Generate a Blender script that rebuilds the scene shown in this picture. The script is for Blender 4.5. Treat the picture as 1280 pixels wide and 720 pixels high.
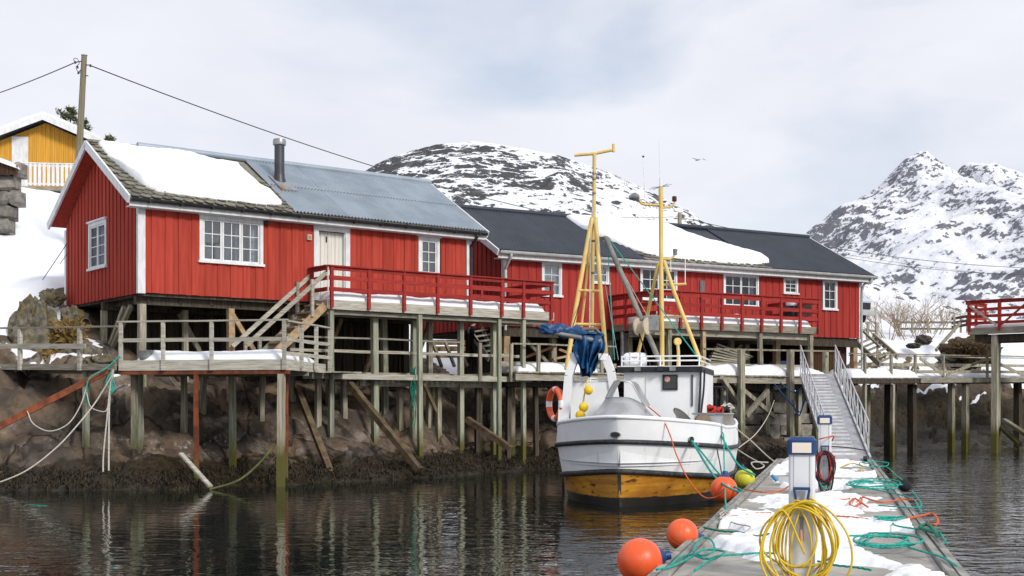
import bpy, math, random
import numpy as np
from mathutils import Vector, Matrix
random.seed(7)
R = math.radians
scene = bpy.context.scene
for o in list(bpy.data.objects): bpy.data.objects.remove(o, do_unlink=True)

# ------------------------------------------------------------------ camera
E, F, HZ = 1.9, 1640.0, 512.0            # eye height, focal length in photo pixels, horizon row
cd = bpy.data.cameras.new('camera'); cam = bpy.data.objects.new('camera', cd)
scene.collection.objects.link(cam); scene.camera = cam
cam.location = (0, 0, E); cam.rotation_euler = (R(90), 0, 0)
cd.sensor_width = 36; cd.lens = 36 * F / 1280; cd.shift_y = (HZ - 360) / 1280
cd.clip_start = 0.1; cd.clip_end = 6000

# ------------------------------------------------------------------ sky, sun, exposure
SUN = Vector((0.52, -0.66, 0.54)).normalized()
world = bpy.data.worlds.new('World'); scene.world = world; world.use_nodes = True
nt = world.node_tree; nt.nodes.clear(); N = nt.nodes.new; L = nt.links.new
out = N('ShaderNodeOutputWorld')
sky = N('ShaderNodeTexSky'); sky.sky_type = 'NISHITA'; sky.sun_disc = False
sky.sun_elevation = math.asin(SUN.z); sky.sun_rotation = math.atan2(SUN.x, SUN.y)
sky.air_density = 1.0; sky.dust_density = 1.0; sky.ozone_density = 1.5
b1 = N('ShaderNodeBackground'); b1.inputs[1].default_value = 0.115
L(sky.outputs[0], b1.inputs[0])
tc = N('ShaderNodeTexCoord'); mp = N('ShaderNodeMapping'); mp.inputs['Scale'].default_value = (1, 1, 2.6)
mp.inputs['Location'].default_value = (1.7, 0.9, 0.4)
L(tc.outputs['Generated'], mp.inputs[0])
n1 = N('ShaderNodeTexNoise'); n1.inputs['Scale'].default_value = 2.6; n1.inputs['Detail'].default_value = 7; n1.inputs['Roughness'].default_value = 0.5
n1.inputs['Distortion'].default_value = 0.3
L(mp.outputs[0], n1.inputs['Vector'])
r1 = N('ShaderNodeValToRGB'); r1.color_ramp.elements[0].position = 0.30; r1.color_ramp.elements[1].position = 0.50
r1.color_ramp.elements[0].color = (0.42, 0.42, 0.42, 1)
r1.color_ramp.elements[1].color = (1, 1, 1, 1)
L(n1.outputs[0], r1.inputs[0])
n2 = N('ShaderNodeTexNoise'); n2.inputs['Scale'].default_value = 5.5; n2.inputs['Detail'].default_value = 8
L(mp.outputs[0], n2.inputs['Vector'])
r2 = N('ShaderNodeValToRGB'); r2.color_ramp.elements[0].position = 0.3; r2.color_ramp.elements[1].position = 0.7
r2.color_ramp.elements[0].color = (0.70, 0.725, 0.80, 1); r2.color_ramp.elements[1].color = (0.80, 0.81, 0.87, 1)
L(n2.outputs[0], r2.inputs[0])
b2 = N('ShaderNodeBackground'); b2.inputs[1].default_value = 1.03
L(r2.outputs[0], b2.inputs[0])
mx = N('ShaderNodeMixShader'); L(r1.outputs[0], mx.inputs[0]); L(b1.outputs[0], mx.inputs[1]); L(b2.outputs[0], mx.inputs[2])
L(mx.outputs[0], out.inputs[0])
sl = bpy.data.lights.new('sun', 'SUN'); so = bpy.data.objects.new('sun', sl); scene.collection.objects.link(so)
sl.energy = 2.5; sl.angle = R(12); sl.color = (1.0, 0.95, 0.88)
so.location = (30, -30, 60); so.rotation_euler = SUN.to_track_quat('Z', 'Y').to_euler()
vs = scene.view_settings; vs.view_transform = 'Standard'; vs.look = 'None'; vs.gamma = 1; vs.exposure = 0.16; vs.use_curve_mapping = False

# ------------------------------------------------------------------ helpers
class Fr:
    """a level frame on the ground: origin and direction of its first axis"""
    def __init__(s, x, y, deg):
        s.o = (x, y); s.deg = deg; a = R(deg)
        s.u = (math.cos(a), math.sin(a)); s.v = (-math.sin(a), math.cos(a))
    def w(s, p):
        return Vector((s.o[0] + p[0]*s.u[0] + p[1]*s.v[0], s.o[1] + p[0]*s.u[1] + p[1]*s.v[1], p[2]))
    def uat(s, px, v=0):
        k = (px - 640) / F
        return (k*(s.o[1] + v*s.v[1]) - s.o[0] - v*s.v[0]) / (s.u[0] - k*s.u[1])
    def vat(s, px, u=0):
        k = (px - 640) / F
        return (k*(s.o[1] + u*s.u[1]) - s.o[0] - u*s.u[0]) / (s.v[0] - k*s.v[1])
    def zat(s, py, u, v=0):
        return E + (HZ - py) / F * (s.o[1] + u*s.u[1] + v*s.v[1])
    def inv(s, p):
        dx, dy = p[0]-s.o[0], p[1]-s.o[1]
        return Vector((dx*s.u[0]+dy*s.u[1], dx*s.v[0]+dy*s.v[1], p[2]))
W = Fr(0, 0, 0)
def at(px, py, Y): return Vector(((px-640)/F*Y, Y, E + (HZ-py)/F*Y))
col = scene.collection
ROOT = {}
def tag(o, label, cat, group=None, kind=None):
    if label: o['label'] = label
    if cat: o['category'] = cat
    if group: o['group'] = group
    if kind: o['kind'] = kind
    return o
def thing(name, label, cat, fr=W, base=(0, 0, 0), group=None):
    o = bpy.data.objects.new(name, None); col.objects.link(o)
    o.empty_display_size = 0.2
    o.location = fr.w(base); o.rotation_euler = (0, 0, R(fr.deg))
    ROOT[o.name] = Vector(base)
    return tag(o, label, cat, group)
class MB:
    def __init__(s, xf=None): s.V = []; s.F = []; s.xf = xf
    def add(s, vs, fs):
        k = len(s.V)
        s.V += [Vector(s.xf(v)) if s.xf else Vector(v) for v in vs]
        s.F += [tuple(i+k for i in f) for f in fs]
        return s
    def box(s, a, b):
        x0, y0, z0 = a; x1, y1, z1 = b
        return s.add([(x0,y0,z0),(x1,y0,z0),(x1,y1,z0),(x0,y1,z0),(x0,y0,z1),(x1,y0,z1),(x1,y1,z1),(x0,y1,z1)],
              [(0,3,2,1),(4,5,6,7),(0,1,5,4),(1,2,6,5),(2,3,7,6),(3,0,4,7)])
    def beam(s, p, q, w, h=None, roll=0.0, taper=1.0, seg=1, wob=0.0):
        """a squared timber from p to q, w wide and h high"""
        p = Vector(p); q = Vector(q); h = h or w
        d = (q-p).normalized(); up = Vector((0,0,1))
        if abs(d.z) > 0.9: up = Vector((0,1,0))
        a = d.cross(up).normalized(); b = a.cross(d).normalized()
        if roll:
            m = Matrix.Rotation(roll, 3, d); a = m @ a; b = m @ b
        vs = []; fs = []
        for i in range(seg+1):
            t = i/seg; c = p.lerp(q, t); k = 1+(taper-1)*t
            if wob: c = c + a*random.uniform(-wob, wob) + b*random.uniform(-wob, wob)
            for sa, sb in ((-1,-1),(1,-1),(1,1),(-1,1)): vs.append(c + a*sa*w/2*k + b*sb*h/2*k)
        for i in range(seg):
            for j in range(4): fs.append((i*4+j, i*4+(j+1)%4, i*4+4+(j+1)%4, i*4+4+j))
        fs.append((3,2,1,0)); n = seg*4; fs.append((n,n+1,n+2,n+3))
        return s.add(vs, fs)
    def tube(s, pts, r, n=8, cap=True, lay=0.0):
        pts = [Vector(p) for p in pts]; m = len(pts)
        rs = r if isinstance(r, (list, tuple)) else [r]*m
        vs = []; fs = []; prev = None
        for i, p in enumerate(pts):
            d = (pts[min(i+1, m-1)] - pts[max(i-1, 0)])
            d = d.normalized() if d.length > 1e-9 else Vector((0,0,1))
            if prev is None:
                up = Vector((0,0,1)) if abs(d.z) < 0.9 else Vector((0,1,0))
                a = d.cross(up).normalized()
            else:
                a = prev - d*prev.dot(d)
                a = a.normalized() if a.length > 1e-6 else d.orthogonal().normalized()
            prev = a; b = d.cross(a)
            for j in range(n):
                t = 2*math.pi*j/n
                k_ = 1+0.22*math.cos(3*t - lay*i) if lay else 1.0
                vs.append(p + (a*math.cos(t) + b*math.sin(t))*rs[i]*k_)
        for i in range(m-1):
            for j in range(n): fs.append((i*n+j, i*n+(j+1)%n, (i+1)*n+(j+1)%n, (i+1)*n+j))
        if cap: fs.append(tuple(range(n-1, -1, -1))); fs.append(tuple((m-1)*n+j for j in range(n)))
        return s.add(vs, fs)
    def lathe(s, prof, c=(0,0,0), n=20, axis=(0,0,1)):
        ax = Vector(axis).normalized(); a = ax.orthogonal().normalized(); b = ax.cross(a); c = Vector(c)
        vs = []; fs = []
        for r, z in prof:
            for j in range(n):
                t = 2*math.pi*j/n; vs.append(c + ax*z + (a*math.cos(t)+b*math.sin(t))*r)
        for i in range(len(prof)-1):
            for j in range(n): fs.append((i*n+j, i*n+(j+1)%n, (i+1)*n+(j+1)%n, (i+1)*n+j))
        fs.append(tuple(range(n-1,-1,-1))); k = (len(prof)-1)*n; fs.append(tuple(k+j for j in range(n)))
        return s.add(vs, fs)
    def prism(s, poly, d):
        """a flat polygon of 3D points pushed along the vector d"""
        n = len(poly); d = Vector(d); vs = [Vector(p) for p in poly] + [Vector(p)+d for p in poly]
        fs = [tuple(range(n-1,-1,-1)), tuple(range(n, 2*n))] + [(i,(i+1)%n,n+(i+1)%n,n+i) for i in range(n)]
        return s.add(vs, fs)
    def mesh(s, name, off=None, smooth=None):
        me = bpy.data.meshes.new(name)
        me.from_pydata([tuple(v-off) if off is not None else tuple(v) for v in s.V], [], s.F)
        if smooth is not None:
            me.shade_smooth()
            if smooth < 180: me.set_sharp_from_angle(angle=R(smooth))
        return me
    def build(s, name, m, parent, smooth=None, kind=None, label=None):
        root = parent
        while root.parent: root = root.parent
        me = s.mesh(name, ROOT[root.name], smooth); me.materials.append(m)
        o = bpy.data.objects.new(name, me); col.objects.link(o); o.parent = parent
        if kind: o['kind'] = kind
        if label: o['label'] = label
        return o
    def solo(s, name, m, label, cat, fr=W, group=None, kind=None, smooth=None):
        vs = [fr.w(v) for v in s.V]
        lo = Vector([min(v[i] for v in vs) for i in range(3)]); hi = Vector([max(v[i] for v in vs) for i in range(3)])
        loc = Vector(((lo.x+hi.x)/2, (lo.y+hi.y)/2, lo.z)); s.V = vs
        me = s.mesh(name, loc, smooth); me.materials.append(m)
        o = bpy.data.objects.new(name, me); col.objects.link(o); o.location = loc
        ROOT[o.name] = loc
        return tag(o, label, cat, group, kind)
def cr(pts, n=6):
    """a smooth curve through the points"""
    P = [Vector(p) for p in pts]; P = [P[0]*2-P[1]] + P + [P[-1]*2-P[-2]]; o = []
    for i in range(1, len(P)-2):
        a, b, c, d = P[i-1:i+3]
        for k in range(n):
            t = k/n; o.append(0.5*((2*b)+(c-a)*t+(2*a-5*b+4*c-d)*t*t+(3*b-a-3*c+d)*t**3))
    o.append(P[-2]); return o
def resample(P, st):
    o = [P[0]]; acc = 0.0
    for a, b in zip(P, P[1:]):
        l = (b-a).length; t = st-acc
        while t < l: o.append(a.lerp(b, t/l)); t += st
        acc = l-(t-st)
    return o
def sag(p, q, s, n=16):
    p = Vector(p); q = Vector(q)
    return [p.lerp(q, i/n) - Vector((0,0,s*4*(i/n)*(1-i/n))) for i in range(n+1)]
def hsh(ix, iy, sd):
    h = (ix.astype(np.int64)*374761393 + iy.astype(np.int64)*668265263 + sd*1274126177) & 0x7fffffff
    h = ((h ^ (h >> 13)) * 1274126177) & 0x7fffffff
    return ((h ^ (h >> 16)) & 0xffff) / 65535.0
def vn(x, y, sd=0):
    x = np.asarray(x, float); y = np.asarray(y, float)
    ix = np.floor(x); iy = np.floor(y); fx = x-ix; fy = y-iy
    fx = fx*fx*(3-2*fx); fy = fy*fy*(3-2*fy)
    a = hsh(ix, iy, sd); b = hsh(ix+1, iy, sd); c = hsh(ix, iy+1, sd); d = hsh(ix+1, iy+1, sd)
    return (a*(1-fx)+b*fx)*(1-fy) + (c*(1-fx)+d*fx)*fy
def fbm(x, y, o=5, sd=0, g=0.5):
    t = 0; a = 1; s = 0
    for i in range(o): t = t + a*vn(x*2**i+17.3*i, y*2**i-9.1*i, sd+i); s += a; a *= g
    return t/s
def ridged(x, y, o=5, sd=0, g=0.5):
    t = 0; a = 1; s = 0
    for i in range(o): t = t + a*(1-np.abs(2*vn(x*2**i+5.1*i, y*2**i+3.7*i, sd+i)-1)); s += a; a *= g
    return t/s
def worley(x, y, sd=0):
    """distance to the nearest and second nearest of scattered points"""
    ix = np.floor(x); iy = np.floor(y); f1 = np.full(x.shape, 9.0); f2 = f1.copy()
    for dx in (-1,0,1):
        for dy in (-1,0,1):
            cx = ix+dx; cy = iy+dy
            d = np.hypot(cx+hsh(cx,cy,sd)-x, cy+hsh(cx,cy,sd+77)-y)
            f2 = np.where(d < f1, f1, np.minimum(f2, d)); f1 = np.minimum(f1, d)
    return f1, f2
def grid_mesh(name, X, Y, Z, smooth=True):
    ny, nx = X.shape
    co = np.stack([X, Y, Z], -1).reshape(-1, 3)
    i = np.arange(ny*nx).reshape(ny, nx)
    q = np.stack([i[:-1,:-1], i[:-1,1:], i[1:,1:], i[1:,:-1]], -1).reshape(-1, 4)
    me = bpy.data.meshes.new(name)
    me.vertices.add(len(co)); me.vertices.foreach_set('co', co.ravel())
    me.loops.add(q.size); me.loops.foreach_set('vertex_index', q.ravel())
    me.polygons.add(len(q)); me.polygons.foreach_set('loop_start', np.arange(len(q))*4)
    me.update(calc_edges=True); me.validate()
    if smooth: me.shade_smooth()
    return me

# ------------------------------------------------------------------ materials
def rgb(h): return tuple(((int(h[i:i+2],16)/255+0.055)/1.055)**2.4 if int(h[i:i+2],16) > 10 else int(h[i:i+2],16)/255/12.92 for i in (0,2,4))
class NT:
    def __init__(s, name):
        s.m = bpy.data.materials.new(name); s.m.use_nodes = True; s.t = s.m.node_tree; s.t.nodes.clear()
        s.o = s.n('ShaderNodeOutputMaterial'); s.p = s.n('ShaderNodeBsdfPrincipled'); s.l(s.p.outputs[0], s.o.inputs[0])
        s.geo = s.n('ShaderNodeNewGeometry')
    def n(s, t, **k):
        x = s.t.nodes.new(t)
        for a, b in k.items(): setattr(x, a, b)
        return x
    def l(s, a, b): s.t.links.new(a, b)
    def val(s, sock, v):
        if hasattr(v, 'is_linked') or hasattr(v, 'node'): s.l(v, sock)
        elif isinstance(v, tuple) and len(v) == 3 and sock.type == 'RGBA': sock.default_value = (*v, 1)
        else: sock.default_value = v
    def pos(s, sc):
        v = s.n('ShaderNodeVectorMath', operation='MULTIPLY'); s.l(s.geo.outputs['Position'], v.inputs[0]); v.inputs[1].default_value = sc
        return v.outputs[0]
    def noise(s, sc, det=5, rough=0.55, dist=0.0):
        x = s.n('ShaderNodeTexNoise'); s.l(s.pos(sc), x.inputs['Vector']); x.inputs['Scale'].default_value = 1
        x.inputs['Detail'].default_value = det; x.inputs['Roughness'].default_value = rough; x.inputs['Distortion'].default_value = dist
        return x.outputs['Fac']
    def voro(s, sc, feat='DISTANCE_TO_EDGE', warp=0.0):
        x = s.n('ShaderNodeTexVoronoi', feature=feat); p = s.pos(sc)
        if warp:
            nz = s.n('ShaderNodeTexNoise'); s.l(p, nz.inputs['Vector']); nz.inputs['Scale'].default_value = 1.6; nz.inputs['Detail'].default_value = 5
            w = s.n('ShaderNodeVectorMath', operation='MULTIPLY_ADD'); s.l(nz.outputs['Color'], w.inputs[0]); w.inputs[1].default_value = (warp,)*3; s.l(p, w.inputs[2]); p = w.outputs[0]
        s.l(p, x.inputs['Vector']); x.inputs['Scale'].default_value = 1
        return x.outputs['Distance']
    def rng(s, f, lo, hi, a=0.0, b=1.0):
        x = s.n('ShaderNodeMapRange'); x.interpolation_type = 'SMOOTHSTEP'
        s.l(f, x.inputs[0]); x.inputs[1].default_value = lo; x.inputs[2].default_value = hi; x.inputs[3].default_value = a; x.inputs[4].default_value = b
        return x.outputs[0]
    def math(s, op, a, b=0.0):
        x = s.n('ShaderNodeMath', operation=op); s.val(x.inputs[0], a); s.val(x.inputs[1], b); return x.outputs[0]
    def mix(s, f, a, b):
        x = s.n('ShaderNodeMix', data_type='RGBA'); s.val(x.inputs[0], f); s.val(x.inputs[6], a); s.val(x.inputs[7], b); return x.outputs[2]
    def z(s):
        x = s.n('ShaderNodeSeparateXYZ'); s.l(s.geo.outputs['Position'], x.inputs[0]); return x.outputs[2]
    def attr(s, nme):
        x = s.n('ShaderNodeAttribute'); x.attribute_name = nme; return x.outputs['Fac']
    def bump(s, h, st=0.3, d=0.02):
        x = s.n('ShaderNodeBump'); s.l(h, x.inputs['Height']); x.inputs['Strength'].default_value = st; x.inputs['Distance'].default_value = d
        s.l(x.outputs[0], s.p.inputs['Normal'])
    def fin(s, colr, rough=0.7, spec=0.3, metal=0.0, rnd=0.0):
        if rnd:
            oi = s.n('ShaderNodeObjectInfo'); h = s.n('ShaderNodeHueSaturation')
            s.val(h.inputs['Color'], colr); s.l(s.rng(oi.outputs['Random'], 0, 1, 1-rnd, 1+rnd), h.inputs['Value']); colr = h.outputs[0]
        s.val(s.p.inputs['Base Color'], colr); s.val(s.p.inputs['Roughness'], rough)
        s.p.inputs['Specular IOR Level'].default_value = spec; s.p.inputs['Metallic'].default_value = metal
        return s.m
def mat(name, a, b, sc=(3,3,3), lo=0.35, hi=0.65, rough=0.7, spec=0.3, metal=0.0, bump=0.0, bd=0.01, rnd=0.0, det=5, c=None, csc=(9,9,9), clo=0.62, chi=0.7, stain=None):
    t = NT(name); f = t.noise(sc, det); k = t.mix(t.rng(f, lo, hi), a, b)
    if c is not None: k = t.mix(t.rng(t.noise(csc, 6, 0.65), clo, chi), k, c)
    if stain is not None:                      # tide line: growth below a height, with a ragged upper edge
        sc_, z0, z1 = stain
        zz = t.math('ADD', t.z(), t.math('MULTIPLY', t.noise((6,6,2), 4), 0.8))
        k = t.mix(t.rng(zz, z1+0.4, z0+0.4), k, sc_)
    if bump: t.bump(f, bump, bd)
    return t.fin(k, rough, spec, metal, rnd)
WV = (22, 22, 1.3); WH = (2.2, 2.2, 34)
ALG = (0.090, 0.085, 0.026)
RED = mat('red_paint', (0.405,0.060,0.040), (0.325,0.043,0.029), (11,11,0.7), rough=0.8, spec=0.1, bump=0.3, rnd=0.09, c=(0.52,0.16,0.10), csc=(16,16,4), clo=0.69, chi=0.78)
RED2 = mat('red_paint_far', (0.345,0.042,0.034), (0.28,0.031,0.026), (11,11,0.7), rough=0.75, spec=0.12, bump=0.25, rnd=0.07, c=(0.5,0.12,0.08), csc=(12,12,4), clo=0.74, chi=0.80)
DRED = mat('dark_red_rail', (0.34,0.040,0.034), (0.25,0.027,0.024), WH, rough=0.75, spec=0.12, bump=0.2, rnd=0.10, c=(0.26,0.09,0.07), clo=0.70, chi=0.78)
WHITE = mat('white_paint', (0.72,0.73,0.74), (0.60,0.61,0.62), (7,7,2.5), rough=0.6, spec=0.2, rnd=0.04, c=(0.45,0.43,0.40), clo=0.70, chi=0.82)
CREAM = mat('cream_door', (0.69,0.67,0.62), (0.61,0.59,0.53), (12,12,1), rough=0.55)
WOODV = mat('weathered_post', (0.37,0.34,0.265), (0.20,0.18,0.135), WV, rough=0.9, spec=0.1, bump=0.4, rnd=0.2, c=(0.12,0.155,0.08), csc=(3,3,0.9), clo=0.52, chi=0.72, stain=(ALG, 0.7, 1.5))
WOODG = mat('green_post', (0.38,0.385,0.30), (0.21,0.22,0.16), WV, rough=0.9, spec=0.1, bump=0.4, rnd=0.15, c=(0.12,0.11,0.085), csc=(3,3,0.9), clo=0.55, chi=0.75, stain=(ALG, 0.7, 1.5))
WOODH = mat('weathered_board', (0.38,0.355,0.295), (0.22,0.20,0.155), WH, rough=0.9, spec=0.1, bump=0.4, rnd=0.22, c=(0.12,0.13,0.09), csc=(2.4,2.4,8), clo=0.58, chi=0.75)
WOODP = mat('pale_board', (0.48,0.46,0.40), (0.31,0.29,0.24), WH, rough=0.9, spec=0.1, bump=0.35, rnd=0.12, c=(0.17,0.17,0.12), csc=(2.4,2.4,10), clo=0.60, chi=0.75)
WOODBR = mat('brown_prop', (0.17,0.125,0.075), (0.085,0.06,0.04), (4,4,4), rough=0.9, spec=0.1, bump=0.4, rnd=0.2, c=(0.10,0.10,0.04), csc=(3,3,3), clo=0.52, chi=0.68)
WOODN = mat('fresh_timber', (0.42,0.30,0.18), (0.28,0.20,0.12), (6,6,6), rough=0.85, spec=0.1, bump=0.3, rnd=0.15)
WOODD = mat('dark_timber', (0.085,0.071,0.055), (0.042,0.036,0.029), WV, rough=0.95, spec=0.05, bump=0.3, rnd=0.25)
WOODB = mat('brown_stained_board', (0.085,0.042,0.025), (0.055,0.028,0.018), WV, rough=0.85, spec=0.1, bump=0.3, rnd=0.15)
RUST = mat('rusty_steel', (0.25,0.075,0.034), (0.12,0.045,0.028), (5,5,5), rough=0.9, spec=0.15, bump=0.3, rnd=0.15, c=(0.30,0.24,0.20), csc=(6,6,2), clo=0.66, chi=0.78, stain=((0.11,0.10,0.035), 0.3, 0.9))
SLATE = mat('mossy_slate', (0.20,0.19,0.16), (0.12,0.115,0.10), (9,9,9), rough=0.85, spec=0.2, bump=0.4, rnd=0.28, c=(0.22,0.20,0.085), csc=(7,7,7), clo=0.53, chi=0.66)
SNOW = mat('snow', (0.82,0.84,0.87), (0.76,0.785,0.825), (1.6,1.6,1.6), rough=0.65, spec=0.15, bump=0.5, bd=0.06, det=9)
SNOWD = mat('trodden_snow', (0.84,0.855,0.88), (0.74,0.75,0.77), (4,4,4), rough=0.6, spec=0.15, bump=0.7, bd=0.03, det=9, c=(0.62,0.62,0.61), csc=(3,3,3), clo=0.66, chi=0.8)
METB = mat('galvanised_roof', (0.32,0.37,0.425), (0.265,0.31,0.365), (1.2,1.2,1.2), rough=0.45, spec=0.4, metal=0.25, rnd=0.05, c=(0.30,0.35,0.41), csc=(14,14,2), clo=0.6, chi=0.75)
METD = mat('dark_roof', (0.029,0.037,0.052), (0.022,0.029,0.041), (1.5,1.5,1.5), rough=0.5, spec=0.35, rnd=0.06, c=(0.10,0.11,0.12), csc=(3,3,9), clo=0.72, chi=0.8)
BLACK = mat('black_gutter', (0.018,0.019,0.022), (0.030,0.031,0.034), rough=0.5)
GREYM = mat('grey_steel', (0.33,0.34,0.35), (0.22,0.22,0.23), (6,6,6), rough=0.4, metal=0.6)
GREYG = mat('grey_gutter', (0.46,0.47,0.47), (0.38,0.39,0.39), (3,3,3), rough=0.5, rnd=0.05)
ALU = mat('aluminium', (0.62,0.63,0.66), (0.50,0.51,0.54), (5,5,5), rough=0.4, metal=0.55)
ALUT = mat('aluminium_tread', (0.42,0.42,0.44), (0.34,0.34,0.36), (5,5,5), rough=0.6, metal=0.3)
FLUE = mat('dark_flue', (0.075,0.08,0.095), (0.055,0.06,0.07), rough=0.45, metal=0.5, c=(0.22,0.12,0.06), csc=(9,9,4), clo=0.62, chi=0.75)
DARK = mat('dark_room', (0.030,0.030,0.032), (0.022,0.022,0.024), rough=0.9)
ROOM = mat('room_grey', (0.20,0.215,0.23), (0.15,0.16,0.17), rough=0.9)
CURT = mat('curtain', (0.62,0.63,0.66), (0.42,0.43,0.47), (30,30,0.5), rough=0.9)
YEL = mat('yellow_boards', (0.66,0.34,0.045), (0.58,0.29,0.035), (10,10,1), rough=0.75, rnd=0.06)
STONE = mat('wall_stone', (0.24,0.225,0.20), (0.13,0.12,0.105), (4,4,4), rough=0.9, bump=0.5, bd=0.04, rnd=0.25, c=(0.19,0.15,0.10), csc=(3,3,3), clo=0.55, chi=0.7)
BOULD = mat('lichen_boulder', (0.19,0.17,0.13), (0.07,0.062,0.048), (5,5,5), rough=0.95, bump=0.9, bd=0.06, det=9, c=(0.13,0.105,0.035), csc=(4,4,4), clo=0.5, chi=0.62)
GRASS = mat('dry_grass', (0.30,0.20,0.07), (0.16,0.10,0.035), (9,9,9), rough=0.95, rnd=0.2)
TWIG = mat('bare_twig', (0.34,0.26,0.17), (0.22,0.165,0.11), (9,9,9), rough=0.95)
CONIF = mat('conifer_needles', (0.085,0.095,0.035), (0.04,0.05,0.02), (6,6,6), rough=0.9)
MASTY = mat('mast_yellow', (0.76,0.56,0.21), (0.68,0.47,0.15), (5,5,2), rough=0.5, rnd=0.03, c=(0.36,0.24,0.12), csc=(8,8,5), clo=0.66, chi=0.75)
BOATW = mat('boat_white', (0.85,0.86,0.87), (0.78,0.80,0.82), (2,2,2), rough=0.45, spec=0.35, bump=0.3, bd=0.03, c=(0.50,0.40,0.28), csc=(6,6,0.9), clo=0.62, chi=0.80)
BOATB = mat('boat_black_band', (0.02,0.021,0.025), (0.05,0.05,0.055), (10,10,10), rough=0.55, c=(0.45,0.45,0.46), csc=(9,9,14), clo=0.66, chi=0.70)
BLUET = mat('blue_tarpaulin', (0.010,0.075,0.20), (0.006,0.04,0.115), (5,5,5), rough=0.45, spec=0.4, bump=0.3, bd=0.03)
STAIN = mat('stainless_sheet', (0.50,0.51,0.52), (0.36,0.365,0.37), (2.5,2.5,2.5), rough=0.42, metal=0.55, bump=0.1)
FLOATY = mat('yellow_float', (0.80,0.55,0.03), (0.70,0.45,0.02), rough=0.5)
BUOYO = mat('orange_buoy', (0.86,0.125,0.032), (0.78,0.10,0.028), (4,4,4), rough=0.38, spec=0.4, c=(0.62,0.20,0.13), csc=(9,9,5), clo=0.57, chi=0.72)
BUOYY = mat('lime_buoy', (0.62,0.60,0.05), (0.52,0.52,0.05), (4,4,4), rough=0.4, c=(0.35,0.35,0.08), clo=0.66, chi=0.8)
NAVY = mat('navy_plastic', (0.012,0.05,0.16), (0.010,0.04,0.13), rough=0.4, spec=0.4)
LENS = mat('lamp_lens', (0.80,0.72,0.62), (0.74,0.66,0.57), rough=0.3)
PEDW = mat('pedestal_white', (0.68,0.70,0.72), (0.60,0.62,0.64), (4,4,1), rough=0.45, c=(0.50,0.50,0.50), csc=(12,12,3), clo=0.68, chi=0.8)
HOSE = mat('yellow_hose', (0.66,0.46,0.012), (0.52,0.35,0.010), (9,9,9), rough=0.35, spec=0.5)
def rope_mat(name, a, b):
    t = NT(name); w = t.noise((40,40,40), 3); k = t.mix(t.rng(w, 0.35, 0.65), a, b); t.bump(w, 0.6, 0.01); return t.fin(k, 0.85, 0.15)
TEAL = rope_mat('teal_rope', (0.04,0.40,0.33), (0.02,0.26,0.215))
GREEN = rope_mat('green_rope', (0.03,0.22,0.15), (0.02,0.13,0.09))
ORAN = rope_mat('orange_rope', (0.72,0.15,0.045), (0.5,0.09,0.03))
WROPE = rope_mat('white_rope', (0.55,0.53,0.48), (0.38,0.36,0.31))
BROPE = rope_mat('blue_rope', (0.02,0.11,0.30), (0.015,0.07,0.19))
REDC = rope_mat('red_cable', (0.45,0.05,0.035), (0.28,0.03,0.03))
BLKC = rope_mat('black_cable', (0.02,0.02,0.025), (0.035,0.03,0.035))
CLOTH = mat('black_clothing', (0.012,0.013,0.018), (0.02,0.021,0.028), rough=0.9)
SKIN = mat('skin', (0.48,0.28,0.20), (0.42,0.24,0.17), rough=0.6)
HAIR = mat('dark_hair', (0.02,0.014,0.01), (0.03,0.02,0.015), rough=0.8)
VANP = mat('van_paint', (0.48,0.55,0.64), (0.44,0.51,0.60), rough=0.25, spec=0.5)
def glass(name, tint, refl):
    t = NT(name); t.t.nodes.remove(t.p)
    tr = t.n('ShaderNodeBsdfTransparent'); tr.inputs[0].default_value = (*tint, 1)
    gl = t.n('ShaderNodeBsdfGlossy'); gl.inputs['Roughness'].default_value = 0.03
    m = t.n('ShaderNodeMixShader'); m.inputs[0].default_value = refl; t.l(tr.outputs[0], m.inputs[1]); t.l(gl.outputs[0], m.inputs[2])
    t.l(m.outputs[0], t.o.inputs[0]); return t.m
GLASS = glass('window_glass', (0.80,0.84,0.86), 0.13)
GLASSD = glass('window_glass_dim', (0.7,0.73,0.76), 0.055)

# ------------------------------------------------------------------ water
def water_mat():
    t = NT('sea_water')
    a = t.noise((1.7,2.4,1), 2, 0.45, 0.6); b = t.noise((4.6,6.5,1), 2, 0.5, 0.4)
    patch = t.rng(t.noise((0.09,0.07,1), 2), 0.40, 0.62, 0.30, 1.0)      # calm and wind-ruffled patches
    sep = t.n('ShaderNodeSeparateXYZ'); t.l(t.geo.outputs['Position'], sep.inputs[0])
    lee = t.rng(t.math('SUBTRACT', sep.outputs[0], t.math('MULTIPLY', sep.outputs[1], 0.2)), -3.0, 1.5, 0.42, 1.35)  # sheltered by the shore
    h = t.math('ADD', t.math('MULTIPLY', a, 0.75), t.math('MULTIPLY', b, 0.16))
    h = t.math('MULTIPLY', h, t.math('MULTIPLY', patch, lee))
    t.bump(h, 1.0, 0.062)
    t.p.inputs['IOR'].default_value = 1.333
    return t.fin((0.006,0.010,0.009), 0.012, 0.5)
X, Y = np.meshgrid(np.array([-900,-60,-20,-5,5,20,60,1200.]), np.array([-300,-20,5,20,40,70,110,150.]))
me = grid_mesh('water', X, Y, X*0); me.materials.append(water_mat())
o = bpy.data.objects.new('water', me); col.objects.link(o); o['kind'] = 'structure'

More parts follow.
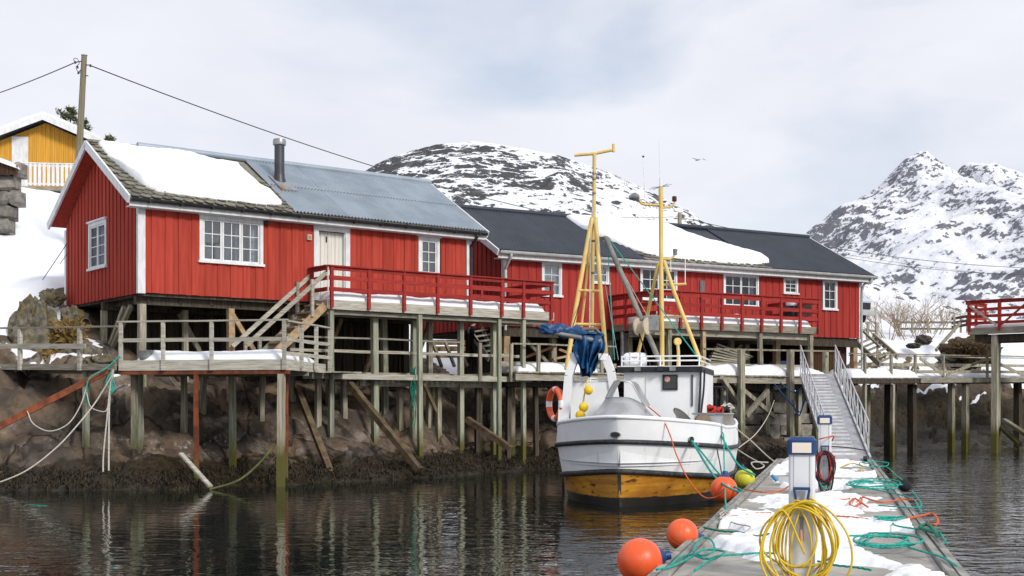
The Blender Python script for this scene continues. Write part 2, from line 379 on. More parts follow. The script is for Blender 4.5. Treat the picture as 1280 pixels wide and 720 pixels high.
# ------------------------------------------------------------------ shore and hillside
SH = np.array([(-60,22),(-30,26),(-14.5,29.6),(-12.0,31.0),(-8.9,31.0),(-6.8,32.3),(-4.8,34.3),(-2.0,37.2),(1.3,42.0),(5.0,44.2),(10.0,45.6),(12.5,50),(16.5,57.5),(19.5,62.6),(26,63.4),(40,62),(140,58.)])
PROF = {  # height above the water against distance from the shore line
 'A': [(-40,-10),(-4,-1.6),(0,0),(1.6,0.45),(2.6,1.0),(4,2.4),(5.6,3.3),(8,4.4),(12,6.2),(20,9.0),(29,11.9),(36,12.8),(60,15),(140,22)],
 'B': [(-40,-10),(-4,-1.6),(0,0),(2.2,0.45),(3.2,1.0),(4.2,1.9),(5.2,2.55),(7.5,2.8),(11,3.1),(16,4.2),(24,5.5),(40,6),(140,8)],
 'C': [(-40,-10),(-4,-1.6),(0,0),(1.5,0.6),(3,1.3),(5,2.2),(8,2.7),(13,3.6),(20,5.2),(30,6),(140,9)],
 'D': [(-40,-10),(-4,-1.2),(0,0),(2.2,0.45),(3.6,0.95),(5.2,2.1),(6.6,2.9),(9,3.9),(13,5.9),(18,6.8),(26,7.4),(50,9),(140,16)]}
def shore(x, y):
    best = np.full(x.shape, 1e9); sgn = np.zeros(x.shape); idx = np.zeros(x.shape)
    for i in range(len(SH)-1):
        ax, ay = SH[i]; bx, by = SH[i+1]; dx, dy = bx-ax, by-ay; l2 = dx*dx+dy*dy
        t = np.clip(((x-ax)*dx+(y-ay)*dy)/l2, 0, 1)
        d = np.hypot(x-ax-t*dx, y-ay-t*dy); s = np.sign(dx*(y-ay)-dy*(x-ax))
        m = d < best-1e-6
        best = np.where(m, d, best); sgn = np.where(m, s, sgn); idx = np.where(m, i+t, idx)
    return best*np.where(sgn == 0, 1, sgn), idx
def terrain(x, y, detail=True):
    x = np.asarray(x, float); y = np.asarray(y, float)
    d, s = shore(x, y)
    if detail: d = d + (fbm(x*0.55, y*0.55, 3, 5)-0.5)*1.6
    hs = {k: np.interp(d, [p[0] for p in v], [p[1] for p in v]) for k, v in PROF.items()}
    q = x + 0.30*(y-33)
    sm = lambda v, a, b: np.clip((v-a)/(b-a), 0, 1)**2*(3-2*np.clip((v-a)/(b-a), 0, 1))
    wA = 1-sm(q, -11.5, -7.5); wC = sm(x, 2.5, 6.0); wD = sm(x, 12.0, 16.5)
    h = hs['A']*wA + (1-wA)*(hs['B']*(1-wC) + wC*(hs['C']*(1-wD) + wD*hs['D']))
    # the hill left of the cabin falls off behind the houses
    h = h + 1.7*np.exp(-(((x-20.3)/3.2)**2+((y-71.5)/2.6)**2)) + 1.2*np.exp(-(((x-24.6)/2.0)**2+((y-70)/2.2)**2))
    if detail:
        rock = np.clip((d-0.3)/1.5, 0, 1)*np.clip((9.0-d)/3, 0, 1)
        f1, f2 = worley(x*0.42+fbm(x*.8,y*.8,3,9)*0.9, y*0.42+fbm(x*.8,y*.8,3,19)*0.9, 3)
        crack = np.clip((f2-f1)/0.07, 0, 1)
        q_ = h*1.5 + fbm(x*0.35,y*0.35,3,66)*2.2 + x*0.10; fr_ = q_-np.floor(q_); ledge = np.where(fr_ < 0.82, fr_/0.82, (1-fr_)/0.18)-0.5
        h = h + rock*((f1-0.45)*-0.24 + ledge*0.30 - (1-crack)*0.52 + (fbm(x*0.9,y*0.9,5,31)-0.5)*0.55 + (fbm(x*6,y*6,3,41)-0.5)*0.10)
        weed = np.clip((d+0.6)/0.5, 0, 1)*np.clip((2.6-d)/1.0, 0, 1)
        h = h + weed*((ridged(x*2.3,y*2.3,4,51)-0.6)*0.40)
        h = h + np.clip((d-8)/4, 0, 1)*((fbm(x*0.25,y*0.25,4,61)-0.5)*0.8)
    return h
def spaced(parts):
    r = []
    for a, b, st in parts: r += list(np.arange(a, b, st))
    return np.array(r + [parts[-1][1]])
gx = spaced([(-70,-24,1.6),(-24,-16,0.5),(-16,4,0.14),(4,30,0.2),(30,44,0.6),(44,140,4)])
gy = spaced([(22,29,0.7),(29,46,0.14),(46,74,0.24),(74,95,0.8),(95,170,4)])
X, Y = np.meshgrid(gx, gy); Z = terrain(X, Y)
Zs = terrain(X, Y, False); dd, ss = shore(X, Y)
# snow lies where it is high, not too steep and not under the roofs
gyv, gxv = np.gradient(Z, gy, gx); slope = np.hypot(gxv, gyv)
sn = np.clip((Z-2.55-(fbm(X*0.5,Y*0.5,4,71)-0.5)*2.2)/0.5, 0, 1)*np.clip((1.35-slope)/0.5, 0, 1)
H1o = (-10.22, 36.0); H2o = (-0.28, 46.0)
def inside(o, ang, u0, u1, v0, v1):
    a = R(ang); dx = X-o[0]; dy = Y-o[1]; u = dx*math.cos(a)+dy*math.sin(a); v = -dx*math.sin(a)+dy*math.cos(a)
    return (u > u0) & (u < u1) & (v > v0) & (v < v1)
sn = np.where(inside(H1o, 37.2, -0.3, 15.5, -1.2, 6.8), 0, sn)
sn = np.where(inside(H1o, 37.2, 7.5, 17.5, -1.2, 14), 0, sn)
sn = np.where(inside(H2o, 29.8, -0.3, 17.3, -2.6, 7.6), 0, sn)
me = grid_mesh('hillside', X, Y, Z)
at_ = me.attributes.new('snow', 'FLOAT', 'POINT'); at_.data.foreach_set('value', sn.ravel().astype(np.float32))
mud = np.clip((X-9)/4, 0, 1); am = me.attributes.new('mud', 'FLOAT', 'POINT'); am.data.foreach_set('value', mud.ravel().astype(np.float32))
def shore_mat():
    t = NT('shore_rock')
    big = t.noise((0.55,0.55,0.8), 6, 0.6, 0.5); fine = t.noise((5,5,5), 8, 0.65); z = t.z()
    k = t.mix(t.rng(big, 0.36, 0.64), (0.064,0.053,0.043), (0.160,0.112,0.074))
    k = t.mix(t.rng(t.noise((0.9,0.9,1.4), 5, 0.6), 0.55, 0.66), k, (0.21,0.185,0.16))
    k = t.mix(t.rng(fine, 0.30, 0.58, 0.45, 0.0), k, (0.025,0.02,0.017))
    k = t.mix(t.rng(t.noise((1.6,1.6,0.35), 5, 0.6), 0.54, 0.64, 0, 0.85), k, (0.026,0.022,0.019))   # wet streaks
    vr = t.voro((0.34,0.34,0.26), warp=0.55); k = t.mix(t.rng(vr, 0.0, 0.020, 0.85, 0.0), k, (0.008,0.007,0.006))
    wob = t.math('ADD', z, t.math('MULTIPLY', t.noise((0.9,0.9,0.9), 6, 0.62), -1.35))
    bar = t.math('MULTIPLY', t.rng(wob, 0.75, 0.30), t.math('MULTIPLY', t.rng(t.noise((7,7,7), 6, 0.7), 0.54, 0.62), t.rng(t.noise((0.8,0.8,0.8), 3), 0.5, 0.62))); k = t.mix(bar, k, (0.26,0.25,0.225))
    weed = t.mix(t.rng(t.noise((9,9,3), 6, 0.6), 0.3, 0.7), (0.014,0.012,0.008), (0.045,0.033,0.018))
    k = t.mix(t.rng(wob, -0.02, -0.14), k, weed)
    k = t.mix(t.math('MULTIPLY', t.attr('mud'), t.rng(wob, 2.5, 1.6)), k, weed)
    s = t.attr('snow'); sm = t.rng(t.math('ADD', s, t.math('MULTIPLY', t.math('SUBTRACT', t.noise((2.5,2.5,2.5), 7, 0.6), 0.5), 0.9)), 0.42, 0.56)
    k = t.mix(sm, k, t.mix(t.rng(t.noise((0.8,0.8,0.8), 6), 0.35, 0.65), (0.80,0.82,0.86), (0.73,0.755,0.80)))
    hgt = t.math('ADD', t.math('MULTIPLY', fine, 0.6), t.math('MULTIPLY', t.rng(vr, 0, 0.04), 0.5))
    t.bump(t.math('MULTIPLY', hgt, t.rng(sm, 0, 1, 1.0, 0.12)), 0.75, 0.07)
    return t.fin(k, t.rng(wob, 0.1, 0.6, 0.45, 0.85), 0.25)
me.materials.append(shore_mat())
o = bpy.data.objects.new('hillside', me); col.objects.link(o); o['kind'] = 'structure'
def gz(x, y): return float(terrain(np.array([x]), np.array([y]))[0])

# seaweed hanging in tangles over the low rocks: thousands of short fronds
def seaweed():
    rng = np.random.default_rng(4); V = []; Fc = []
    xs = rng.uniform(-14, 15, 120000); ys = rng.uniform(29.5, 58, 120000); d, s = shore(xs, ys)
    z = terrain(xs, ys); ok = (z > 0.0) & (z < 0.10+0.75*fbm(xs*0.9, ys*0.9, 4, 88)) & (d < 4.2)
    xs, ys, z = xs[ok][:16000], ys[ok][:16000], z[ok][:16000]
    for x, y, zz in zip(xs, ys, z):
        a = rng.uniform(0, 6.28); l = rng.uniform(0.10, 0.30); w = rng.uniform(0.006, 0.014)
        dx, dy = math.cos(a), math.sin(a); i = len(V)
        V += [(x-dy*w, y+dx*w, zz+0.02), (x+dy*w, y-dx*w, zz+0.02), (x+dx*l*.5+dy*w*1.5, y+dy*l*.5-dx*w*1.5, zz+0.085), (x+dx*l*.5-dy*w*1.5, y+dy*l*.5+dx*w*1.5, zz+0.085), (x+dx*l, y+dy*l-0.06, zz-0.04)]
        Fc += [(i,i+1,i+2,i+3), (i+3,i+2,i+4)]
    me = bpy.data.meshes.new('seaweed'); me.from_pydata(V, [], Fc); me.materials.append(mat('seaweed_frond', (0.040,0.029,0.015), (0.014,0.011,0.007), (6,6,6), rough=0.55, spec=0.3))
    o = bpy.data.objects.new('seaweed', me); col.objects.link(o); tag(o, 'dark brown seaweed tangled over the rocks at the tide line', 'seaweed', kind='stuff')
seaweed()

# ------------------------------------------------------------------ mountains
def mountain_mat(name, fr, s, thr):
    t = NT(name); st = t.attr('steep'); bare = t.attr('bare')
    a = t.noise((s, s*0.55, s*0.8), 8, 0.62, 0.6); b = t.noise((s*6, s*3.2, s*5), 8, 0.70, 0.3)
    f = t.math('ADD', t.math('MULTIPLY', a, 0.75), t.math('MULTIPLY', b, 0.85)); f = t.math('ADD', f, t.math('MULTIPLY', st, 0.34)); f = t.math('ADD', f, bare)
    m = t.rng(f, thr, thr+0.05)
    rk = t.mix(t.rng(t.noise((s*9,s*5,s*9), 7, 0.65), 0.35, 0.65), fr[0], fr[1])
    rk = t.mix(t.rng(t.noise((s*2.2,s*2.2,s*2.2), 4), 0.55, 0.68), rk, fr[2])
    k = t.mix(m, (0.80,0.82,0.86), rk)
    t.bump(t.math('ADD', b, a), 0.6, 0.14/s)
    return t.fin(k, 0.85, 0.1)
def mountain(name, prof, Yr, Y0, z0, Yb, x0, x1, st, amp, sc, sd, p, material, bare, gul):
    gx = np.arange(x0, x1, st); gy = np.concatenate([np.arange(Y0, Yr, st), np.arange(Yr, Yb, st*3)])
    X, Y = np.meshgrid(gx, gy)
    hx = [(a-640)/F*Yr for a, b in prof]; hz = [E+(HZ-b)/F*Yr for a, b in prof]
    hr = np.interp(X, hx, hz)
    t = np.clip((Y-Y0)/(Yr-Y0), 0, 1)
    H = np.where(Y <= Yr, z0+(hr-z0)*(t**p), hr*np.clip(1-(Y-Yr)/(Yb-Yr), 0, 1)**0.8)
    wx = X + (fbm(X*sc, Y*sc, 4, sd+50)-0.5)*0.9/sc
    g = ridged(wx*sc*1.7, Y*sc*0.38, 5, sd+21)-0.62                     # gullies and spurs down the fall line
    n = (ridged(wx*sc, Y*sc, 6, sd)-0.62)*amp + g*gul + (ridged(X*sc*4.5, Y*sc*3, 5, sd+9)-0.6)*amp*0.42 + (fbm(X*sc*16, Y*sc*11, 3, sd+33)-0.5)*amp*0.22
    H = H + n*np.clip(t*(1.5-t)*2.4, 0.12, 1)*np.clip(np.abs(Yr-Y)/(st*16)+0.30, 0, 1)
    gyv, gxv = np.gradient(H, gy, gx); sl = np.hypot(gxv, gyv)
    sl = np.clip((sl-np.median(sl))/(np.percentile(sl, 93)-np.median(sl)), -1, 1)
    me = grid_mesh(name, X, Y, H)
    for nm, v in (('steep', sl), ('bare', bare(X, Y, H))):
        a = me.attributes.new(nm, 'FLOAT', 'POINT'); a.data.foreach_set('value', np.asarray(v).ravel().astype(np.float32))
    me.materials.append(material)
    o = bpy.data.objects.new(name, me); col.objects.link(o); o['kind'] = 'structure'
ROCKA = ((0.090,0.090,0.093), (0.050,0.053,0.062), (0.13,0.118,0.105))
ROCKB = ((0.19,0.195,0.22), (0.135,0.14,0.165), (0.22,0.21,0.20))  # distance haze is mixed into these paler, bluer rock colours
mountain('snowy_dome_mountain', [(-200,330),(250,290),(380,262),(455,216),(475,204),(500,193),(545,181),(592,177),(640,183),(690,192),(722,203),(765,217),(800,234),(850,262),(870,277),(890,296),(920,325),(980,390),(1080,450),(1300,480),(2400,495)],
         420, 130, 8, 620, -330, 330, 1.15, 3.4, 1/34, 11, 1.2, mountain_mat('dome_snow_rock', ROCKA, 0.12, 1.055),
         lambda X, Y, H: 0.11*np.exp(-((X+12)/34)**2-((Y-360)/60)**2) - 0.10*np.clip((X-25)/40, 0, 1) + (fbm(X/30, Y/45, 3, 77)-0.5)*0.22, 3.0)
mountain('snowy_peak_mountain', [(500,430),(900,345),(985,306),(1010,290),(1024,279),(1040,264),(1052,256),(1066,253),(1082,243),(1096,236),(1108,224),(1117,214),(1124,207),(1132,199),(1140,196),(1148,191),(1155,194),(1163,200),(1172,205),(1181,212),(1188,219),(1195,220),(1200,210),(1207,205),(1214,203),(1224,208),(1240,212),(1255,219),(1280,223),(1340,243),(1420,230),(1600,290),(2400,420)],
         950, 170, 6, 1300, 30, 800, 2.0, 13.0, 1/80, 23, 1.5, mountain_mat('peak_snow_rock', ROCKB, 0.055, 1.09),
         lambda X, Y, H: -0.07*np.clip((H-110)/50, 0, 1) + (fbm(X/70, Y/110, 3, 87)-0.5)*0.34, 15.0)

# ------------------------------------------------------------------ building helpers
H1 = Fr(-10.22, 36.0, 37.2); H2 = Fr(-0.28, 46.0, 29.8)
def window(parent, xf, s0, s1, z0, z1, ncas, pc, pr, glassm=GLASS, room=ROOM, casing=0.10, curtain=(), depth=0.5, head=True, sash=0.05):
    """a casement window: s across, t outwards, z up (xf maps s,t,z into the house frame)"""
    c = casing; b = MB(xf)
    b.box((s0,0,z0),(s0+c,0.05,z1)); b.box((s1-c,0,z0),(s1,0.05,z1)); b.box((s0+c,0,z1-c),(s1-c,0.047,z1))
    win = b.build('window', WHITE, parent)
    MB(xf).box((s0-0.04,0,z0-0.07),(s1+0.04,0.09,z0-0.002)).build('sill', WHITE, win)
    if head: MB(xf).box((s0-0.05,0,z1+0.002),(s1+0.05,0.10,z1+0.05)).build('drip_board', WHITE, win)
    a0, a1 = s0+c+0.004, s1-c-0.004; zz0, zz1 = z0+0.004, z1-c-0.004
    w = (a1-a0)/ncas
    rb = MB(xf); rb.box((a0,-depth,zz0),(a1,-depth+0.02,zz1)); rb.box((a0,-depth+0.022,zz0),(a0+0.015,-0.05,zz1)); rb.box((a1-0.015,-depth+0.022,zz0),(a1,-0.05,zz1))
    rb.box((a0+0.017,-depth+0.022,zz0),(a1-0.017,-0.05,zz0+0.015)); rb.build('room', room, win)
    for i in range(ncas):
        p0, p1 = a0+i*w+0.006, a0+(i+1)*w-0.006; f = sash; g = MB(xf)
        g.box((p0,-0.03,zz0),(p0+f,0.03,zz1)); g.box((p1-f,-0.03,zz0),(p1,0.03,zz1))
        g.box((p0+f,-0.03,zz0),(p1-f,0.027,zz0+f)); g.box((p0+f,-0.03,zz1-f),(p1-f,0.027,zz1))
        gw = (p1-p0-2*f); gh = (zz1-zz0-2*f); m = 0.024
        for k in range(1, pc):
            x = p0+f+gw*k/pc; g.box((x-m/2,-0.012,zz0+f),(x+m/2,0.018,zz1-f))
        for k in range(1, pr):
            z = zz0+f+gh*k/pr; g.box((p0+f,-0.010,z-m/2),(p1-f,0.016,z+m/2))
        g.build('sash', WHITE, win)
        for k in range(pc):
            for j in range(pr):
                x0 = p0+f+gw*k/pc; y0 = zz0+f+gh*j/pr
                MB(xf).box((x0+0.01,-0.008,y0+0.01),(x0+gw/pc-0.01,-0.003,y0+gh/pr-0.01)).build('pane', glassm, win)
    for c0, c1 in curtain:
        cb = MB(xf); n = 14; vs = []
        for k in range(n+1):
            x = a0+(a1-a0)*(c0+(c1-c0)*k/n); t = -0.16+0.025*math.sin(k*2.4)
            vs += [(x,t,zz0+0.03),(x,t,zz1-0.02)]
        cb.add(vs, [(2*k,2*k+2,2*k+3,2*k+1) for k in range(n)]); cb.build('curtain', CURT, win, smooth=60)
def planks(parent, wall, xf, s0, s1, zb, zt, pitch, m, holes=(), proud=0.024, thick=0.03, jag=0.012):
    """vertical boards, every other one proud, cut round the openings; zt(s) is the top"""
    n = max(1, round((s1-s0)/pitch)); w = (s1-s0)/n
    for i in range(n):
        a, b = s0+i*w, s0+(i+1)*w; ext = 0.012 if i % 2 else -0.012
        a2, b2 = max(a-ext, s0), min(b+ext, s1); t0, t1 = (0.0, thick) if i % 2 == 0 else (0.012, thick+proud)
        segs = [(zb-random.uniform(0, jag), None)]
        ta, tb = zt(a2), zt(b2)
        cuts = sorted([(h[2], h[3]) for h in holes if h[0] < (a+b)/2 < h[1]])
        z = zb-random.uniform(0, jag); pieces = []
        for c0, c1 in cuts:
            if c0 > z: pieces.append((z, c0, c0))
            z = c1
        pieces.append((z, ta, tb))
        for z0, za, zb_ in pieces:
            if max(za, zb_)-z0 < 0.03: continue
            MB(xf).add([(a2,t0,z0),(b2,t0,z0),(b2,t1,z0),(a2,t1,z0),(a2,t0,za),(b2,t0,zb_),(b2,t1,zb_),(a2,t1,za)],
               [(0,3,2,1),(4,5,6,7),(0,1,5,4),(1,2,6,5),(2,3,7,6),(3,0,4,7)]).build('plank', m, wall)
def roofmap(v0, z0, v1, z1):
    """roof plane from the eave (v0,z0) to the ridge (v1,z1): (u, up-slope, height over the plane)"""
    l = math.hypot(v1-v0, z1-z0); dv, dz = (v1-v0)/l, (z1-z0)/l
    sg = 1 if dv > 0 else -1
    return l, (lambda p: (p[0], v0+dv*p[1]-dz*p[2]*sg, z0+dz*p[1]+dv*p[2]*sg))
def corrugated(parent, rm, u0, u1, w0, w1, pitch, amp, m, h=0.03, sheet=0.9, lap=True):
    u = u0
    while u < u1-0.02:
        e = min(u+sheet, u1); n = max(6, int((e-u)/pitch*6)); vs = []; fs = []
        for k in range(n+1):
            x = u+(e-u)*k/n; z = h+amp*math.sin(2*math.pi*x/pitch)
            vs += [rm((x,w0,z)), rm((x,w1,z))]
        fs = [(2*k,2*k+2,2*k+3,2*k+1) for k in range(n)]
        MB().add(vs, fs).build('roof_sheet', m, parent, smooth=80)
        u = e
def snow_slab(rm, u0, u1, lo, hi, T, nu, nv, sd, rad=0.35, rough=0.06):
    """a slab of snow on a surface map rm(u,w,h) between the edges lo(u) and hi(u)"""
    us = np.linspace(u0, u1, nu); b = MB(); tt = 0.5-0.5*np.cos(np.linspace(0, math.pi, nv)); vs = []
    for i, u in enumerate(us):
        a, c = lo(u), hi(u); c = max(c, a+0.001)
        eu = min(u-u0, u1-u)
        for t in tt:
            w = a+(c-a)*t; e = min(w-a, c-w, max(eu, 0.0))
            th = T*min(1, max(e, 0)/rad)**0.5
            nz = float(fbm(np.array([u*1.3]), np.array([w*1.3]), 4, sd)[0])-0.5
            vs.append(rm((u, w, 0.012+th*(1+nz*rough*6))))
    k = len(vs); fs = [(i*nv+j, (i+1)*nv+j, (i+1)*nv+j+1, i*nv+j+1) for i in range(nu-1) for j in range(nv-1)]
    # underside closes the slab
    vs2 = []
    for i, u in enumerate(us):
        a, c = lo(u), max(hi(u), lo(u)+0.001)
        vs2 += [rm((u, a, -0.005)), rm((u, c, -0.005))]
    fs += [(k+2*i, k+2*i+1, k+2*i+3, k+2*i+2) for i in range(nu-1)]
    fs += [(i*nv, k+2*i, k+2*i+2, (i+1)*nv) for i in range(nu-1)] + [(i*nv+nv-1, (i+1)*nv+nv-1, k+2*i+3, k+2*i+1) for i in range(nu-1)]
    fs += [tuple(j for j in range(nv)) + (k+1, k), tuple((nu-1)*nv+j for j in range(nv-1,-1,-1)) + (k+2*nu-2, k+2*nu-1)]
    b.add(vs+vs2, fs); return b
def interp(pts):
    xs = [p[0] for p in pts]; ys = [p[1] for p in pts]; return lambda x: float(np.interp(x, xs, ys))
def ragged(f, sd, a=0.12, fr=3.0): return lambda u: f(u) + a*(float(fbm(np.array([u*fr]), np.array([sd*3.7]), 4, sd)[0])-0.5)*2

# ------------------------------------------------------------------ the near red cabin
FL1 = 5.15; LEN1 = 11.05; DEP1 = 5.95; TOP1 = 7.45
EV, EZ = -0.38, 7.66; RV, RZ = DEP1/2, 9.66
cab = thing('red_cabin', 'red board-clad cabin on posts, half metal roof, half snow on slates, metal flue', 'cabin', H1, (0, 0, FL1))
fx = lambda p: (p[0], -p[1], p[2])                    # front wall
gxf = lambda p: (-p[1], p[0], p[2])                   # left gable wall (s runs back)
rxf = lambda p: (LEN1+p[1], p[0], p[2])               # right gable wall
u_of = lambda px, v=0: H1.uat(px, v)
def hole1(px0, px1, py0, py1):
    a, b = u_of(px0), u_of(px1); m = (a+b)/2; return (a, b, H1.zat(py1, m), H1.zat(py0, m))
wA = hole1(248, 327.5, 272.5, 328); wB = hole1(521.5, 548, 297, 342); dA = hole1(391, 436, 284, 376)
dA = (dA[0], dA[1], FL1+0.02, dA[3])
wall = MB(); wall.box((0.02,0.04,FL1+0.01),(wA[0],0.14,TOP1)); 
xs = [wA[0], wA[1], dA[0], dA[1], wB[0], wB[1], LEN1-0.02]
wall.box((wA[0],0.04,FL1+0.01),(wA[1],0.14,wA[2])); wall.box((wA[0],0.04,wA[3]),(wA[1],0.14,TOP1))
wall.box((wA[1],0.04,FL1+0.01),(dA[0],0.14,TOP1)); wall.box((dA[0],0.04,dA[3]),(dA[1],0.14,TOP1))
wall.box((dA[1],0.04,FL1+0.01),(wB[0],0.14,TOP1)); wall.box((wB[0],0.04,FL1+0.01),(wB[1],0.14,wB[2])); wall.box((wB[0],0.04,wB[3]),(wB[1],0.14,TOP1))
wall.box((wB[1],0.04,FL1+0.01),(LEN1-0.02,0.14,TOP1))
wallo = wall.build('front_wall', RED, cab)
planks(cab, wallo, fx, 0.14, LEN1-0.12, FL1-0.03, lambda s: TOP1-0.02, 0.195, RED, [wA, wB, dA])
gt = lambda s: 7.50 + (RZ-0.12-7.50)*(1-abs(s-DEP1/2)/(DEP1/2))
gw_ = (H1.vat(112.5, -0.03), H1.vat(134.5, -0.03)); gw_ = (min(gw_), max(gw_)); gm = sum(gw_)/2
gh = (gw_[0], gw_[1], H1.zat(334, 0, gm), H1.zat(277, 0, gm))
gwall = MB(gxf); gwall.prism([(0.02,-0.12,FL1+0.01),(gh[0],-0.12,FL1+0.01),(gh[0],-0.12,gt(gh[0])),(0.02,-0.12,7.49)], (0,0.08,0)); gwall.prism([(gh[1],-0.12,FL1+0.01),(DEP1-0.02,-0.12,FL1+0.01),(DEP1-0.02,-0.12,7.49),(DEP1/2,-0.12,RZ-0.13),(gh[1],-0.12,gt(gh[1]))], (0,0.08,0))
gwall.box((gh[0],-0.12,FL1+0.01),(gh[1],-0.04,gh[2])); gwall.prism([(gh[0],-0.12,gh[3]),(gh[1],-0.12,gh[3]),(gh[1],-0.12,gt(gh[1])),(gh[0],-0.12,gt(gh[0]))], (0,0.08,0))
gwo = gwall.build('gable_wall', RED, cab)
planks(cab, gwo, gxf, 0.02, DEP1-0.1, FL1-0.05, gt, 0.145, RED, [gh])
rw = MB(rxf); rw.prism([(0.02,-0.12,FL1),(DEP1,-0.12,FL1),(DEP1,-0.12,7.5),(DEP1/2,-0.12,RZ-0.1),(0.02,-0.12,7.5)], (0,0.08,0)); rwo = rw.build('gable_wall', RED2, cab)
planks(cab, rwo, rxf, 0.02, DEP1-0.1, FL1-0.03, gt, 0.16, RED2)
MB().box((0.1,DEP1-0.12,FL1),(LEN1-0.1,DEP1,7.5)).build('back_wall', RED2, cab)
cb = MB(); cb.box((-0.075,-0.085,FL1-0.06),(0.135,-0.0,7.52)); cb.box((-0.072,0.0,FL1-0.06),(-0.002,0.05,7.5)); cb.build('corner_board', WHITE, cab)
MB().box((LEN1-0.115,-0.082,FL1-0.04),(LEN1+0.06,0.06,7.52)).build('corner_board', WHITE, cab)
MB().box((-0.075,DEP1-0.11,FL1-0.06),(-0.0,DEP1+0.03,7.46)).build('corner_board', WHITE, cab)
window(cab, lambda p: (p[0], -0.035-p[1], p[2]), wA[0], wA[1], wA[2], wA[3], 3, 2, 3, curtain=((0.86,0.99),(0.62,0.70)))
window(cab, lambda p: (p[0], -0.035-p[1], p[2]), wB[0], wB[1], wB[2], wB[3], 1, 2, 3, curtain=((0.05,0.3),))
window(cab, lambda p: (-0.035-p[1], p[0], p[2]), gh[0], gh[1], gh[2], gh[3], 2, 1, 4, glassm=GLASSD, curtain=((0.02,0.48),(0.52,0.98)))
# door with its casing
b = MB(fx); c = 0.16; b.box((dA[0],0.03,dA[2]),(dA[0]+c,0.085,dA[3])); b.box((dA[1]-c,0.03,dA[2]),(dA[1],0.085,dA[3])); b.box((dA[0]+c,0.03,dA[3]-0.14),(dA[1]-c,0.082,dA[3]))
b.box((dA[0]+c,-0.12,dA[2]),(dA[0]+c+0.02,0.03,dA[3]-0.14)); b.box((dA[1]-c-0.02,-0.12,dA[2]),(dA[1]-c,0.03,dA[3]-0.14))
dr = b.build('door', WHITE, cab)
d0, d1 = dA[0]+c+0.02, dA[1]-c-0.02
n = 7
for i in range(n):
    a_, e_ = d0+(d1-d0)*i/n, d0+(d1-d0)*(i+1)/n
    MB(fx).box((a_+0.004,-0.13,dA[2]),(e_-0.004,-0.085+0.006*(i % 2),dA[3]-0.145)).build('plank', CREAM, dr)
MB(fx).box((d0+0.30,-0.085,6.95),(d0+0.335,-0.05,7.12)).build('hinge', BLACK, dr)
MB(fx).box((d0+0.30,-0.085,6.05),(d0+0.335,-0.04,6.22)).build('handle', BLACK, dr)
uu = u_of(384.5); zz = H1.zat(297, uu)
lb = MB(fx); lb.box((uu-0.07,0.05,zz-0.08),(uu+0.07,0.13,zz+0.08)); lo_ = lb.build('wall_lamp', GREYG, cab); MB(fx).box((uu-0.045,0.13,zz-0.05),(uu+0.045,0.14,zz+0.045)).build('lens', mat('amber_lens', (0.45,0.30,0.08), (0.3,0.2,0.06), rough=0.4), lo_)
uu = u_of(331); zz = H1.zat(279, uu); MB(fx).lathe([(0.0,0),(0.06,0.0),(0.07,0.06),(0.05,0.12),(0.0,0.13)], (uu,0.05,zz), 10, (0,1,0)).build('spotlight', BLACK, cab, smooth=40)
# roof
RL, rm = roofmap(EV, EZ, RV, RZ)
RLb, rmb = roofmap(DEP1-EV, EZ, RV, RZ)
r0, r1 = -0.42, LEN1+0.42
def slab(rm_, RL_, m=RED):
    b = MB(); q = [rm_((r0,0,-0.10)),rm_((r1,0,-0.10)),rm_((r1,RL_,-0.10)),rm_((r0,RL_,-0.10)),rm_((r0,0,0)),rm_((r1,0,0)),rm_((r1,RL_,0)),rm_((r0,RL_,0))]
    return b.add(q, [(0,3,2,1),(4,5,6,7),(0,1,5,4),(1,2,6,5),(2,3,7,6),(3,0,4,7)])
roof = slab(rm, RL).build('roof', SLATE, cab)
slab(rmb, RLb).build('roof_back', RED, cab)
uS = H1.uat(374, EV)                                  # where the slates stop and the sheets begin
um = lambda px, w: H1.uat(px, rm((0,w,0))[1])
for w0, w1 in ((0.0, RL*0.52), (RL*0.52-0.08, RL+0.02)):
    corrugated(roof, rm, uS-0.15, r1+0.03, w0, w1, 0.115, 0.030, METB, h=0.055 if w0 == 0 else 0.075)
for rmx in (rmb,): corrugated(roof, rmx, r0, r1+0.03, 0, RLb, 0.088, 0.015, METB, h=0.05, sheet=2.0)
rc = MB(); rc.tube([(uS-3.6,RV,RZ+0.10),(r1+0.03,RV,RZ+0.10)], 0.10, 10); rc.build('ridge_cap', METB, roof, smooth=50)
rt = MB(); rt.box((r0,RV-0.12,RZ+0.02),(uS-3.6,RV+0.12,RZ+0.09)); rt.build('ridge_stone', SLATE, roof)
def slates(parent, rm_, keep, u0, u1, L, m, pw=0.31, ph=0.27):
    row = 0; w = 0.0
    while w < L-0.05:
        u = u0 + (pw/2 if row % 2 else 0)
        while u < u1:
            if keep(u+pw/2, w+ph/2):
                j = lambda a: random.uniform(-a, a); h = 0.022+random.uniform(0, 0.016)
                a, e = u+0.01+j(.012), u+pw-0.006+j(.012); t = w-0.05+j(.02); q = min(w+ph*1.25, L)
                pts = [(a,t+0.10,h+0.022),(a+pw*.22,t+0.01+j(.015),h+0.032),(e-pw*.22,t+j(.02),h+0.032),(e,t+0.10,h+0.022),(e,q,0.014),(a,q,0.014)]
                up = [rm_(p) for p in pts]; dn = [rm_((p[0],p[1],p[2]-0.024)) for p in pts]; nn = 6
                MB().add(dn+up, [tuple(range(nn-1,-1,-1)), tuple(range(nn,2*nn))]+[(i,(i+1)%nn,nn+(i+1)%nn,nn+i) for i in range(nn)]).build('slate', m, parent)
            u += pw
        w += ph; row += 1
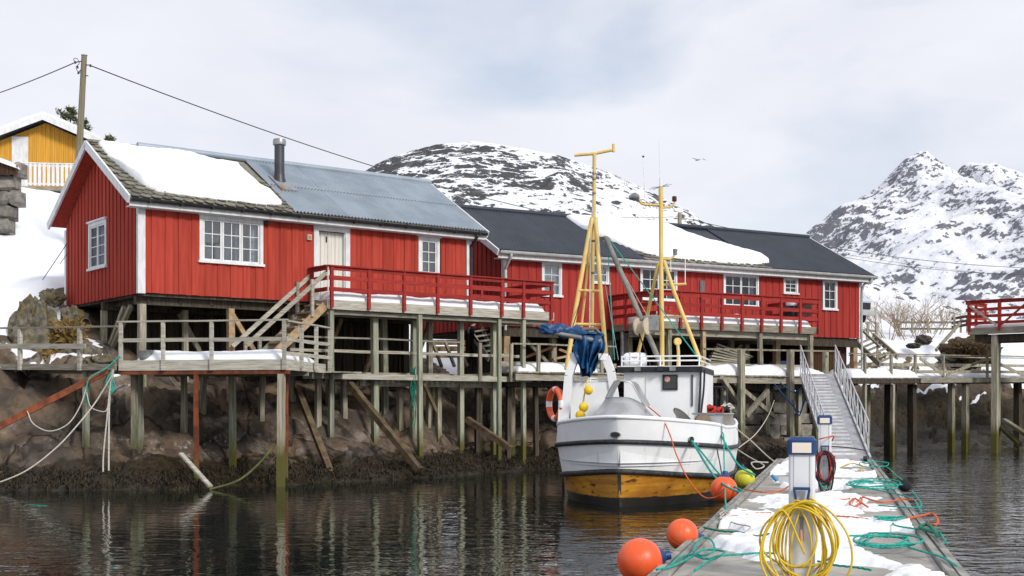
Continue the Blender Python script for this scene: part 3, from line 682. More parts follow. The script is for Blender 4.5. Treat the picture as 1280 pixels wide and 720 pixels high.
# outline of the snow on the slates (u against distance up the slope)
lo1 = interp([(r0+0.28,2.9),(r0+0.45,1.75),(r0+0.65,0.85),(r0+0.95,0.50),(1.2,0.42),(2.6,0.33),(3.6,0.30),(4.3,0.32),(uS-0.6,0.34),(uS-0.28,0.62)])
hi1 = interp([(r0+0.28,RL+0.02),(2.2,RL+0.03),(3.0,RL-0.25),(3.9,RL-0.6),(uS-1.1,2.0),(uS-0.55,1.25),(uS-0.28,0.7)])
bx_ = uS-0.05
slates(roof, rm, lambda u, w: (r0 < u < bx_) and (w < lo1(u)+0.25 or u < r0+1.0 or u > uS-0.9 and w < 2.3), r0, bx_, RL, SLATE)
sb = snow_slab(rm, r0+0.28, uS-0.29, ragged(lo1, 3, 0.10), ragged(hi1, 4, 0.08), 0.25, 120, 34, 5, rough=0.14)
sb.solo('roof_snow', SNOW, 'thick snow slab on the slates of the cabin with the metal flue', 'snow', H1, smooth=60)
# verge boards, fascia, gutter
def verge(u, m, rmv, Lv):
    MB().add([rmv((u-0.03,-0.06,-0.16)),rmv((u+0.03,-0.06,-0.16)),rmv((u+0.03,Lv+0.0,-0.16)),rmv((u-0.03,Lv+0.0,-0.16)),rmv((u-0.03,-0.06,0.06)),rmv((u+0.03,-0.06,0.06)),rmv((u+0.03,Lv,0.06)),rmv((u-0.03,Lv,0.06))],
       [(0,3,2,1),(4,5,6,7),(0,1,5,4),(1,2,6,5),(2,3,7,6),(3,0,4,7)]).build('verge_board', m, cab)
for u in (r0-0.035, r1+0.065): verge(u, WHITE, rm, RL-0.01); verge(u, WHITE, rmb, RLb-0.01)
MB().box((r0,EV+0.02,EZ-0.24),(r1,EV+0.06,EZ-0.11)).build('fascia', WHITE, cab)
MB().box((r0+0.02,EV+0.062,EZ-0.25),(r1-0.02,-0.056,EZ-0.22)).build('soffit', WHITE, cab)
g = MB(); n = 8; prof = [(EV-0.03+0.075*math.cos(math.pi+math.pi*k/n)-0.045, EZ-0.035+0.09*math.sin(math.pi+math.pi*k/n)) for k in range(n+1)]
g.add([(r0, a, z) for a, z in prof]+[(r1, a, z) for a, z in prof], [(k,k+1,n+2+k,n+1+k) for k in range(n)]); g.build('gutter', BLACK, cab, smooth=60)
for k in range(13): MB().box((r0+0.5+k*0.92,EV-0.155,EZ-0.14),(r0+0.53+k*0.92,EV+0.019,EZ-0.02)).build('gutter_bracket', BLACK, cab)
ud = LEN1+0.02
MB().tube(cr([(ud,EV-0.07,EZ-0.1),(ud,EV-0.07,EZ-0.2),(ud,-0.16,EZ-0.45),(ud,-0.14,EZ-0.6),(ud,-0.14,FL1-0.3)], 4), 0.045, 10).build('downpipe', BLACK, cab, smooth=50)
# flue
w_ = 2.35; uf = um(349, w_); base = rm((uf,w_,0.03)); zt_ = H1.zat(176, base[0], base[1])
fl = MB().lathe([(0.20,-0.18),(0.20,0.05),(0.17,0.12),(0.155,0.30),(0.155,zt_-base[2]-0.14)], base, 18).build('flue', FLUE, cab, smooth=35)
MB().lathe([(0.155,0),(0.20,0.03),(0.205,0.13),(0.19,0.20),(0.12,0.22)], (base[0],base[1],zt_-0.16), 18).build('cowl', GREYM, fl, smooth=35)
fp = MB(); fp.add([rm((uf-0.26,w_-0.75,0.112)),rm((uf+0.26,w_-0.75,0.112)),rm((uf+0.26,w_+0.3,0.112)),rm((uf-0.26,w_+0.3,0.112)),rm((uf-0.26,w_-0.75,0.03)),rm((uf+0.26,w_-0.75,0.03)),rm((uf+0.26,w_+0.3,0.03)),rm((uf-0.26,w_+0.3,0.03))],
  [(0,1,2,3),(4,5,1,0),(5,6,2,1),(6,7,3,2),(7,4,0,3)]); fp.build('flashing', mat('rusty_flashing', (0.26,0.29,0.32), (0.22,0.24,0.26), rough=0.6, c=(0.28,0.13,0.06), csc=(4,4,4), clo=0.5, chi=0.62), cab)
# floor frame and foundation posts
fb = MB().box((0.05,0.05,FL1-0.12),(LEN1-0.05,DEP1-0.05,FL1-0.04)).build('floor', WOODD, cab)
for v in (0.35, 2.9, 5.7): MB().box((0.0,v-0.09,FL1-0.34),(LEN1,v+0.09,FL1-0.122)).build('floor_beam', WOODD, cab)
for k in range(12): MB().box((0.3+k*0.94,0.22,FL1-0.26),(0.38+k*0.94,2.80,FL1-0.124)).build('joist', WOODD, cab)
def post(parent, fr, u, v, ztop, w, m, zb=None, round_=False, name='post', lean=(0,0)):
    p = fr.w((u,v,0)); z = zb if zb is not None else gz(p.x, p.y)-0.25
    b = MB(); w *= random.uniform(0.86, 1.08); lean = (lean[0]+random.uniform(-.035,.035), lean[1]+random.uniform(-.03,.03)) if not round_ else lean
    if round_: b.tube([(u+lean[0],v+lean[1],z),(u+lean[0]*.5,v+lean[1]*.5,(z+ztop)/2),(u,v,ztop)], w/2, 10)
    else: b.beam((u+lean[0],v+lean[1],z),(u,v,ztop), w*1.04, w*1.04, taper=0.94, seg=4, wob=0.008)
    return b.build(name, m, parent, smooth=40 if round_ else None)
for u, v, w, m in ((0.10,0.1,0.19,WOODV),(2.75,0.12,0.17,WOODN),(2.0,1.6,0.14,WOODV),(4.9,0.5,0.16,WOODV),(6.3,0.7,0.2,WOODG),(8.2,0.6,0.17,WOODG),(9.8,0.4,0.18,WOODV),(0.1,3.0,0.18,WOODV),(0.1,4.6,0.18,WOODG),(0.1,5.7,0.24,WOODG),(3.4,3.0,0.2,WOODD),(6.8,3.0,0.2,WOODD),(10.5,3.0,0.2,WOODD),(1.2,2.6,0.16,WOODD),(5.5,2.4,0.16,WOODD)):
    post(cab, H1, u, v, FL1-0.34, w, m)
for p, q in (((0.1,3.0,3.2),(0.1,0.9,FL1-0.35)),((0.1,4.7,FL1-0.35),(0.1,3.1,3.4)),((0.1,2.9,3.4),(0.1,1.4,FL1-0.35)),((2.8,0.25,FL1-0.4),(3.9,0.25,3.1)),((4.9,0.3,FL1-0.45),(3.7,0.3,3.2)),((2.0,2.0,FL1-0.4),(3.0,2.0,3.0)),((8.9,1.8,FL1-.4),(8.2,1.8,3)),((10.2,1.0,FL1-0.4),(9.3,1.0,2.6)),((7.0,1.2,FL1-.4),(6.2,1.2,2.8))):
    MB().beam(p, q, 0.11, 0.13).build('brace', WOODN if q[0] > 3.8 else WOODV, cab)
# dark boarding deep under the floor, added backing stops light through its gaps
MB().box((0.2,3.42,2.0),(LEN1-0.1,3.5,FL1-0.125)).build('light_stop_backing', WOODD, cab)
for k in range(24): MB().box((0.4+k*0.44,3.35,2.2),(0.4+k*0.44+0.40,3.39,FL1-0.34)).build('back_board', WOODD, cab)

# ------------------------------------------------------------------ the long red cabin behind
FL2 = 4.88; LEN2 = 16.9; DEP2 = 7.0; TOP2 = 7.28
EV2, EZ2 = -0.42, 7.42; RV2, RZ2 = DEP2/2, 9.42
cab2 = thing('red_cabin', 'long red board-clad cabin with dark roof and white gutter behind the moored boat', 'cabin', H2, (0, 0, FL2))
u2 = lambda px, v=0: H2.uat(px, v)
def hole2(px0, px1, py0, py1):
    a, b = u2(px0), u2(px1); m = (a+b)/2; return (a, b, H2.zat(py1, m), H2.zat(py0, m))
wins = [(hole2(676,701,328,369),1,2,3),(hole2(737,760,331,353),1,2,2),(hole2(799,845,335,374),2,2,3),(hole2(903,947,343,382),2,2,3),(hole2(978,996,347,366),1,2,3),(hole2(1027,1045,350,386),1,2,3)]
wins = [((a,b,max(z0,5.0),min(z1,TOP2-0.03)),n,pc,pr) for (a,b,z0,z1),n,pc,pr in wins]
hl = [w[0] for w in wins]
wb = MB(); u = 0.02
for h in hl:
    wb.box((u,0.04,FL2+0.01),(h[0],0.14,TOP2)); wb.box((h[0],0.04,FL2+0.01),(h[1],0.14,h[2])); wb.box((h[0],0.04,h[3]),(h[1],0.14,TOP2)); u = h[1]
wb.box((u,0.04,FL2+0.01),(LEN2-0.02,0.14,TOP2)); w2o = wb.build('front_wall', RED2, cab2)
planks(cab2, w2o, fx, 0.12, LEN2-0.06, FL2-0.03, lambda s: TOP2-0.02, 0.17, RED2, hl)
gt2 = lambda s: 7.30 + (RZ2-0.12-7.30)*(1-abs(s-DEP2/2)/(DEP2/2))
g2 = MB(gxf); g2.prism([(0.02,-0.12,FL2),(DEP2-0.02,-0.12,FL2),(DEP2-0.02,-0.12,7.3),(DEP2/2,-0.12,RZ2-0.13),(0.02,-0.12,7.3)], (0,0.08,0)); g2o = g2.build('gable_wall', RED2, cab2)
planks(cab2, g2o, gxf, 0.02, DEP2-0.1, FL2-0.04, gt2, 0.17, RED2)
rx2 = lambda p: (LEN2+p[1], p[0], p[2])
MB(rx2).prism([(0.02,-0.12,FL2),(DEP2,-0.12,FL2),(DEP2,-0.12,7.3),(DEP2/2,-0.12,RZ2-0.1),(0.02,-0.12,7.3)], (0,0.12,0)).build('gable_wall', RED2, cab2)
MB().box((0.1,DEP2-0.12,FL2),(LEN2-0.1,DEP2,7.3)).build('back_wall', RED2, cab2)
for a in (-0.07, LEN2-0.06): MB().box((a,-0.08,FL2-0.05),(a+0.15,0.08,7.3)).build('corner_board', WHITE, cab2)
for i, (h, n, pc, pr) in enumerate(wins):
    window(cab2, lambda p: (p[0], -0.035-p[1], p[2]), h[0], h[1], h[2], h[3], n, pc, pr, glassm=GLASS if i < 2 else GLASSD, room=ROOM if i < 2 else DARK, casing=0.075, sash=0.034, curtain=((0.05,0.95),) if i < 2 else ((0.02,0.12),(0.88,0.98)), head=False)
RL2, rm2 = roofmap(EV2, EZ2, RV2, RZ2); RL2b, rm2b = roofmap(DEP2-EV2, EZ2, RV2, RZ2)
q0, q1 = -0.45, LEN2+0.40
def slab2(rm_, RL_, m):
    q = [rm_((q0,0,-0.10)),rm_((q1,0,-0.10)),rm_((q1,RL_,-0.10)),rm_((q0,RL_,-0.10)),rm_((q0,0,0)),rm_((q1,0,0)),rm_((q1,RL_,0)),rm_((q0,RL_,0))]
    return MB().add(q, [(0,3,2,1),(4,5,6,7),(0,1,5,4),(1,2,6,5),(2,3,7,6),(3,0,4,7)])
roof2 = slab2(rm2, RL2, None).build('roof', METD, cab2); slab2(rm2b, RL2b, None).build('roof_back', METD, cab2)
uA, uB = H2.uat(806, EV2), H2.uat(960, EV2)              # slates between the two sheeted ends
for a, e in ((q0-0.03, uA), (uB, q1+0.03)): corrugated(roof2, rm2, a, e, -0.03, RL2+0.02, 0.15, 0.016, METD, h=0.05, sheet=1.05)
corrugated(roof2, rm2b, q0, q1, 0, RL2b, 0.15, 0.016, METD, h=0.05, sheet=3.0)
MB().tube([(q0-0.03,RV2,RZ2+0.06),(q1+0.03,RV2,RZ2+0.06)], 0.10, 10).build('ridge_cap', METD, roof2, smooth=50)
lo2 = interp([(uA-1.05,3.3),(uA-0.75,2.4),(uA-0.1,1.25),(uA+0.5,0.66),(uA+1.3,0.35),(uB-2,0.22),(uB-0.4,0.25),(uB,0.42),(uB+0.5,0.62),(uB+0.62,0.9)])
hi2 = interp([(uA-1.05,RL2-0.05),(uA-0.2,RL2+0.05),(uB-3.6,RL2+0.06),(uB-2.6,RL2-0.25),(uB-1.2,2.6),(uB-0.2,1.75),(uB+0.45,1.2),(uB+0.62,0.95)])
slates(roof2, rm2, lambda u, w: w < lo2(u)+0.22, uA, uB, RL2, SLATE, 0.34, 0.28)
snow_slab(rm2, uA-1.05, uB+0.62, ragged(lo2, 13, 0.06), ragged(hi2, 14, 0.08), 0.28, 120, 30, 15, rough=0.13).solo('roof_snow', SNOW, 'thick snow slab lying on the dark roof of the long cabin', 'snow', H2, smooth=60)
for u in (q0-0.035, q1+0.065):
    for rmv, Lv in ((rm2, RL2), (rm2b, RL2b)):
        MB().add([rmv((u-0.03,-0.06,-0.16)),rmv((u+0.03,-0.06,-0.16)),rmv((u+0.03,Lv,-0.16)),rmv((u-0.03,Lv,-0.16)),rmv((u-0.03,-0.06,0.05)),rmv((u+0.03,-0.06,0.05)),rmv((u+0.03,Lv,0.05)),rmv((u-0.03,Lv,0.05))],
          [(0,3,2,1),(4,5,6,7),(0,1,5,4),(1,2,6,5),(2,3,7,6),(3,0,4,7)]).build('verge_board', WHITE, cab2)
MB().box((q0,EV2+0.02,EZ2-0.26),(q1,EV2+0.06,EZ2-0.10)).build('fascia', WHITE, cab2)
MB().box((q0+0.02,EV2+0.062,EZ2-0.27),(q1-0.02,-0.056,EZ2-0.24)).build('soffit', WHITE, cab2)
g = MB(); n = 8; prof = [(EV2-0.075+0.095*math.cos(math.pi+math.pi*k/n), EZ2-0.01+0.12*math.sin(math.pi+math.pi*k/n)) for k in range(n+1)]
g.add([(q0, a, z) for a, z in prof]+[(q1+0.1, a, z) for a, z in prof], [(k,k+1,n+2+k,n+1+k) for k in range(n)]+[tuple(range(n+1))]); g.build('gutter', GREYG, cab2, smooth=60)
MB().tube(cr([(0.0,EV2-0.07,EZ2-0.1),(0.0,EV2-0.07,EZ2-0.2),(-0.02,-0.14,EZ2-0.6),(-0.02,-0.13,EZ2-0.8),(-0.02,-0.13,FL2-0.2)], 4), 0.05, 10).build('downpipe', GREYG, cab2, smooth=50)
MB().tube(cr([(LEN2+0.25,EV2-0.07,EZ2-0.1),(LEN2+0.2,EV2-0.02,EZ2-0.3),(LEN2+0.06,-0.12,EZ2-0.6),(LEN2+0.04,-0.13,FL2-0.8),(LEN2+0.04,-0.13,3.3)], 4), 0.05, 10).build('downpipe', GREYG, cab2, smooth=50)
uu = u2(876); MB(fx).box((uu-0.11,0.06,H2.zat(374,uu)),(uu+0.11,0.10,H2.zat(351,uu))).build('wall_plank', mat('grey_plank',(0.15,0.16,0.18),(0.09,0.09,0.10),WV), cab2)
# floor, brown store room at the far end, posts
MB().box((0.05,0.05,FL2-0.16),(LEN2-0.05,DEP2-0.05,FL2-0.04)).build('floor', WOODD, cab2)
for v in (0.12, 3.4): MB().box((0.0,v-0.1,FL2-0.40),(LEN2,v+0.1,FL2-0.162)).build('floor_beam', WOODD, cab2)
uR = H2.uat(1006, 0.6)
for k in range(16):
    a = uR+(LEN2-0.25-uR)*k/16; MB().box((a+0.008,0.45,3.0),(a+(LEN2-0.25-uR)/16-0.008,0.49+0.012*(k%2),FL2-0.165)).build('store_board', WOODB, cab2)
MB().box((uR-0.08,0.46,3.0),(uR,5.5,FL2-0.165)).build('store_wall', WOODB, cab2)
MB().box((0.1,3.62,2.2),(LEN2-0.3,3.7,FL2-0.165)).build('light_stop_backing', WOODD, cab2)  # added backing and boards keep the void under the long cabin dark
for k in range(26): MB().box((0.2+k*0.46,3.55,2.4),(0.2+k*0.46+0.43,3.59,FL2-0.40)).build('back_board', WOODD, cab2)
for u, v, m in ((0.12,0.1,WOODN),(2.3,0.5,WOODV),(4.6,0.3,WOODG),(6.9,0.4,WOODV),(9.0,0.4,WOODV),(11.2,0.4,WOODV),(uR-0.2,0.2,WOODN),(LEN2-0.15,0.15,WOODN),(3.4,2,WOODD),(8,2.2,WOODD),(5.6,1.6,WOODD)):
    post(cab2, H2, u, v, FL2-0.40, 0.22, m, zb=2.9)
MB().beam((10.2,0.3,3.9),(10.9,0.3,FL2-0.42), 0.12).build('brace', WOODN, cab2); MB().beam((1.2,0.6,FL2-0.45),(2.6,0.6,3.2), 0.12).build('brace', WOODV, cab2)

# ------------------------------------------------------------------ timber decks and walkways
def railing(parent, p, q, ts, h, rails, m, pw=0.10, below=0.0, rw=0.035, top=None, outside=0.06):
    """posts at the fractions ts from p to q (deck level points), and rails (height, width)"""
    p = Vector(p); q = Vector(q); d = (q-p).normalized(); nrm = Vector((d.y,-d.x,0))
    for t in ts:
        c = p.lerp(q, t); MB().beam(c-Vector((0,0,below)), c+Vector((0,0,h)), pw, pw*0.9, roll=math.atan2(d.y,d.x)).build('rail_post', m, parent)
    for z, w in rails:
        o_ = nrm*outside+Vector((0,0,z))
        MB().beam(p+o_-d*0.05, q+o_+d*0.05, rw, w, seg=6, wob=0.006).build('rail', m, parent)
    if top: MB().beam(p+Vector((0,0,h+0.02))-d*0.08, q+Vector((0,0,h+0.02))+d*0.08, top, 0.04, seg=6, wob=0.005).build('handrail', m, parent)
# deck of the near cabin
V1 = -1.06; D1 = 5.10; uL = H1.uat(411, V1); uE = H1.uat(688, V1)
dk = thing('timber_deck', 'raised deck with dark red railing along the near cabin door', 'deck', H1, (uL, V1, D1))
nb = 8
for k in range(nb):
    a = V1+0.02+k*(abs(V1)-0.12)/nb; MB().box((uL,a,D1-0.04),(uE,a+(abs(V1)-0.12)/nb-0.012,D1)).build('deck_board', WOODH, dk)
for k in range(12): MB().box((LEN1+0.12+0.0,-0.1+k*0.13,D1-0.042),(uE,0.01+k*0.13,D1-0.002)).build('deck_board', WOODH, dk)
MB().box((uL-0.03,V1-0.05,D1-0.26),(uE+0.12,V1+0.005,D1+0.015)).build('fascia', WOODP, dk)
MB().box((uL-0.05,V1+0.006,D1-0.24),(uL-0.002,-0.09,D1+0.012)).build('fascia', WOODP, dk)
for v in (V1+0.16, -0.16): MB().box((uL,v-0.07,D1-0.40),(uE,v+0.07,D1-0.17)).build('beam', WOODH, dk)
for k in range(15): MB().box((uL+0.2+k*0.56,V1+0.03,D1-0.168),(uL+0.27+k*0.56,-0.12,D1-0.042)).build('joist', WOODD, dk)
frac = [(H1.uat(px, V1)-uL)/(uE-uL) for px in (411,459,503,545,586,625,652,685)]; frac[0] = 0.005; frac[-1] = 0.995
railing(dk, (uL,V1-0.10,D1), (uE,V1-0.10,D1), frac, 0.98, ((0.32,0.12),(0.65,0.13),(0.93,0.12)), DRED, 0.095, 0.22, top=0.15, outside=0.0)
railing(dk, (uL-0.1,-0.18,D1), (uL-0.1,V1-0.02,D1), (0.02,), 0.98, ((0.32,0.12),(0.65,0.13),(0.93,0.12)), DRED, 0.10, 0.2, top=0.15, outside=0.0)
railing(dk, (uE+0.02,V1+0.05,D1), (uE+0.02,1.3,D1), (0.5,1.0), 0.98, ((0.32,0.12),(0.65,0.13),(0.93,0.12)), DRED, 0.095, 0.1, top=0.15, outside=0.0)
railing(dk, (uE,1.4,D1), (LEN1+0.5,1.4,D1), (0.5,1.0), 0.98, ((0.65,0.13),(0.93,0.12)), DRED, 0.095, 0.1, top=0.15, outside=0.0)
for px, v, w, m in ((413.5,V1+0.08,0.13,WOODG),(468,V1+0.45,0.175,WOODG),(517.5,V1+0.6,0.18,WOODG),(524,V1+0.06,0.14,WOODG),(576,V1+0.6,0.175,WOODG),(617,V1+0.6,0.175,WOODG),(623.5,V1+0.06,0.14,WOODP if False else WOODG),(654,V1+0.06,0.14,WOODG)):
    post(dk, H1, H1.uat(px, v), v, D1-0.27 if v < V1+0.1 else D1-0.41, w, m)
lod = ragged(interp([(uL,V1+0.04),(uE,V1+0.05)]), 22, 0.04, 2.0)
fl_ = lambda D: (lambda p: (p[0], p[1], D+p[2]))
snow_slab(fl_(D1), uL+0.05, uE-0.15, lod, interp([(uL,-0.3),(uL+0.4,-0.16),(LEN1,-0.14),(uE,-0.2)]), 0.30, 80, 14, 23, 0.2, 0.1).solo('deck_snow', SNOW, 'bank of snow lying on the deck with the long dark red railing by the near cabin', 'snow', H1, smooth=60)
# lower walkway under that deck
LW = 2.93; V0 = V1+0.10
wk = thing('timber_walkway', 'low timber walkway on posts under the deck of the near cabin', 'walkway', H1, (uL-1.2, V0, LW))
ua, ub = H1.uat(379, V0), H1.uat(665, V0)
MB().box((ua,V0-0.03,LW-0.13),(ub,V0+0.035,LW+0.03)).build('edge_beam', WOODP, wk)
MB().box((ua+2.2,V0+0.5,LW-0.32),(ub-1.0,V0+0.62,LW-0.12)).build('bearer', WOODH, wk)
for k in range(40): 
    a = ua+0.1+k*(ub-ua-0.2)/40; MB().box((a,V0+0.036,LW+0.0+random.uniform(0,.012)),(a+(ub-ua-0.2)/40-0.012,V0+1.25+random.uniform(-.05,.05),LW+0.045)).build('plank', WOODH, wk)
MB().box((ua,V0+1.0,LW+0.05),(ub-0.4,V0+1.1,LW+0.12)).build('kerb_board', WOODH, wk)
for z, w in ((LW+1.12,0.05),(LW+0.72,0.09)): MB().beam((ua-0.2,V0+0.44,z+0.0),(H1.uat(577,V0+0.44),V0+0.44,z), 0.045, w, seg=8, wob=0.01).build('rail', WOODH, wk)
MB().beam((H1.uat(577,V0+0.44),V0+0.44,LW+0.72),(ub-0.2,V0+0.44,LW+0.72),0.045,0.09).build('rail', WOODP, wk)
for px in (430, 500, 548, 600, 640): post(wk, H1, H1.uat(px, V0+1.0), V0+1.0, LW, 0.15, WOODV)
# leaning props on the rocks
for i, (p0, p1, w) in enumerate(((at(371,484,38.3), at(416,598,35.3), 0.17),(at(437,480,38.6), at(525,588,36.8), 0.19),(at(530,480,40.4), at(546,515,40.6), 0.10),(at(584,524,42.0), at(640,562,41.0), 0.2))):
    MB().beam(p0, p1, w, w*0.9).solo('leaning_prop', WOODBR, ['algae-stained timber prop leaning beside the snowy platform','long squared timber leaning down the rock under the long deck','short brown plank leaning on the rock below the walkway','dark timber lying down the rock toward the boat'][i], 'timber')
# platform with snow
PZ = 3.02; PF = Fr(-9.86, 33.1, -10.7)
pu = lambda px, v=0: PF.uat(px, v)
P1 = pu(357); PD = 3.0
pl = thing('timber_platform', 'snow-covered timber platform with grey railing in front of the near cabin', 'platform', PF, (0, 0, PZ))
MB().box((-0.05,-0.03,PZ-0.14),(P1+0.02,0.03,PZ+0.12)).build('fascia', WOODP, pl)
MB().box((P1-0.03,0.032,PZ-0.14),(P1+0.02,PD,PZ+0.10)).build('fascia', WOODP, pl)
for k in range(15): MB().box((0.0,0.034+k*PD/15,PZ-0.03),(P1-0.032,0.034+(k+1)*PD/15-0.012,PZ+0.01)).build('plank', WOODH, pl)
MB().box((-0.05,-0.01,PZ-0.24),(P1+0.1,0.07,PZ-0.145)).build('steel_beam', RUST, pl)
MB().box((0.1,1.6,PZ-0.25),(P1,1.7,PZ-0.04)).build('bearer', WOODH, pl)
fr4 = [0.004]+[pu(px)/P1 for px in (205,265.5)]+[0.996]
railing(pl, (0,-0.05,PZ+0.02), (P1,-0.05,PZ+0.02), fr4, 1.05, ((0.60,0.095),), WOODP, 0.085, 0.16, top=0.085, outside=0.0, rw=0.03)
railing(pl, (P1,0.02,PZ+0.02), (P1+0.15,PD,PZ+0.02), (0.33,0.66,0.98), 1.03, ((0.60,0.09),(0.25,0.09)), WOODP, 0.09, 0.1, top=0.10, outside=0.0, rw=0.03)
for px, v, m, w, zb in ((168,0.5,WOODV,0.13,0.9),(174,1.0,WOODG,0.15,None),(245.5,0.02,RUST,0.11,-0.5),(351.5,0.03,WOODV,0.165,-0.4),(358,1.2,RUST,0.10,None),(290,2.2,WOODG,0.16,None),(230,2.4,WOODV,0.15,None)):
    post(pl, PF, pu(px, v), v, PZ-0.145 if v > 0.1 else PZ-0.242, w, m, zb)
snow_slab(fl_(PZ+0.01), 0.25, P1-0.12, ragged(interp([(0,0.25),(0.6,0.10),(P1,0.07)]), 32, 0.03), interp([(0,2.6),(P1,2.75)]), 0.34, 50, 16, 33, 0.3, 0.08).solo('platform_snow', SNOW, 'smooth thick snow on the railed platform before the near cabin', 'snow', PF, smooth=60)
# landing behind the platform, up to the stair
ld = thing('timber_landing', 'plank landing at the foot of the stair below the near cabin', 'landing', H1, (2.2, -1.4, 2.98))
for k in range(14): MB().box((1.2+k*0.33,-2.1,2.95),(1.2+k*0.33+0.31,-0.3,2.99)).build('plank', WOODH, ld)
for u in (1.6, 3.4, 5.2): post(ld, H1, u, -0.6, 2.95, 0.15, WOODV)
# left walkway running to the hillside
LF = Fr(-9.95, 33.15, 180-32.3)
lw = thing('timber_walkway', 'narrow timber walkway with grey handrail leading toward the lichen boulder', 'walkway', LF, (0, 0, 3.02))
l1 = LF.uat(-70); zl = lambda u: 3.02+0.02*u
for k in range(22):
    a = l1*k/22; MB().beam((a+0.11*1,0.04,zl(a)),(a+0.11,-0.95,zl(a)), l1/22-0.015, 0.04).build('plank', WOODH, lw)
MB().beam((0,0.07,zl(0)-0.05),(l1,0.07,zl(l1)-0.05), 0.05, 0.16).build('edge_beam', WOODH, lw)
MB().beam((0,-0.8,zl(0)-0.12),(l1,-0.8,zl(l1)-0.12), 0.08, 0.18).build('bearer', WOODH, lw)
us_ = [LF.uat(104), LF.uat(29.5), l1*0.97]
for u in us_: MB().beam((u,0.11,zl(u)-0.14),(u,0.11,zl(u)+0.98), 0.10, 0.09).build('rail_post', WOODP, lw)
MB().beam((-0.1,0.11,zl(0)+0.98),(l1,0.11,zl(l1)+1.0), 0.09, 0.045, seg=6, wob=0.008).build('handrail', WOODH, lw)
MB().beam((us_[0]-0.3,0.17,zl(0)+0.50),(l1,0.17,zl(l1)+0.52), 0.03, 0.13).build('rail', WOODP, lw)
for px, v, m, w in ((107.5,-0.15,WOODG,0.14),(20,-0.5,WOODV,0.14)): post(lw, LF, LF.uat(px, v), v, 2.9, w, m)
# rust-coloured steel strut
MB().beam(at(135,463,33.1), at(-30,548,32.6), 0.13, 0.16).solo('steel_strut', RUST, 'rusty orange steel strut slanting from the platform down to the rocks', 'strut')
# stair from the deck to the landing
st = thing('timber_stair', 'weathered open stair with pale handrails up to the near cabin deck', 'stair', H1, (3.1, -0.6, 2.99))
uT, uBt = uL-0.08, 3.05; zT, zB = D1+0.0, 2.99
for v in (-0.98, -0.16): MB().beam((uT,v,zT-0.16),(uBt,v,zB+0.02), 0.055, 0.24).build('stringer', WOODN if v < -0.5 else WOODH, st)
for k in range(9):
    t = (k+0.6)/9.3; MB().box((uT+(uBt-uT)*t-0.13,-0.95,zT+(zB-zT)*t-0.02),(uT+(uBt-uT)*t+0.13,-0.19,zT+(zB-zT)*t+0.025)).build('tread', WOODN, st)
for v in (-1.03, -0.12):
    MB().beam((uT,v,zT+0.80),(uBt-0.35,v,zB+0.72), 0.045, 0.12).build('handrail', WOODP if v > -0.5 else WOODH, st)
    MB().beam((uT-0.45,v,zT-0.5),(uT-0.45,v,zT+0.58), 0.09).build('rail_post', WOODH, st); MB().beam((uBt+0.05,v,zB),(uBt+0.05,v,zB+0.95), 0.09).build('rail_post', WOODH, st)
# bucket
b = MB().lathe([(0.13,0),(0.19,0.34),(0.205,0.345),(0.205,0.365),(0.185,0.36),(0.125,0.02)], (0.52,0.30,PZ+0.02), 20)
bk = thing('bucket', 'grey metal bucket standing on the snowy platform behind its corner post', 'bucket', PF, (0.52,0.30,PZ+0.02)); b.build('pail', GREYM, bk, smooth=40)
MB().tube(cr([(0.33,0.30,PZ+0.36),(0.36,0.22,PZ+0.25),(0.52,0.10,PZ+0.20),(0.68,0.22,PZ+0.25),(0.71,0.30,PZ+0.36)], 5), 0.008, 6).build('handle', GREYM, bk, smooth=60)

# ------------------------------------------------------------------ deck of the long cabin
D2 = 4.98; VD = -2.87; dL, dR = H2.uat(822, VD), H2.uat(1021, VD); wL = dL
d2 = thing('timber_deck', 'raised deck with red railing on the front of the long cabin behind the boat', 'deck', H2, (dL, VD, D2))
for k in range(14): MB().box((dL,VD+0.02+k*0.2,D2-0.04),(dR,VD+0.02+k*0.2+0.188,D2)).build('deck_board', WOODH, d2)
MB().box((dL-0.04,VD-0.05,D2-0.24),(dR+0.05,VD+0.0,D2+0.015)).build('fascia', WOODH, d2)
MB().box((dL-0.05,VD+0.002,D2-0.24),(dL-0.002,-0.08,D2+0.012)).build('fascia', WOODH, d2)
for v in (VD+0.25, -1.2): MB().box((dL,v-0.08,D2-0.46),(dR,v+0.08,D2-0.2)).build('beam', WOODH, d2)
for k in range(13): MB().box((dL+0.2+k*0.57,VD+0.03,D2-0.198),(dL+0.27+k*0.57,-0.1,D2-0.042)).build('joist', WOODD, d2)
RR = ((0.30,0.13),(0.62,0.13),(0.98,0.17))
railing(d2, (dL,VD-0.1,D2), (dR,VD-0.1,D2), [k/8 for k in range(9)], 1.06, RR, DRED, 0.10, 0.22, top=0.14, outside=0.0)
railing(d2, (dL-0.1,-0.15,D2), (dL-0.1,VD+0.0,D2), (0.02,0.35,0.68), 1.06, RR, DRED, 0.10, 0.2, top=0.14, outside=0.0)
railing(d2, (dR+0.1,VD+0.0,D2), (dR+0.1,-0.15,D2), (0.35,0.68,0.98), 1.06, RR, DRED, 0.10, 0.1, top=0.14, outside=0.0)
for px, v, m, w, r_ in ((778,-0.75,GREYM,0.17,1),(785.5,-0.3,WOODG,0.22,0),(879,VD+0.1,WOODN,0.15,0),(950,VD+0.1,WOODV,0.16,0),(1013,VD+0.1,WOODV,0.16,0),(914,-1.2,WOODV,0.2,0),(971,-1.2,WOODN,0.2,0),(836,VD+0.1,WOODV,0.16,0)):
    post(d2, H2, H2.uat(px, v), v, D2-0.26, w, m, zb=2.7, round_=bool(r_))
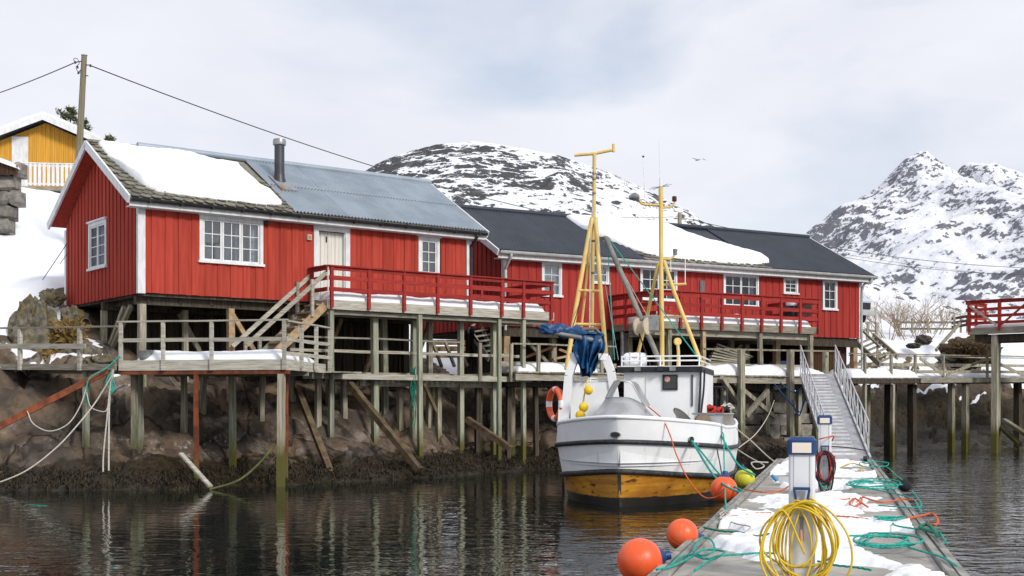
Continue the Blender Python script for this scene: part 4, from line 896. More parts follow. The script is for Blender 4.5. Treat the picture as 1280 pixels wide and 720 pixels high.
snow_slab(fl_(D2), dL+0.1, dR-0.15, ragged(interp([(dL,VD+0.06),(dR,VD+0.08)]), 42, 0.05), interp([(dL,-0.7),(dL+1.5,-0.4),(dR-2.5,-0.5),(dR-0.4,-1.6),(dR,-2.2)]), 0.36, 60, 14, 43, 0.25, 0.1).solo('deck_snow', SNOW, 'bank of snow lying on the deck of the long cabin behind the boat', 'snow', H2, smooth=60)
# snow-covered barbecue at the end of that deck
ub_ = H2.uat(993, -1.4); bq = thing('barbecue', 'black barbecue with snow on its lid at the end of the long cabin deck', 'barbecue', H2, (ub_, -1.4, D2))
MB().box((ub_-0.35,-1.7,D2+0.5),(ub_+0.35,-1.1,D2+0.92)).build('body', BLACK, bq); MB().lathe([(0.0,0),(0.3,0.0),(0.34,0.1),(0.25,0.28),(0.0,0.33)], (ub_,-1.4,D2+0.921), 14).build('lid', SNOW, bq, smooth=60)
MB().box((ub_-0.75,-1.65,D2+0.82),(ub_-0.36,-1.15,D2+0.86)).build('shelf', BLACK, bq); MB().box((ub_+0.36,-1.6,D2+0.55),(ub_+0.72,-1.2,D2+1.2)).build('side_panel', BLACK, bq)
for a in (-0.3, 0.3):
    for c_ in (-1.65, -1.15): MB().box((ub_+a-0.03,c_-0.03,D2),(ub_+a+0.03,c_+0.03,D2+0.5)).build('leg', BLACK, bq)

# ------------------------------------------------------------------ wharf in front of the long cabin
WZ = 3.10; VW = -3.55; wA_, wB_ = -1.6, H2.uat(1046, VW)
wh = thing('timber_wharf', 'snowy timber wharf on tall posts between the boat and the long cabin', 'wharf', H2, (wA_, VW, WZ))
MB().box((wA_,VW-0.05,WZ-0.26),(wB_,VW+0.03,WZ-0.02)).build('edge_beam', WOODH, wh)
k = 0; u = wA_
while u < wB_-0.05:
    w = random.uniform(0.19,0.24); MB().box((u,VW-0.10-random.uniform(0,.06),WZ-0.018),(min(u+w,wB_)-0.012,-0.2,WZ+0.03)).build('plank', WOODH, wh); u += w
for v in (VW+0.6, -1.6): MB().box((wA_,v-0.1,WZ-0.45),(wB_,v+0.1,WZ-0.03)).build('bearer', WOODD, wh)
for px, top in ((926.5,437),(988,437)):
    a = H2.uat(px, VW-0.14); MB().beam((a,VW-0.14,0.9),(a,VW-0.14,H2.zat(top,a,VW-0.14)), 0.20).build('post', WOODV, wh)
for px, v in ((868,VW+0.2),(905,VW+0.5),(958,VW+0.5),(999,VW+0.7),(966,VW+1.6),(1020,VW+0.6),(1036,VW+0.3)): post(wh, H2, H2.uat(px, v), v, WZ-0.03, 0.18, WOODV)
for px in (600,639,673,712,752): 
    a = H2.uat(px, VW+0.2); MB().beam((a,VW+0.2,WZ-0.3),(a,VW+0.2,WZ+0.92), 0.10).build('rail_post', WOODV, wh); post(wh, H2, a+0.3, VW+0.9, WZ-0.26, 0.15, WOODD)
MB().beam((wA_,VW+0.2,WZ+0.93),(H2.uat(770,VW+.2),VW+0.2,WZ+0.93), 0.06, 0.05, seg=6, wob=.01).build('handrail', WOODV, wh)
MB().beam((wA_,VW+0.9,WZ+0.30),(H2.uat(770,VW+.9),VW+0.9,WZ+0.30), 0.05, 0.16).build('kerb_board', WOODH, wh)
MB().beam((H2.uat(880,VW),VW-0.02,WZ+0.93),(H2.uat(1042,VW),VW-0.02,WZ+0.98), 0.06, 0.06, seg=6, wob=.01).build('handrail', WOODV, wh)
MB().beam((H2.uat(882,-2.4),-2.4,WZ+0.4),(H2.uat(1003,-2.4),-2.4,WZ+0.4), 0.05, 0.17).build('kerb_board', WOODH, wh)
for p, q in (((915,476,46.6),(968,521,48)),((960,488,47.5),(932,520,46.7)),((902,472,46),(931,516,47.5)),((968,485,48),(998,478,49))):
    MB().beam(H2.inv(at(*p)), H2.inv(at(*q)), 0.13, 0.15).build('brace', WOODV, wh)
for px in (1032, 1046):
    a = H2.uat(px, VW+0.35); MB().beam((a,VW+0.35,WZ-0.1),(a,VW+0.35,WZ+1.0), 0.16).build('gate_post', WOODV, wh)
snow_slab(fl_(WZ+0.03), wA_+0.3, H2.uat(760,VW), ragged(interp([(wA_,VW+0.3),(9,VW+0.35)]), 52, 0.08), interp([(wA_,-1.9),(1,-1.2),(5,-1.5)]), 0.30, 50, 14, 53, 0.35, 0.1).solo('wharf_snow', SNOW, 'flat bank of snow on the wharf by the blue tarpaulin', 'snow', H2, smooth=60)
snow_slab(fl_(WZ+0.03), H2.uat(884,VW), H2.uat(1003,VW), ragged(interp([(0,VW+0.0),(30,VW+0.0)]), 54, 0.05), interp([(H2.uat(884,VW),VW+0.5),(H2.uat(905,VW),-2.5),(H2.uat(1003,VW),-2.6)]), 0.36, 40, 14, 55, 0.35, 0.1).solo('wharf_snow', SNOW, 'smooth bank of snow on the wharf left of the gangway', 'snow', H2, smooth=60)
snow_slab(fl_(WZ+0.03), H2.uat(1004,VW), H2.uat(1040,VW), interp([(0,VW+0.25),(30,VW+0.25)]), interp([(0,-1.9),(30,-2.2)]), 0.34, 20, 12, 56, 0.35, 0.1).solo('wharf_snow', SNOW, 'small heap of snow at the top of the gangway', 'snow', H2, smooth=60)
# timber and slabs stacked on the wharf
random.seed(21)
for i in range(7):
    p = H2.inv(at(884+i*2, 452-i*3.6, 47.6+i*0.12)); q = H2.inv(at(922+i*3, 455-i*1.5, 48.6)); MB().beam(p, q, 0.16, 0.06).solo('stacked_board', WOODH, ['bottom weathered board of the fanned pile on the wharf right of the wheelhouse','weathered board resting on the bottom one of the fanned pile on the wharf','third weathered board up in the fanned pile on the wharf','middle weathered board of the fanned pile on the wharf','fifth weathered board up in the fanned pile on the wharf','weathered board just under the top one of the fanned pile on the wharf','topmost weathered board of the fanned pile on the wharf'][i], 'board', H2, group='boards piled on the wharf')
for i, (p, q, w) in enumerate((((690,449,46.5),(735,440,47),0.3),((700,437,47),(738,452,46.6),0.22),((655,447,46.8),(693,433,47.4),0.25),((724,438,46.8),(752,449,46.4),0.2))):
    MB().beam(H2.inv(at(*p)), H2.inv(at(*q)), w, 0.07).solo('plank', WOODN if i < 2 else WOODB, ['widest pale loose plank under the long cabin','pale loose plank crossing over the widest one under the long cabin','dark brown loose plank leaning up under the long cabin','short dark brown loose plank behind the blue tarpaulin'][i], 'plank', H2, group='loose planks under the long cabin')
for i, (px, c_) in enumerate(((952,'blue'),(962,'blue'),(974,'blue'))):
    a = H2.uat(px,-0.6); t_ = thing('fish_tub', ['lowest dark blue plastic tub under the long cabin deck','dark blue plastic tub between the lowest and the tallest under the deck','tallest dark blue plastic tub under the long cabin deck'][i], 'tub', H2, (a,-0.6,WZ+0.03), 'blue tubs under the deck')
    MB().box((a-0.24,-0.85,WZ+0.031),(a+0.24,-0.35,WZ+0.5+0.08*i)).build('tub_body', NAVY, t_); MB().box((a-0.26,-0.87,WZ+0.501+0.08*i),(a+0.26,-0.33,WZ+0.54+0.08*i)).build('rim', NAVY, t_)
# open stair under the deck with a walking person beside it
s2 = thing('timber_stair', 'snowy open stair under the corner of the long cabin', 'stair', W, at(600,462,46))
p0, p1 = at(586,412,46.8), at(611,449,45.4); p2, p3 = at(602,408,47.4), at(618,446,46.0)
MB().beam(p0, p1, 0.06, 0.2).build('stringer', WOODH, s2); MB().beam(p2, p3, 0.06, 0.2).build('stringer', WOODH, s2)
for k in range(6):
    t = (k+0.5)/6; MB().beam(p0.lerp(p1,t), p2.lerp(p3,t)+Vector((0.3,0,0)), 0.24, 0.05).build('tread', WOODP, s2)
wl = thing('retaining_crib', 'low timber crib holding snow beside the open stair under the deck', 'crib', W, at(560,452,46.5))
for k in range(3): MB().beam(at(535,428+k*8,46.5), at(581,428+k*8,46.8), 0.16, 0.18).build('timber', WOODN, wl)
for px in (540,556,572): MB().beam(at(px,426,46.2), at(px+12,458,45.6), 0.09).build('brace', WOODV, wl)
def person():
    Y = 45.6; f = at(589, 461, Y); bx, by, bz = f.x, f.y, f.z
    t = thing('person', 'person in black jacket and trousers walking under the deck of the near cabin', 'person', W, f)
    J = {'pel':(0,0,0.92,.15,.12),'wai':(0.01,0,1.10,.145,.11),'che':(0.03,0,1.33,.175,.12),'nec':(0.06,0,1.50,.062,.062),'hea':(0.10,0,1.60,.085,.095),'top':(0.10,0,1.70,.075,.085),
         'sl':(0.03,.19,1.42,.075,.075),'el':(-.08,.25,1.16,.05,.05),'wl':(.02,.25,.94,.037,.037),'hl':(.05,.245,.86,.04,.025),
         'sr':(0.03,-.19,1.42,.075,.075),'er':(.06,-.26,1.16,.05,.05),'wr':(.20,-.24,.98,.037,.037),'hr':(.26,-.23,.92,.04,.025),
         'tl':(-.02,.10,.86,.095,.095),'kl':(.03,.10,.48,.065,.065),'al':(-.16,.10,.13,.045,.045),'fl':(-.05,.10,.04,.045,.035),
         'tr':(.02,-.10,.86,.095,.095),'kr':(.14,-.10,.49,.065,.065),'ar':(.17,-.10,.10,.045,.045),'fr':(.33,-.10,.035,.045,.035)}
    Ed = [('pel','wai'),('wai','che'),('che','nec'),('nec','hea'),('hea','top'),('che','sl'),('sl','el'),('el','wl'),('wl','hl'),('che','sr'),('sr','er'),('er','wr'),('wr','hr'),('pel','tl'),('tl','kl'),('kl','al'),('al','fl'),('pel','tr'),('tr','kr'),('kr','ar'),('ar','fr')]
    ks = list(J); me = bpy.data.meshes.new('body'); me.from_pydata([J[k][:3] for k in ks], [(ks.index(a), ks.index(b)) for a, b in Ed], [])
    o = bpy.data.objects.new('body', me); col.objects.link(o); o.parent = t
    m = o.modifiers.new('skin', 'SKIN'); 
    for i, k in enumerate(ks): me.skin_vertices[0].data[i].radius = J[k][3:5]
    me.skin_vertices[0].data[0].use_root = True; m.use_smooth_shade = True
    o.modifiers.new('sub', 'SUBSURF').levels = 2; o.modifiers['sub'].render_levels = 2
    tm = NT('clothed_figure'); tcn = tm.n('ShaderNodeTexCoord'); sp = tm.n('ShaderNodeSeparateXYZ'); tm.l(tcn.outputs['Object'], sp.inputs[0])
    me.materials.append(tm.fin(tm.mix(tm.rng(sp.outputs[2], 1.475, 1.485), (0.014,0.015,0.020), (0.46,0.27,0.19)), 0.85, 0.1))
    def loc(b): return MB(lambda p: (p[0]+bx, p[1]+by, p[2]+bz))
    b = loc(0); b.lathe([(0.0,-0.02),(0.085,0.0),(0.10,0.05),(0.098,0.10),(0.07,0.155),(0.0,0.175)], (0.082,0,1.60), 14); b.build('hair', HAIR, t, smooth=60)
    b = loc(0); b.lathe([(0.004,0),(0.014,0.01),(0.010,0.035),(0,0.045)], (0.19,0,1.61), 8, (0.4,0,-1)); b.build('nose', SKIN, t, smooth=60)
    for s in (-1,1): b = loc(0); b.lathe([(0.0,0),(0.02,0.004),(0.022,0.014),(0,0.02)], (0.095,0.085*s,1.60), 8, (0,s,0)); b.build('ear', SKIN, t, smooth=60)
    for nm, (hx, hy, hz_), s in (('hl',(.05,.245,.86),1),('hr',(.26,-.23,.92),-1)):
        for k in range(4): b = loc(0); b.tube([(hx-.03+.02*k,hy,hz_),(hx-.028+.021*k,hy,hz_-.06),(hx-.02+.02*k,hy-.012*s,hz_-.095)], [.009,.008,.006], 6); b.build('finger', SKIN, t, smooth=60)
        b = loc(0); b.tube([(hx+.035,hy,hz_+.02),(hx+.055,hy-.01*s,hz_-.02),(hx+.06,hy-.012*s,hz_-.045)], [.010,.009,.007], 6); b.build('thumb', SKIN, t, smooth=60)
    for (fx_, fy, fz) in ((-.10,.10,0.0),(.25,-.10,0.0)):
        b = loc(0); b.box((fx_-.13,fy-.05,fz),(fx_+.14,fy+.05,fz+0.03)); b.build('shoe_sole', BLACK, t)
person()
# blue rope loops hung under the wharf
for i, pts in enumerate((((968,480,46.6),(985,500,46.4),(1000,515,46.3),(1005,495,46.5)),((975,478,46.6),(992,490,46.4),(1006,482,46.6)),((990,500,46.4),(998,520,46.2),(1007,498,46.4)))):
    MB().tube(cr([at(*p) for p in pts], 8), 0.022, 6).solo('hanging_rope', BROPE, ['longest blue rope loop hanging under the wharf by the gangway','shallow upper blue rope loop under the wharf edge','small lower blue rope loop near the gangway beam'][i], 'rope', group='blue rope loops under the wharf', smooth=60)
# block-stone footing under the wharf
random.seed(5)
sw = thing('stone_footing', 'rough block-stone footing under the wharf left of the gangway', 'footing', W, (9.2, 47.5, 0.6))
for r_ in range(6):
    x = 7.6+random.uniform(0,.3)
    while x < 11.6:
        w = random.uniform(0.5,0.95); h = 0.40; zz = 0.5+r_*0.42; y = 48.2+r_*0.12+(x-9)*0.45
        b = MB(); j = lambda: random.uniform(-.07,.07)
        b.add([(x+j(),y+j(),zz+j()),(x+w+j(),y+w*.45+j(),zz+j()),(x+w+j(),y+0.6,zz),(x+j(),y+0.5,zz),(x+j(),y+j(),zz+h+j()),(x+w-.04+j(),y+w*.45+j(),zz+h+j()),(x+w,y+0.6,zz+h),(x,y+0.5,zz+h)],[(0,3,2,1),(4,5,6,7),(0,1,5,4),(1,2,6,5),(2,3,7,6),(3,0,4,7)]); b.build('stone', STONE, sw); x += w+0.03

# ------------------------------------------------------------------ gangway
PT = 0.38
GF = Fr(9.93, 38.7, -7.2); GL = 8.6; g0, g1 = PT+0.08, 3.19; gzv = lambda v: g0+(g1-g0)*v/GL
gw = thing('gangway', 'steep aluminium gangway with cross treads and lattice handrails', 'gangway', GF, (0,0,PT))
WD = 0.56
MB().prism([(-WD,-0.1,g0-0.02),(WD,-0.1,g0-0.02),(WD,GL,g1),(-WD,GL,g1)], (0,0,-0.06)).build('walking_surface', ALUT, gw)
for k in range(24):
    v = 0.3+k*(GL-0.5)/24; z = gzv(v); MB().box((-WD+0.10,v-0.03,z+0.0),(WD-0.30,v+0.03,z+0.055)).build('tread', WHITE, gw)
for s in (-1, 1):
    x = s*(WD+0.05)
    MB().beam((x,-0.1,g0-0.02),(x,GL,g1-0.02), 0.06, 0.16).build('side_beam', ALU, gw)
    MB().tube([(x,0.2,gzv(.2)+1.02),(x,GL,g1+1.02)], 0.026, 8).build('handrail', ALU, gw, smooth=50)
    MB().tube([(x,0.2,gzv(.2)+0.55),(x,GL,g1+0.55)], 0.018, 8).build('mid_rail', ALU, gw, smooth=50)
    for k in range(11):
        v = 0.25+k*(GL-0.3)/10; MB().tube([(x,v,gzv(v)),(x,v,gzv(v)+1.02)], 0.020, 8).build('stanchion', ALU, gw, smooth=50)
        if k < 10:
            v2 = v+(GL-0.3)/10; MB().tube([(x,v,gzv(v)+0.05),(x,v2,gzv(v2)+1.0)], 0.013, 6).build('lattice_bar', ALU, gw, smooth=50)
MB().tube(cr([(-WD-0.2,3.2,gzv(3.2)+0.95),(-WD-0.12,2.2,gzv(2.2)+0.7),(-WD-0.1,1.0,gzv(1)+0.35),(-WD-0.1,0.4,PT+0.3)], 6), 0.045, 8).build('cable_conduit', GREYG, gw, smooth=50)
for s in (-1,1): MB().lathe([(0.0,-0.05),(0.08,-0.05),(0.08,0.05),(0,0.05)], (s*(WD-0.1),-0.12,PT+0.082), 12, (1,0,0)).build('roller', BLACK, gw, smooth=40)

# ------------------------------------------------------------------ walkway to the right
RW = Fr(13.7, 53.2, 39.5); RWL = 17.0; rz = lambda u: 3.18+0.016*u
rwk = thing('timber_walkway', 'long snowy timber footbridge with cross-braced railing right of the gangway', 'footbridge', RW, (0,0,3.2))
u = -2.6
while u < RWL: MB().box((u,-0.05-random.uniform(0,.05),rz(u)-0.03),(u+0.19,1.7,rz(u)+0.015)).build('plank', WOODH, rwk); u += 0.205
MB().beam((-2.6,0.0,rz(0)-0.15),(RWL,0.0,rz(RWL)-0.15), 0.10, 0.22).build('edge_beam', WOODD, rwk); MB().beam((-2.6,1.5,rz(0)-0.15),(RWL,1.5,rz(RWL)-0.15), 0.10, 0.22).build('edge_beam', WOODD, rwk)
MB().beam((RW.uat(1148),-0.1,rz(4)-0.1),(RWL,-0.1,rz(RWL)-0.1), 0.06, 0.2).build('fascia', WOODH, rwk)
for v in (0.0, 1.6):
    for px in (1081,1114,1144,1179,1234,1290,1330):
        a = RW.uat(px, v); MB().beam((a,v,rz(a)-0.28),(a,v,rz(a)+1.0), 0.10).build('rail_post', WOODV, rwk)
    a0, a1 = RW.uat(1062,v), RWL
    MB().beam((a0,v,rz(a0)+1.0),(a1,v,rz(a1)+1.0), 0.09, 0.05, seg=8, wob=.01).build('handrail', WOODV, rwk)
    if v == 0: MB().beam((RW.uat(1146,v),v-0.02,rz(4)+0.28),(a1,v-0.02,rz(a1)+0.28), 0.04, 0.13).build('rail', WOODH, rwk)
    else: 
        for hh in (0.3,0.62): MB().beam((a0,v,rz(a0)+hh),(a1,v,rz(a1)+hh), 0.04, 0.14).build('rail', WOODV, rwk)
for a, b_ in ((1149,1179),(1232,1182),(1236,1279)):
    x0, x1 = RW.uat(a), RW.uat(b_); MB().beam((x0,-0.03,rz(x0)+0.85),(x1,-0.03,rz(x1)+0.12), 0.04, 0.13).build('cross_brace', WOODV, rwk)
for px, v, w in ((1081,0.02,0.15),(1116,0.0,0.15),(1113,0.7,0.36),(1140,0.4,0.30),(1189,0.4,0.24),(1207,0.2,0.24),(1272,0.9,0.3),(1084,1.4,.2)):
    a = RW.uat(px, v); post(rwk, RW, a, v, rz(a)-0.26, w, WOODV if w < 0.3 else WOODD)
snow_slab(lambda p: (p[0],p[1],rz(p[0])+p[2]+0.015), RW.uat(1063), RW.uat(1146), ragged(interp([(-5,-0.1),(30,-0.1)]), 62, 0.05), interp([(-5,1.45),(30,1.45)]), 0.34, 36, 12, 63, 0.25, 0.1).solo('walkway_snow', SNOW, 'thick snow on the near end of the footbridge beside the gangway', 'snow', RW, smooth=60)
snow_slab(lambda p: (p[0],p[1],rz(p[0])+p[2]+0.015), RW.uat(1147), RWL, ragged(interp([(-5,0.3),(30,0.3)]), 64, 0.05), interp([(-5,1.45),(30,1.45)]), 0.22, 40, 12, 65, 0.25, 0.1).solo('walkway_snow', SNOW, 'trodden snow along the cross-braced part of the footbridge', 'snow', RW, smooth=60)
# short stair behind, from the walkway up the snow bank
s3 = thing('timber_stair', 'steep grey timber stair in the snow at the end of the long cabin', 'stair', W, at(1085,458,57))
a, b_ = at(1070,428,58.5), at(1100,456,56.0); a2, b2_ = at(1079,418,59.0), at(1098,440,57.0)
for p, q in ((a,b_),(a+Vector((.9,.5,.35)),b_+Vector((.9,.5,.35)))): MB().beam(p,q,0.07,0.24).build('stringer', WOODV, s3)
for k in range(6): p = a.lerp(b_,(k+.5)/6); MB().beam(p, p+Vector((.9,.5,.35)), 0.22, 0.05).build('tread', WOODV, s3)
MB().beam(a+Vector((0,0,.8)), b_+Vector((0,0,.75)), 0.06, 0.09).build('handrail', WOODV, s3)
for t_ in (0.1,0.9): p = a.lerp(b_,t_); MB().beam(p, p+Vector((0,0,.9)), 0.08).build('rail_post', WOODV, s3)
fn = thing('rail_fence', 'two grey fence posts with one rail in the snow above the stair', 'fence', W, at(1090,425,60))
for px, y0, y1 in ((1084,402,424),(1095,403,428)): MB().beam(at(px,y1,60), at(px+1.5,y0,60), 0.11).build('fence_post', WOODV, fn)
MB().beam(at(1076,412,60), at(1096,414,60), 0.04, 0.1).build('rail', WOODV, fn)
# small red-railed deck at the right edge
RD = Fr(20.4, 58.6, -40.0)
rd = thing('timber_deck', 'small deck with red cross-braced railing on posts above the footbridge', 'deck', RD, (0,0,5.4))
dz = 5.52; RE = 5.2
for k in range(12): MB().box((0,0.02+k*0.2,dz-0.04),(RE,0.02+k*0.2+0.188,dz)).build('deck_board', WOODH, rd)
MB().box((-0.03,-0.05,dz-0.28),(RE,0.0,dz+0.01)).build('fascia', WOODH, rd); MB().box((-0.05,0.002,dz-0.28),(-0.002,2.4,dz+0.01)).build('fascia', WOODH, rd)
MB().box((0.2,0.2,dz-0.62),(RE,0.4,dz-0.29)).build('beam', WOODD, rd); MB().box((0.1,1.9,dz-0.6),(RE,2.1,dz-0.29)).build('beam', WOODD, rd)
railing(rd, (0,-0.1,dz), (RE,-0.1,dz), [0.01,0.27,0.52,0.78,1.0], 1.2, ((0.22,0.13),(0.52,0.13),(0.82,0.13),(1.13,0.12)), DRED, 0.13, 0.12, top=0.14, outside=0.0)
railing(rd, (-0.1,2.3,dz), (-0.1,0.0,dz), [0.0,0.5], 1.2, ((0.22,0.13),(0.52,0.13),(0.82,0.13),(1.13,0.12)), DRED, 0.12, 0.1, top=0.14, outside=0.0)
for x0, x1 in ((0.1,1.3),(2.6,1.5),(2.8,4.0)): MB().beam((x0,-0.19,dz+1.0),(x1,-0.19,dz+0.1), 0.03, 0.09).build('cross_brace', WOODP if x0 < 1 else DRED, rd)
for u, v, m, w in ((RD.uat(1244,0.15),0.15,WOODV,0.24),(3.9,1.8,WOODG,0.3),(2.9,2.0,WOODG,0.26),(0.6,2.0,WOODG,0.2),(4.9,0.6,WOODV,0.24)): post(rd, RD, u, v, dz-0.3, w, m)
snow_slab(fl_(dz), 0.1, RE-0.1, interp([(0,0.1),(9,0.1)]), interp([(0,2.2),(9,2.2)]), 0.2, 20, 10, 66, 0.3, 0.1).solo('deck_snow', SNOW, 'thin snow on the small red-railed deck above the footbridge', 'snow', RD, smooth=60)
# dropped timbers below it
for i, (p, q) in enumerate((((1255,525,60),(1290,548,57)),((1250,533,60),(1275,556,57.5)))):
    MB().beam(at(*p), at(*q), 0.2, 0.16).solo('driftwood_timber', WOODV, ['old squared timber slanting down the mud below the small red deck','second old timber on the mud, lying nearer the footbridge post'][i], 'timber', group='timbers on the mud')

# ------------------------------------------------------------------ floating pontoon
PO = Fr(1.26, 12.0, -13.7); PW_ = 2.82; PL = 28.2
def gr(px, py, h=0.0):
    """a point on the pontoon deck in its frame"""
    Y = (E-PT-h)*F/(py-HZ); return PO.inv(at(px, py, Y))
CONC = mat('wet_concrete', (0.39,0.37,0.33), (0.26,0.245,0.215), (1.3,1.3,1.3), rough=0.62, spec=0.35, bump=0.3, bd=0.012, rnd=0.06, det=8, c=(0.17,0.16,0.14), csc=(2.2,2.2,2.2), clo=0.55, chi=0.68)
CURB = mat('kerb_timber', (0.34,0.335,0.31), (0.19,0.185,0.165), (6,1.0,14), rough=0.85, bump=0.4, rnd=0.18, c=(0.13,0.14,0.10), csc=(3,3,8), clo=0.58, chi=0.7)
po = thing('floating_pontoon', 'floating concrete pontoon with timber kerbs leading to the gangway', 'pontoon', PO, (0,0,0))
v = -14.0
while v < PL-0.05:
    e = min(v+2.35, PL); MB().box((0.20,v+0.012,-0.35),(PW_-0.20,e-0.012,PT)).build('slab', CONC, po)
    v = e
for s in (0, 1):
    a = 0.0 if s == 0 else PW_-0.185; v = -14.0
    while v < PL-0.05:
        e = min(v+4.7, PL)
        for k, (x, w, h) in enumerate(((0.0,0.075,0.03),(0.105,0.075,0.045)) if s == 0 else ((0.11,0.075,0.03),(0.0,0.075,0.045))):
            MB().beam((a+x+w/2,v+0.01,PT+h-0.10),(a+x+w/2,e-0.01,PT+h-0.10), w, 0.2, seg=3, wob=0.006).build('kerb_plank', CURB, po)
        v = e
    MB().box((a+0.02,-14,-0.35),(a+0.165,PL,PT-0.17)).build('kerb_bearer', WOODD, po)
MB().box((0.0,PL+0.002,-0.3),(PW_,PL+0.12,PT+0.05)).build('end_plank', CURB, po)
for v in (4.4, 13.5): MB().box((0.9,v,PT+0.002),(1.5,v+0.55,PT+0.02)).build('hatch', GREYM, po)
# snow lying in patches on the deck: a sheet that dips below the concrete where it has melted
nu, nv = 80, 520
U, V_ = np.meshgrid(np.linspace(0.19, PW_-0.19, nu), np.linspace(-3, PL-0.3, nv))
n_ = fbm(U*0.75+3.1, V_*0.42+8.7, 5, 91, 0.55)
mid = 1-np.abs(U-1.45)/1.3
cov = n_ - 0.565 + 0.15*mid + 0.05*np.exp(-((V_-0.2)/1.5)**2) - 0.10*np.exp(-((V_-5.0)/1.6)**2-((U-0.6)/0.7)**2)- 0.10*np.exp(-((V_-1.0)/0.9)**2-((U-2.6)/0.45)**2)
hgt = np.clip(cov*0.95, -0.03, 0.085) + (fbm(U*7, V_*7, 4, 95)-0.5)*0.075 + (fbm(U*2.5, V_*2.5, 3, 97)-0.5)*0.03
edge = np.minimum(U-0.19, PW_-0.19-U); hgt = np.where(edge < 0.02, -0.03, hgt)
a = R(PO.deg); me = grid_mesh('pontoon_snow', PO.o[0]+U*PO.u[0]+V_*PO.v[0], PO.o[1]+U*PO.u[1]+V_*PO.v[1], PT+hgt)
me.materials.append(SNOWD); o = bpy.data.objects.new('pontoon_snow', me); col.objects.link(o); tag(o, 'patches of trodden wet snow melting on the concrete pontoon deck', 'snow', kind='stuff')
snow_slab(lambda p: (p[0],p[1],PT+p[2]), 0.25, 0.9, ragged(interp([(0,24.4),(2,24.6)]),5,.2), ragged(interp([(0,27.2),(2,26.4)]),6,.3), 0.16, 20, 14, 99, 0.3, 0.2).solo('snow_heap', SNOW, 'small heap of white snow at the far end of the pontoon', 'snow', PO, smooth=60)

# ------------------------------------------------------------------ service pedestals
def pedestal(c, h, label, hookz):
    u, v = c; t = thing('service_pedestal', label, 'pedestal', PO, (u,v,PT), 'service pedestals on the pontoon'); w, d = 0.118, 0.085
    def rrect(x, y, r=0.03, n=4):
        o = []
        for cx, cy, a0 in ((x-r,y-r,0),(-x+r,y-r,90),(-x+r,-y+r,180),(x-r,-y+r,270)):
            for k in range(n+1): a = R(a0+90*k/n); o.append((cx+r*math.cos(a), cy+r*math.sin(a)))
        return o
    pr = lambda x, y, z0, z1, r=0.03: MB().prism([(u+a, v+b_, z0) for a, b_ in rrect(x, y, r)], (0,0,z1-z0))
    pr(w, d, PT, PT+h-0.16).build('column', PEDW, t, smooth=30)
    for x in (-0.072, 0.072): MB().box((u+x-0.004,v-d-0.004,PT+0.02),(u+x+0.004,v-d-0.0005,PT+h-0.165)).build('groove', GREYG, t)
    hd = pr(w+0.012, d+0.02, PT+h-0.159, PT+h-0.03).build('hood', NAVY, t, smooth=30)
    cp = MB(); p = rrect(w+0.012, d+0.02); q = rrect(w-0.012, d-0.005); n = len(p)
    cp.add([(u+a,v+b_,PT+h-0.03) for a, b_ in p]+[(u+a,v+b_,PT+h) for a, b_ in q], [(i,(i+1)%n,n+(i+1)%n,n+i) for i in range(n)]+[tuple(range(n,2*n))]); cp.build('cap', NAVY, hd, smooth=50)
    MB().box((u-0.085,v-d-0.026,PT+h-0.142),(u+0.085,v-d-0.0195,PT+h-0.05)).build('lamp_panel', LENS, hd)
    z = PT+hookz; hk = MB(); yy = v-d-0.05
    for s in (-1,1): hk.beam((u+s*0.045,yy,z-0.13),(u+s*0.068,yy,z), 0.022, 0.03)
    hk.beam((u-0.075,yy,z+0.005),(u+0.075,yy,z+0.005), 0.035, 0.026); hk.beam((u-0.055,yy,z-0.135),(u+0.055,yy,z-0.135), 0.03, 0.03); hk.box((u-0.045,yy,z-0.15),(u+0.045,v-d-0.0005,z-0.122)); hk.build('hose_hook', NAVY, t)
    cv = MB(); n = 16
    pts = [(u+0.10*math.cos(math.pi*k/n), v-d-0.0006, z-0.30+0.14*math.sin(math.pi*k/n)) for k in range(n+1)] + [(u-0.10,v-d-0.0006,PT+0.1),(u+0.10,v-d-0.0006,PT+0.1)]
    cv.prism(pts, (0,-0.022,0)); cv.build('lower_cover', PEDW, t)
    tp = MB(); tp.tube([(u,v-d-0.02,z-0.27),(u,v-d-0.09,z-0.27)], 0.02, 8); tp.tube([(u,v-d-0.085,z-0.25),(u,v-d-0.085,z-0.36)], 0.016, 8); tp.tube([(u-0.03,v-d-0.06,z-0.255),(u+0.03,v-d-0.06,z-0.255)], 0.008, 6); tp.build('tap', GREYM, t, smooth=40)
    return u, v-d-0.06, z
c1 = PO.inv(at(1002.5, 720, 12.0)); c2 = PO.inv(at(1031, 622, 23.6))
h1u, h1v, h1z = pedestal((c1.x, c1.y), 1.27, 'white service pedestal with blue hood, carrying a coiled yellow hose', 0.80)
h2u, h2v, h2z = pedestal((c2.x, c2.y), 1.42, 'white service pedestal with blue hood, carrying dark cables, farther along the pontoon', 0.86)
random.seed(11)
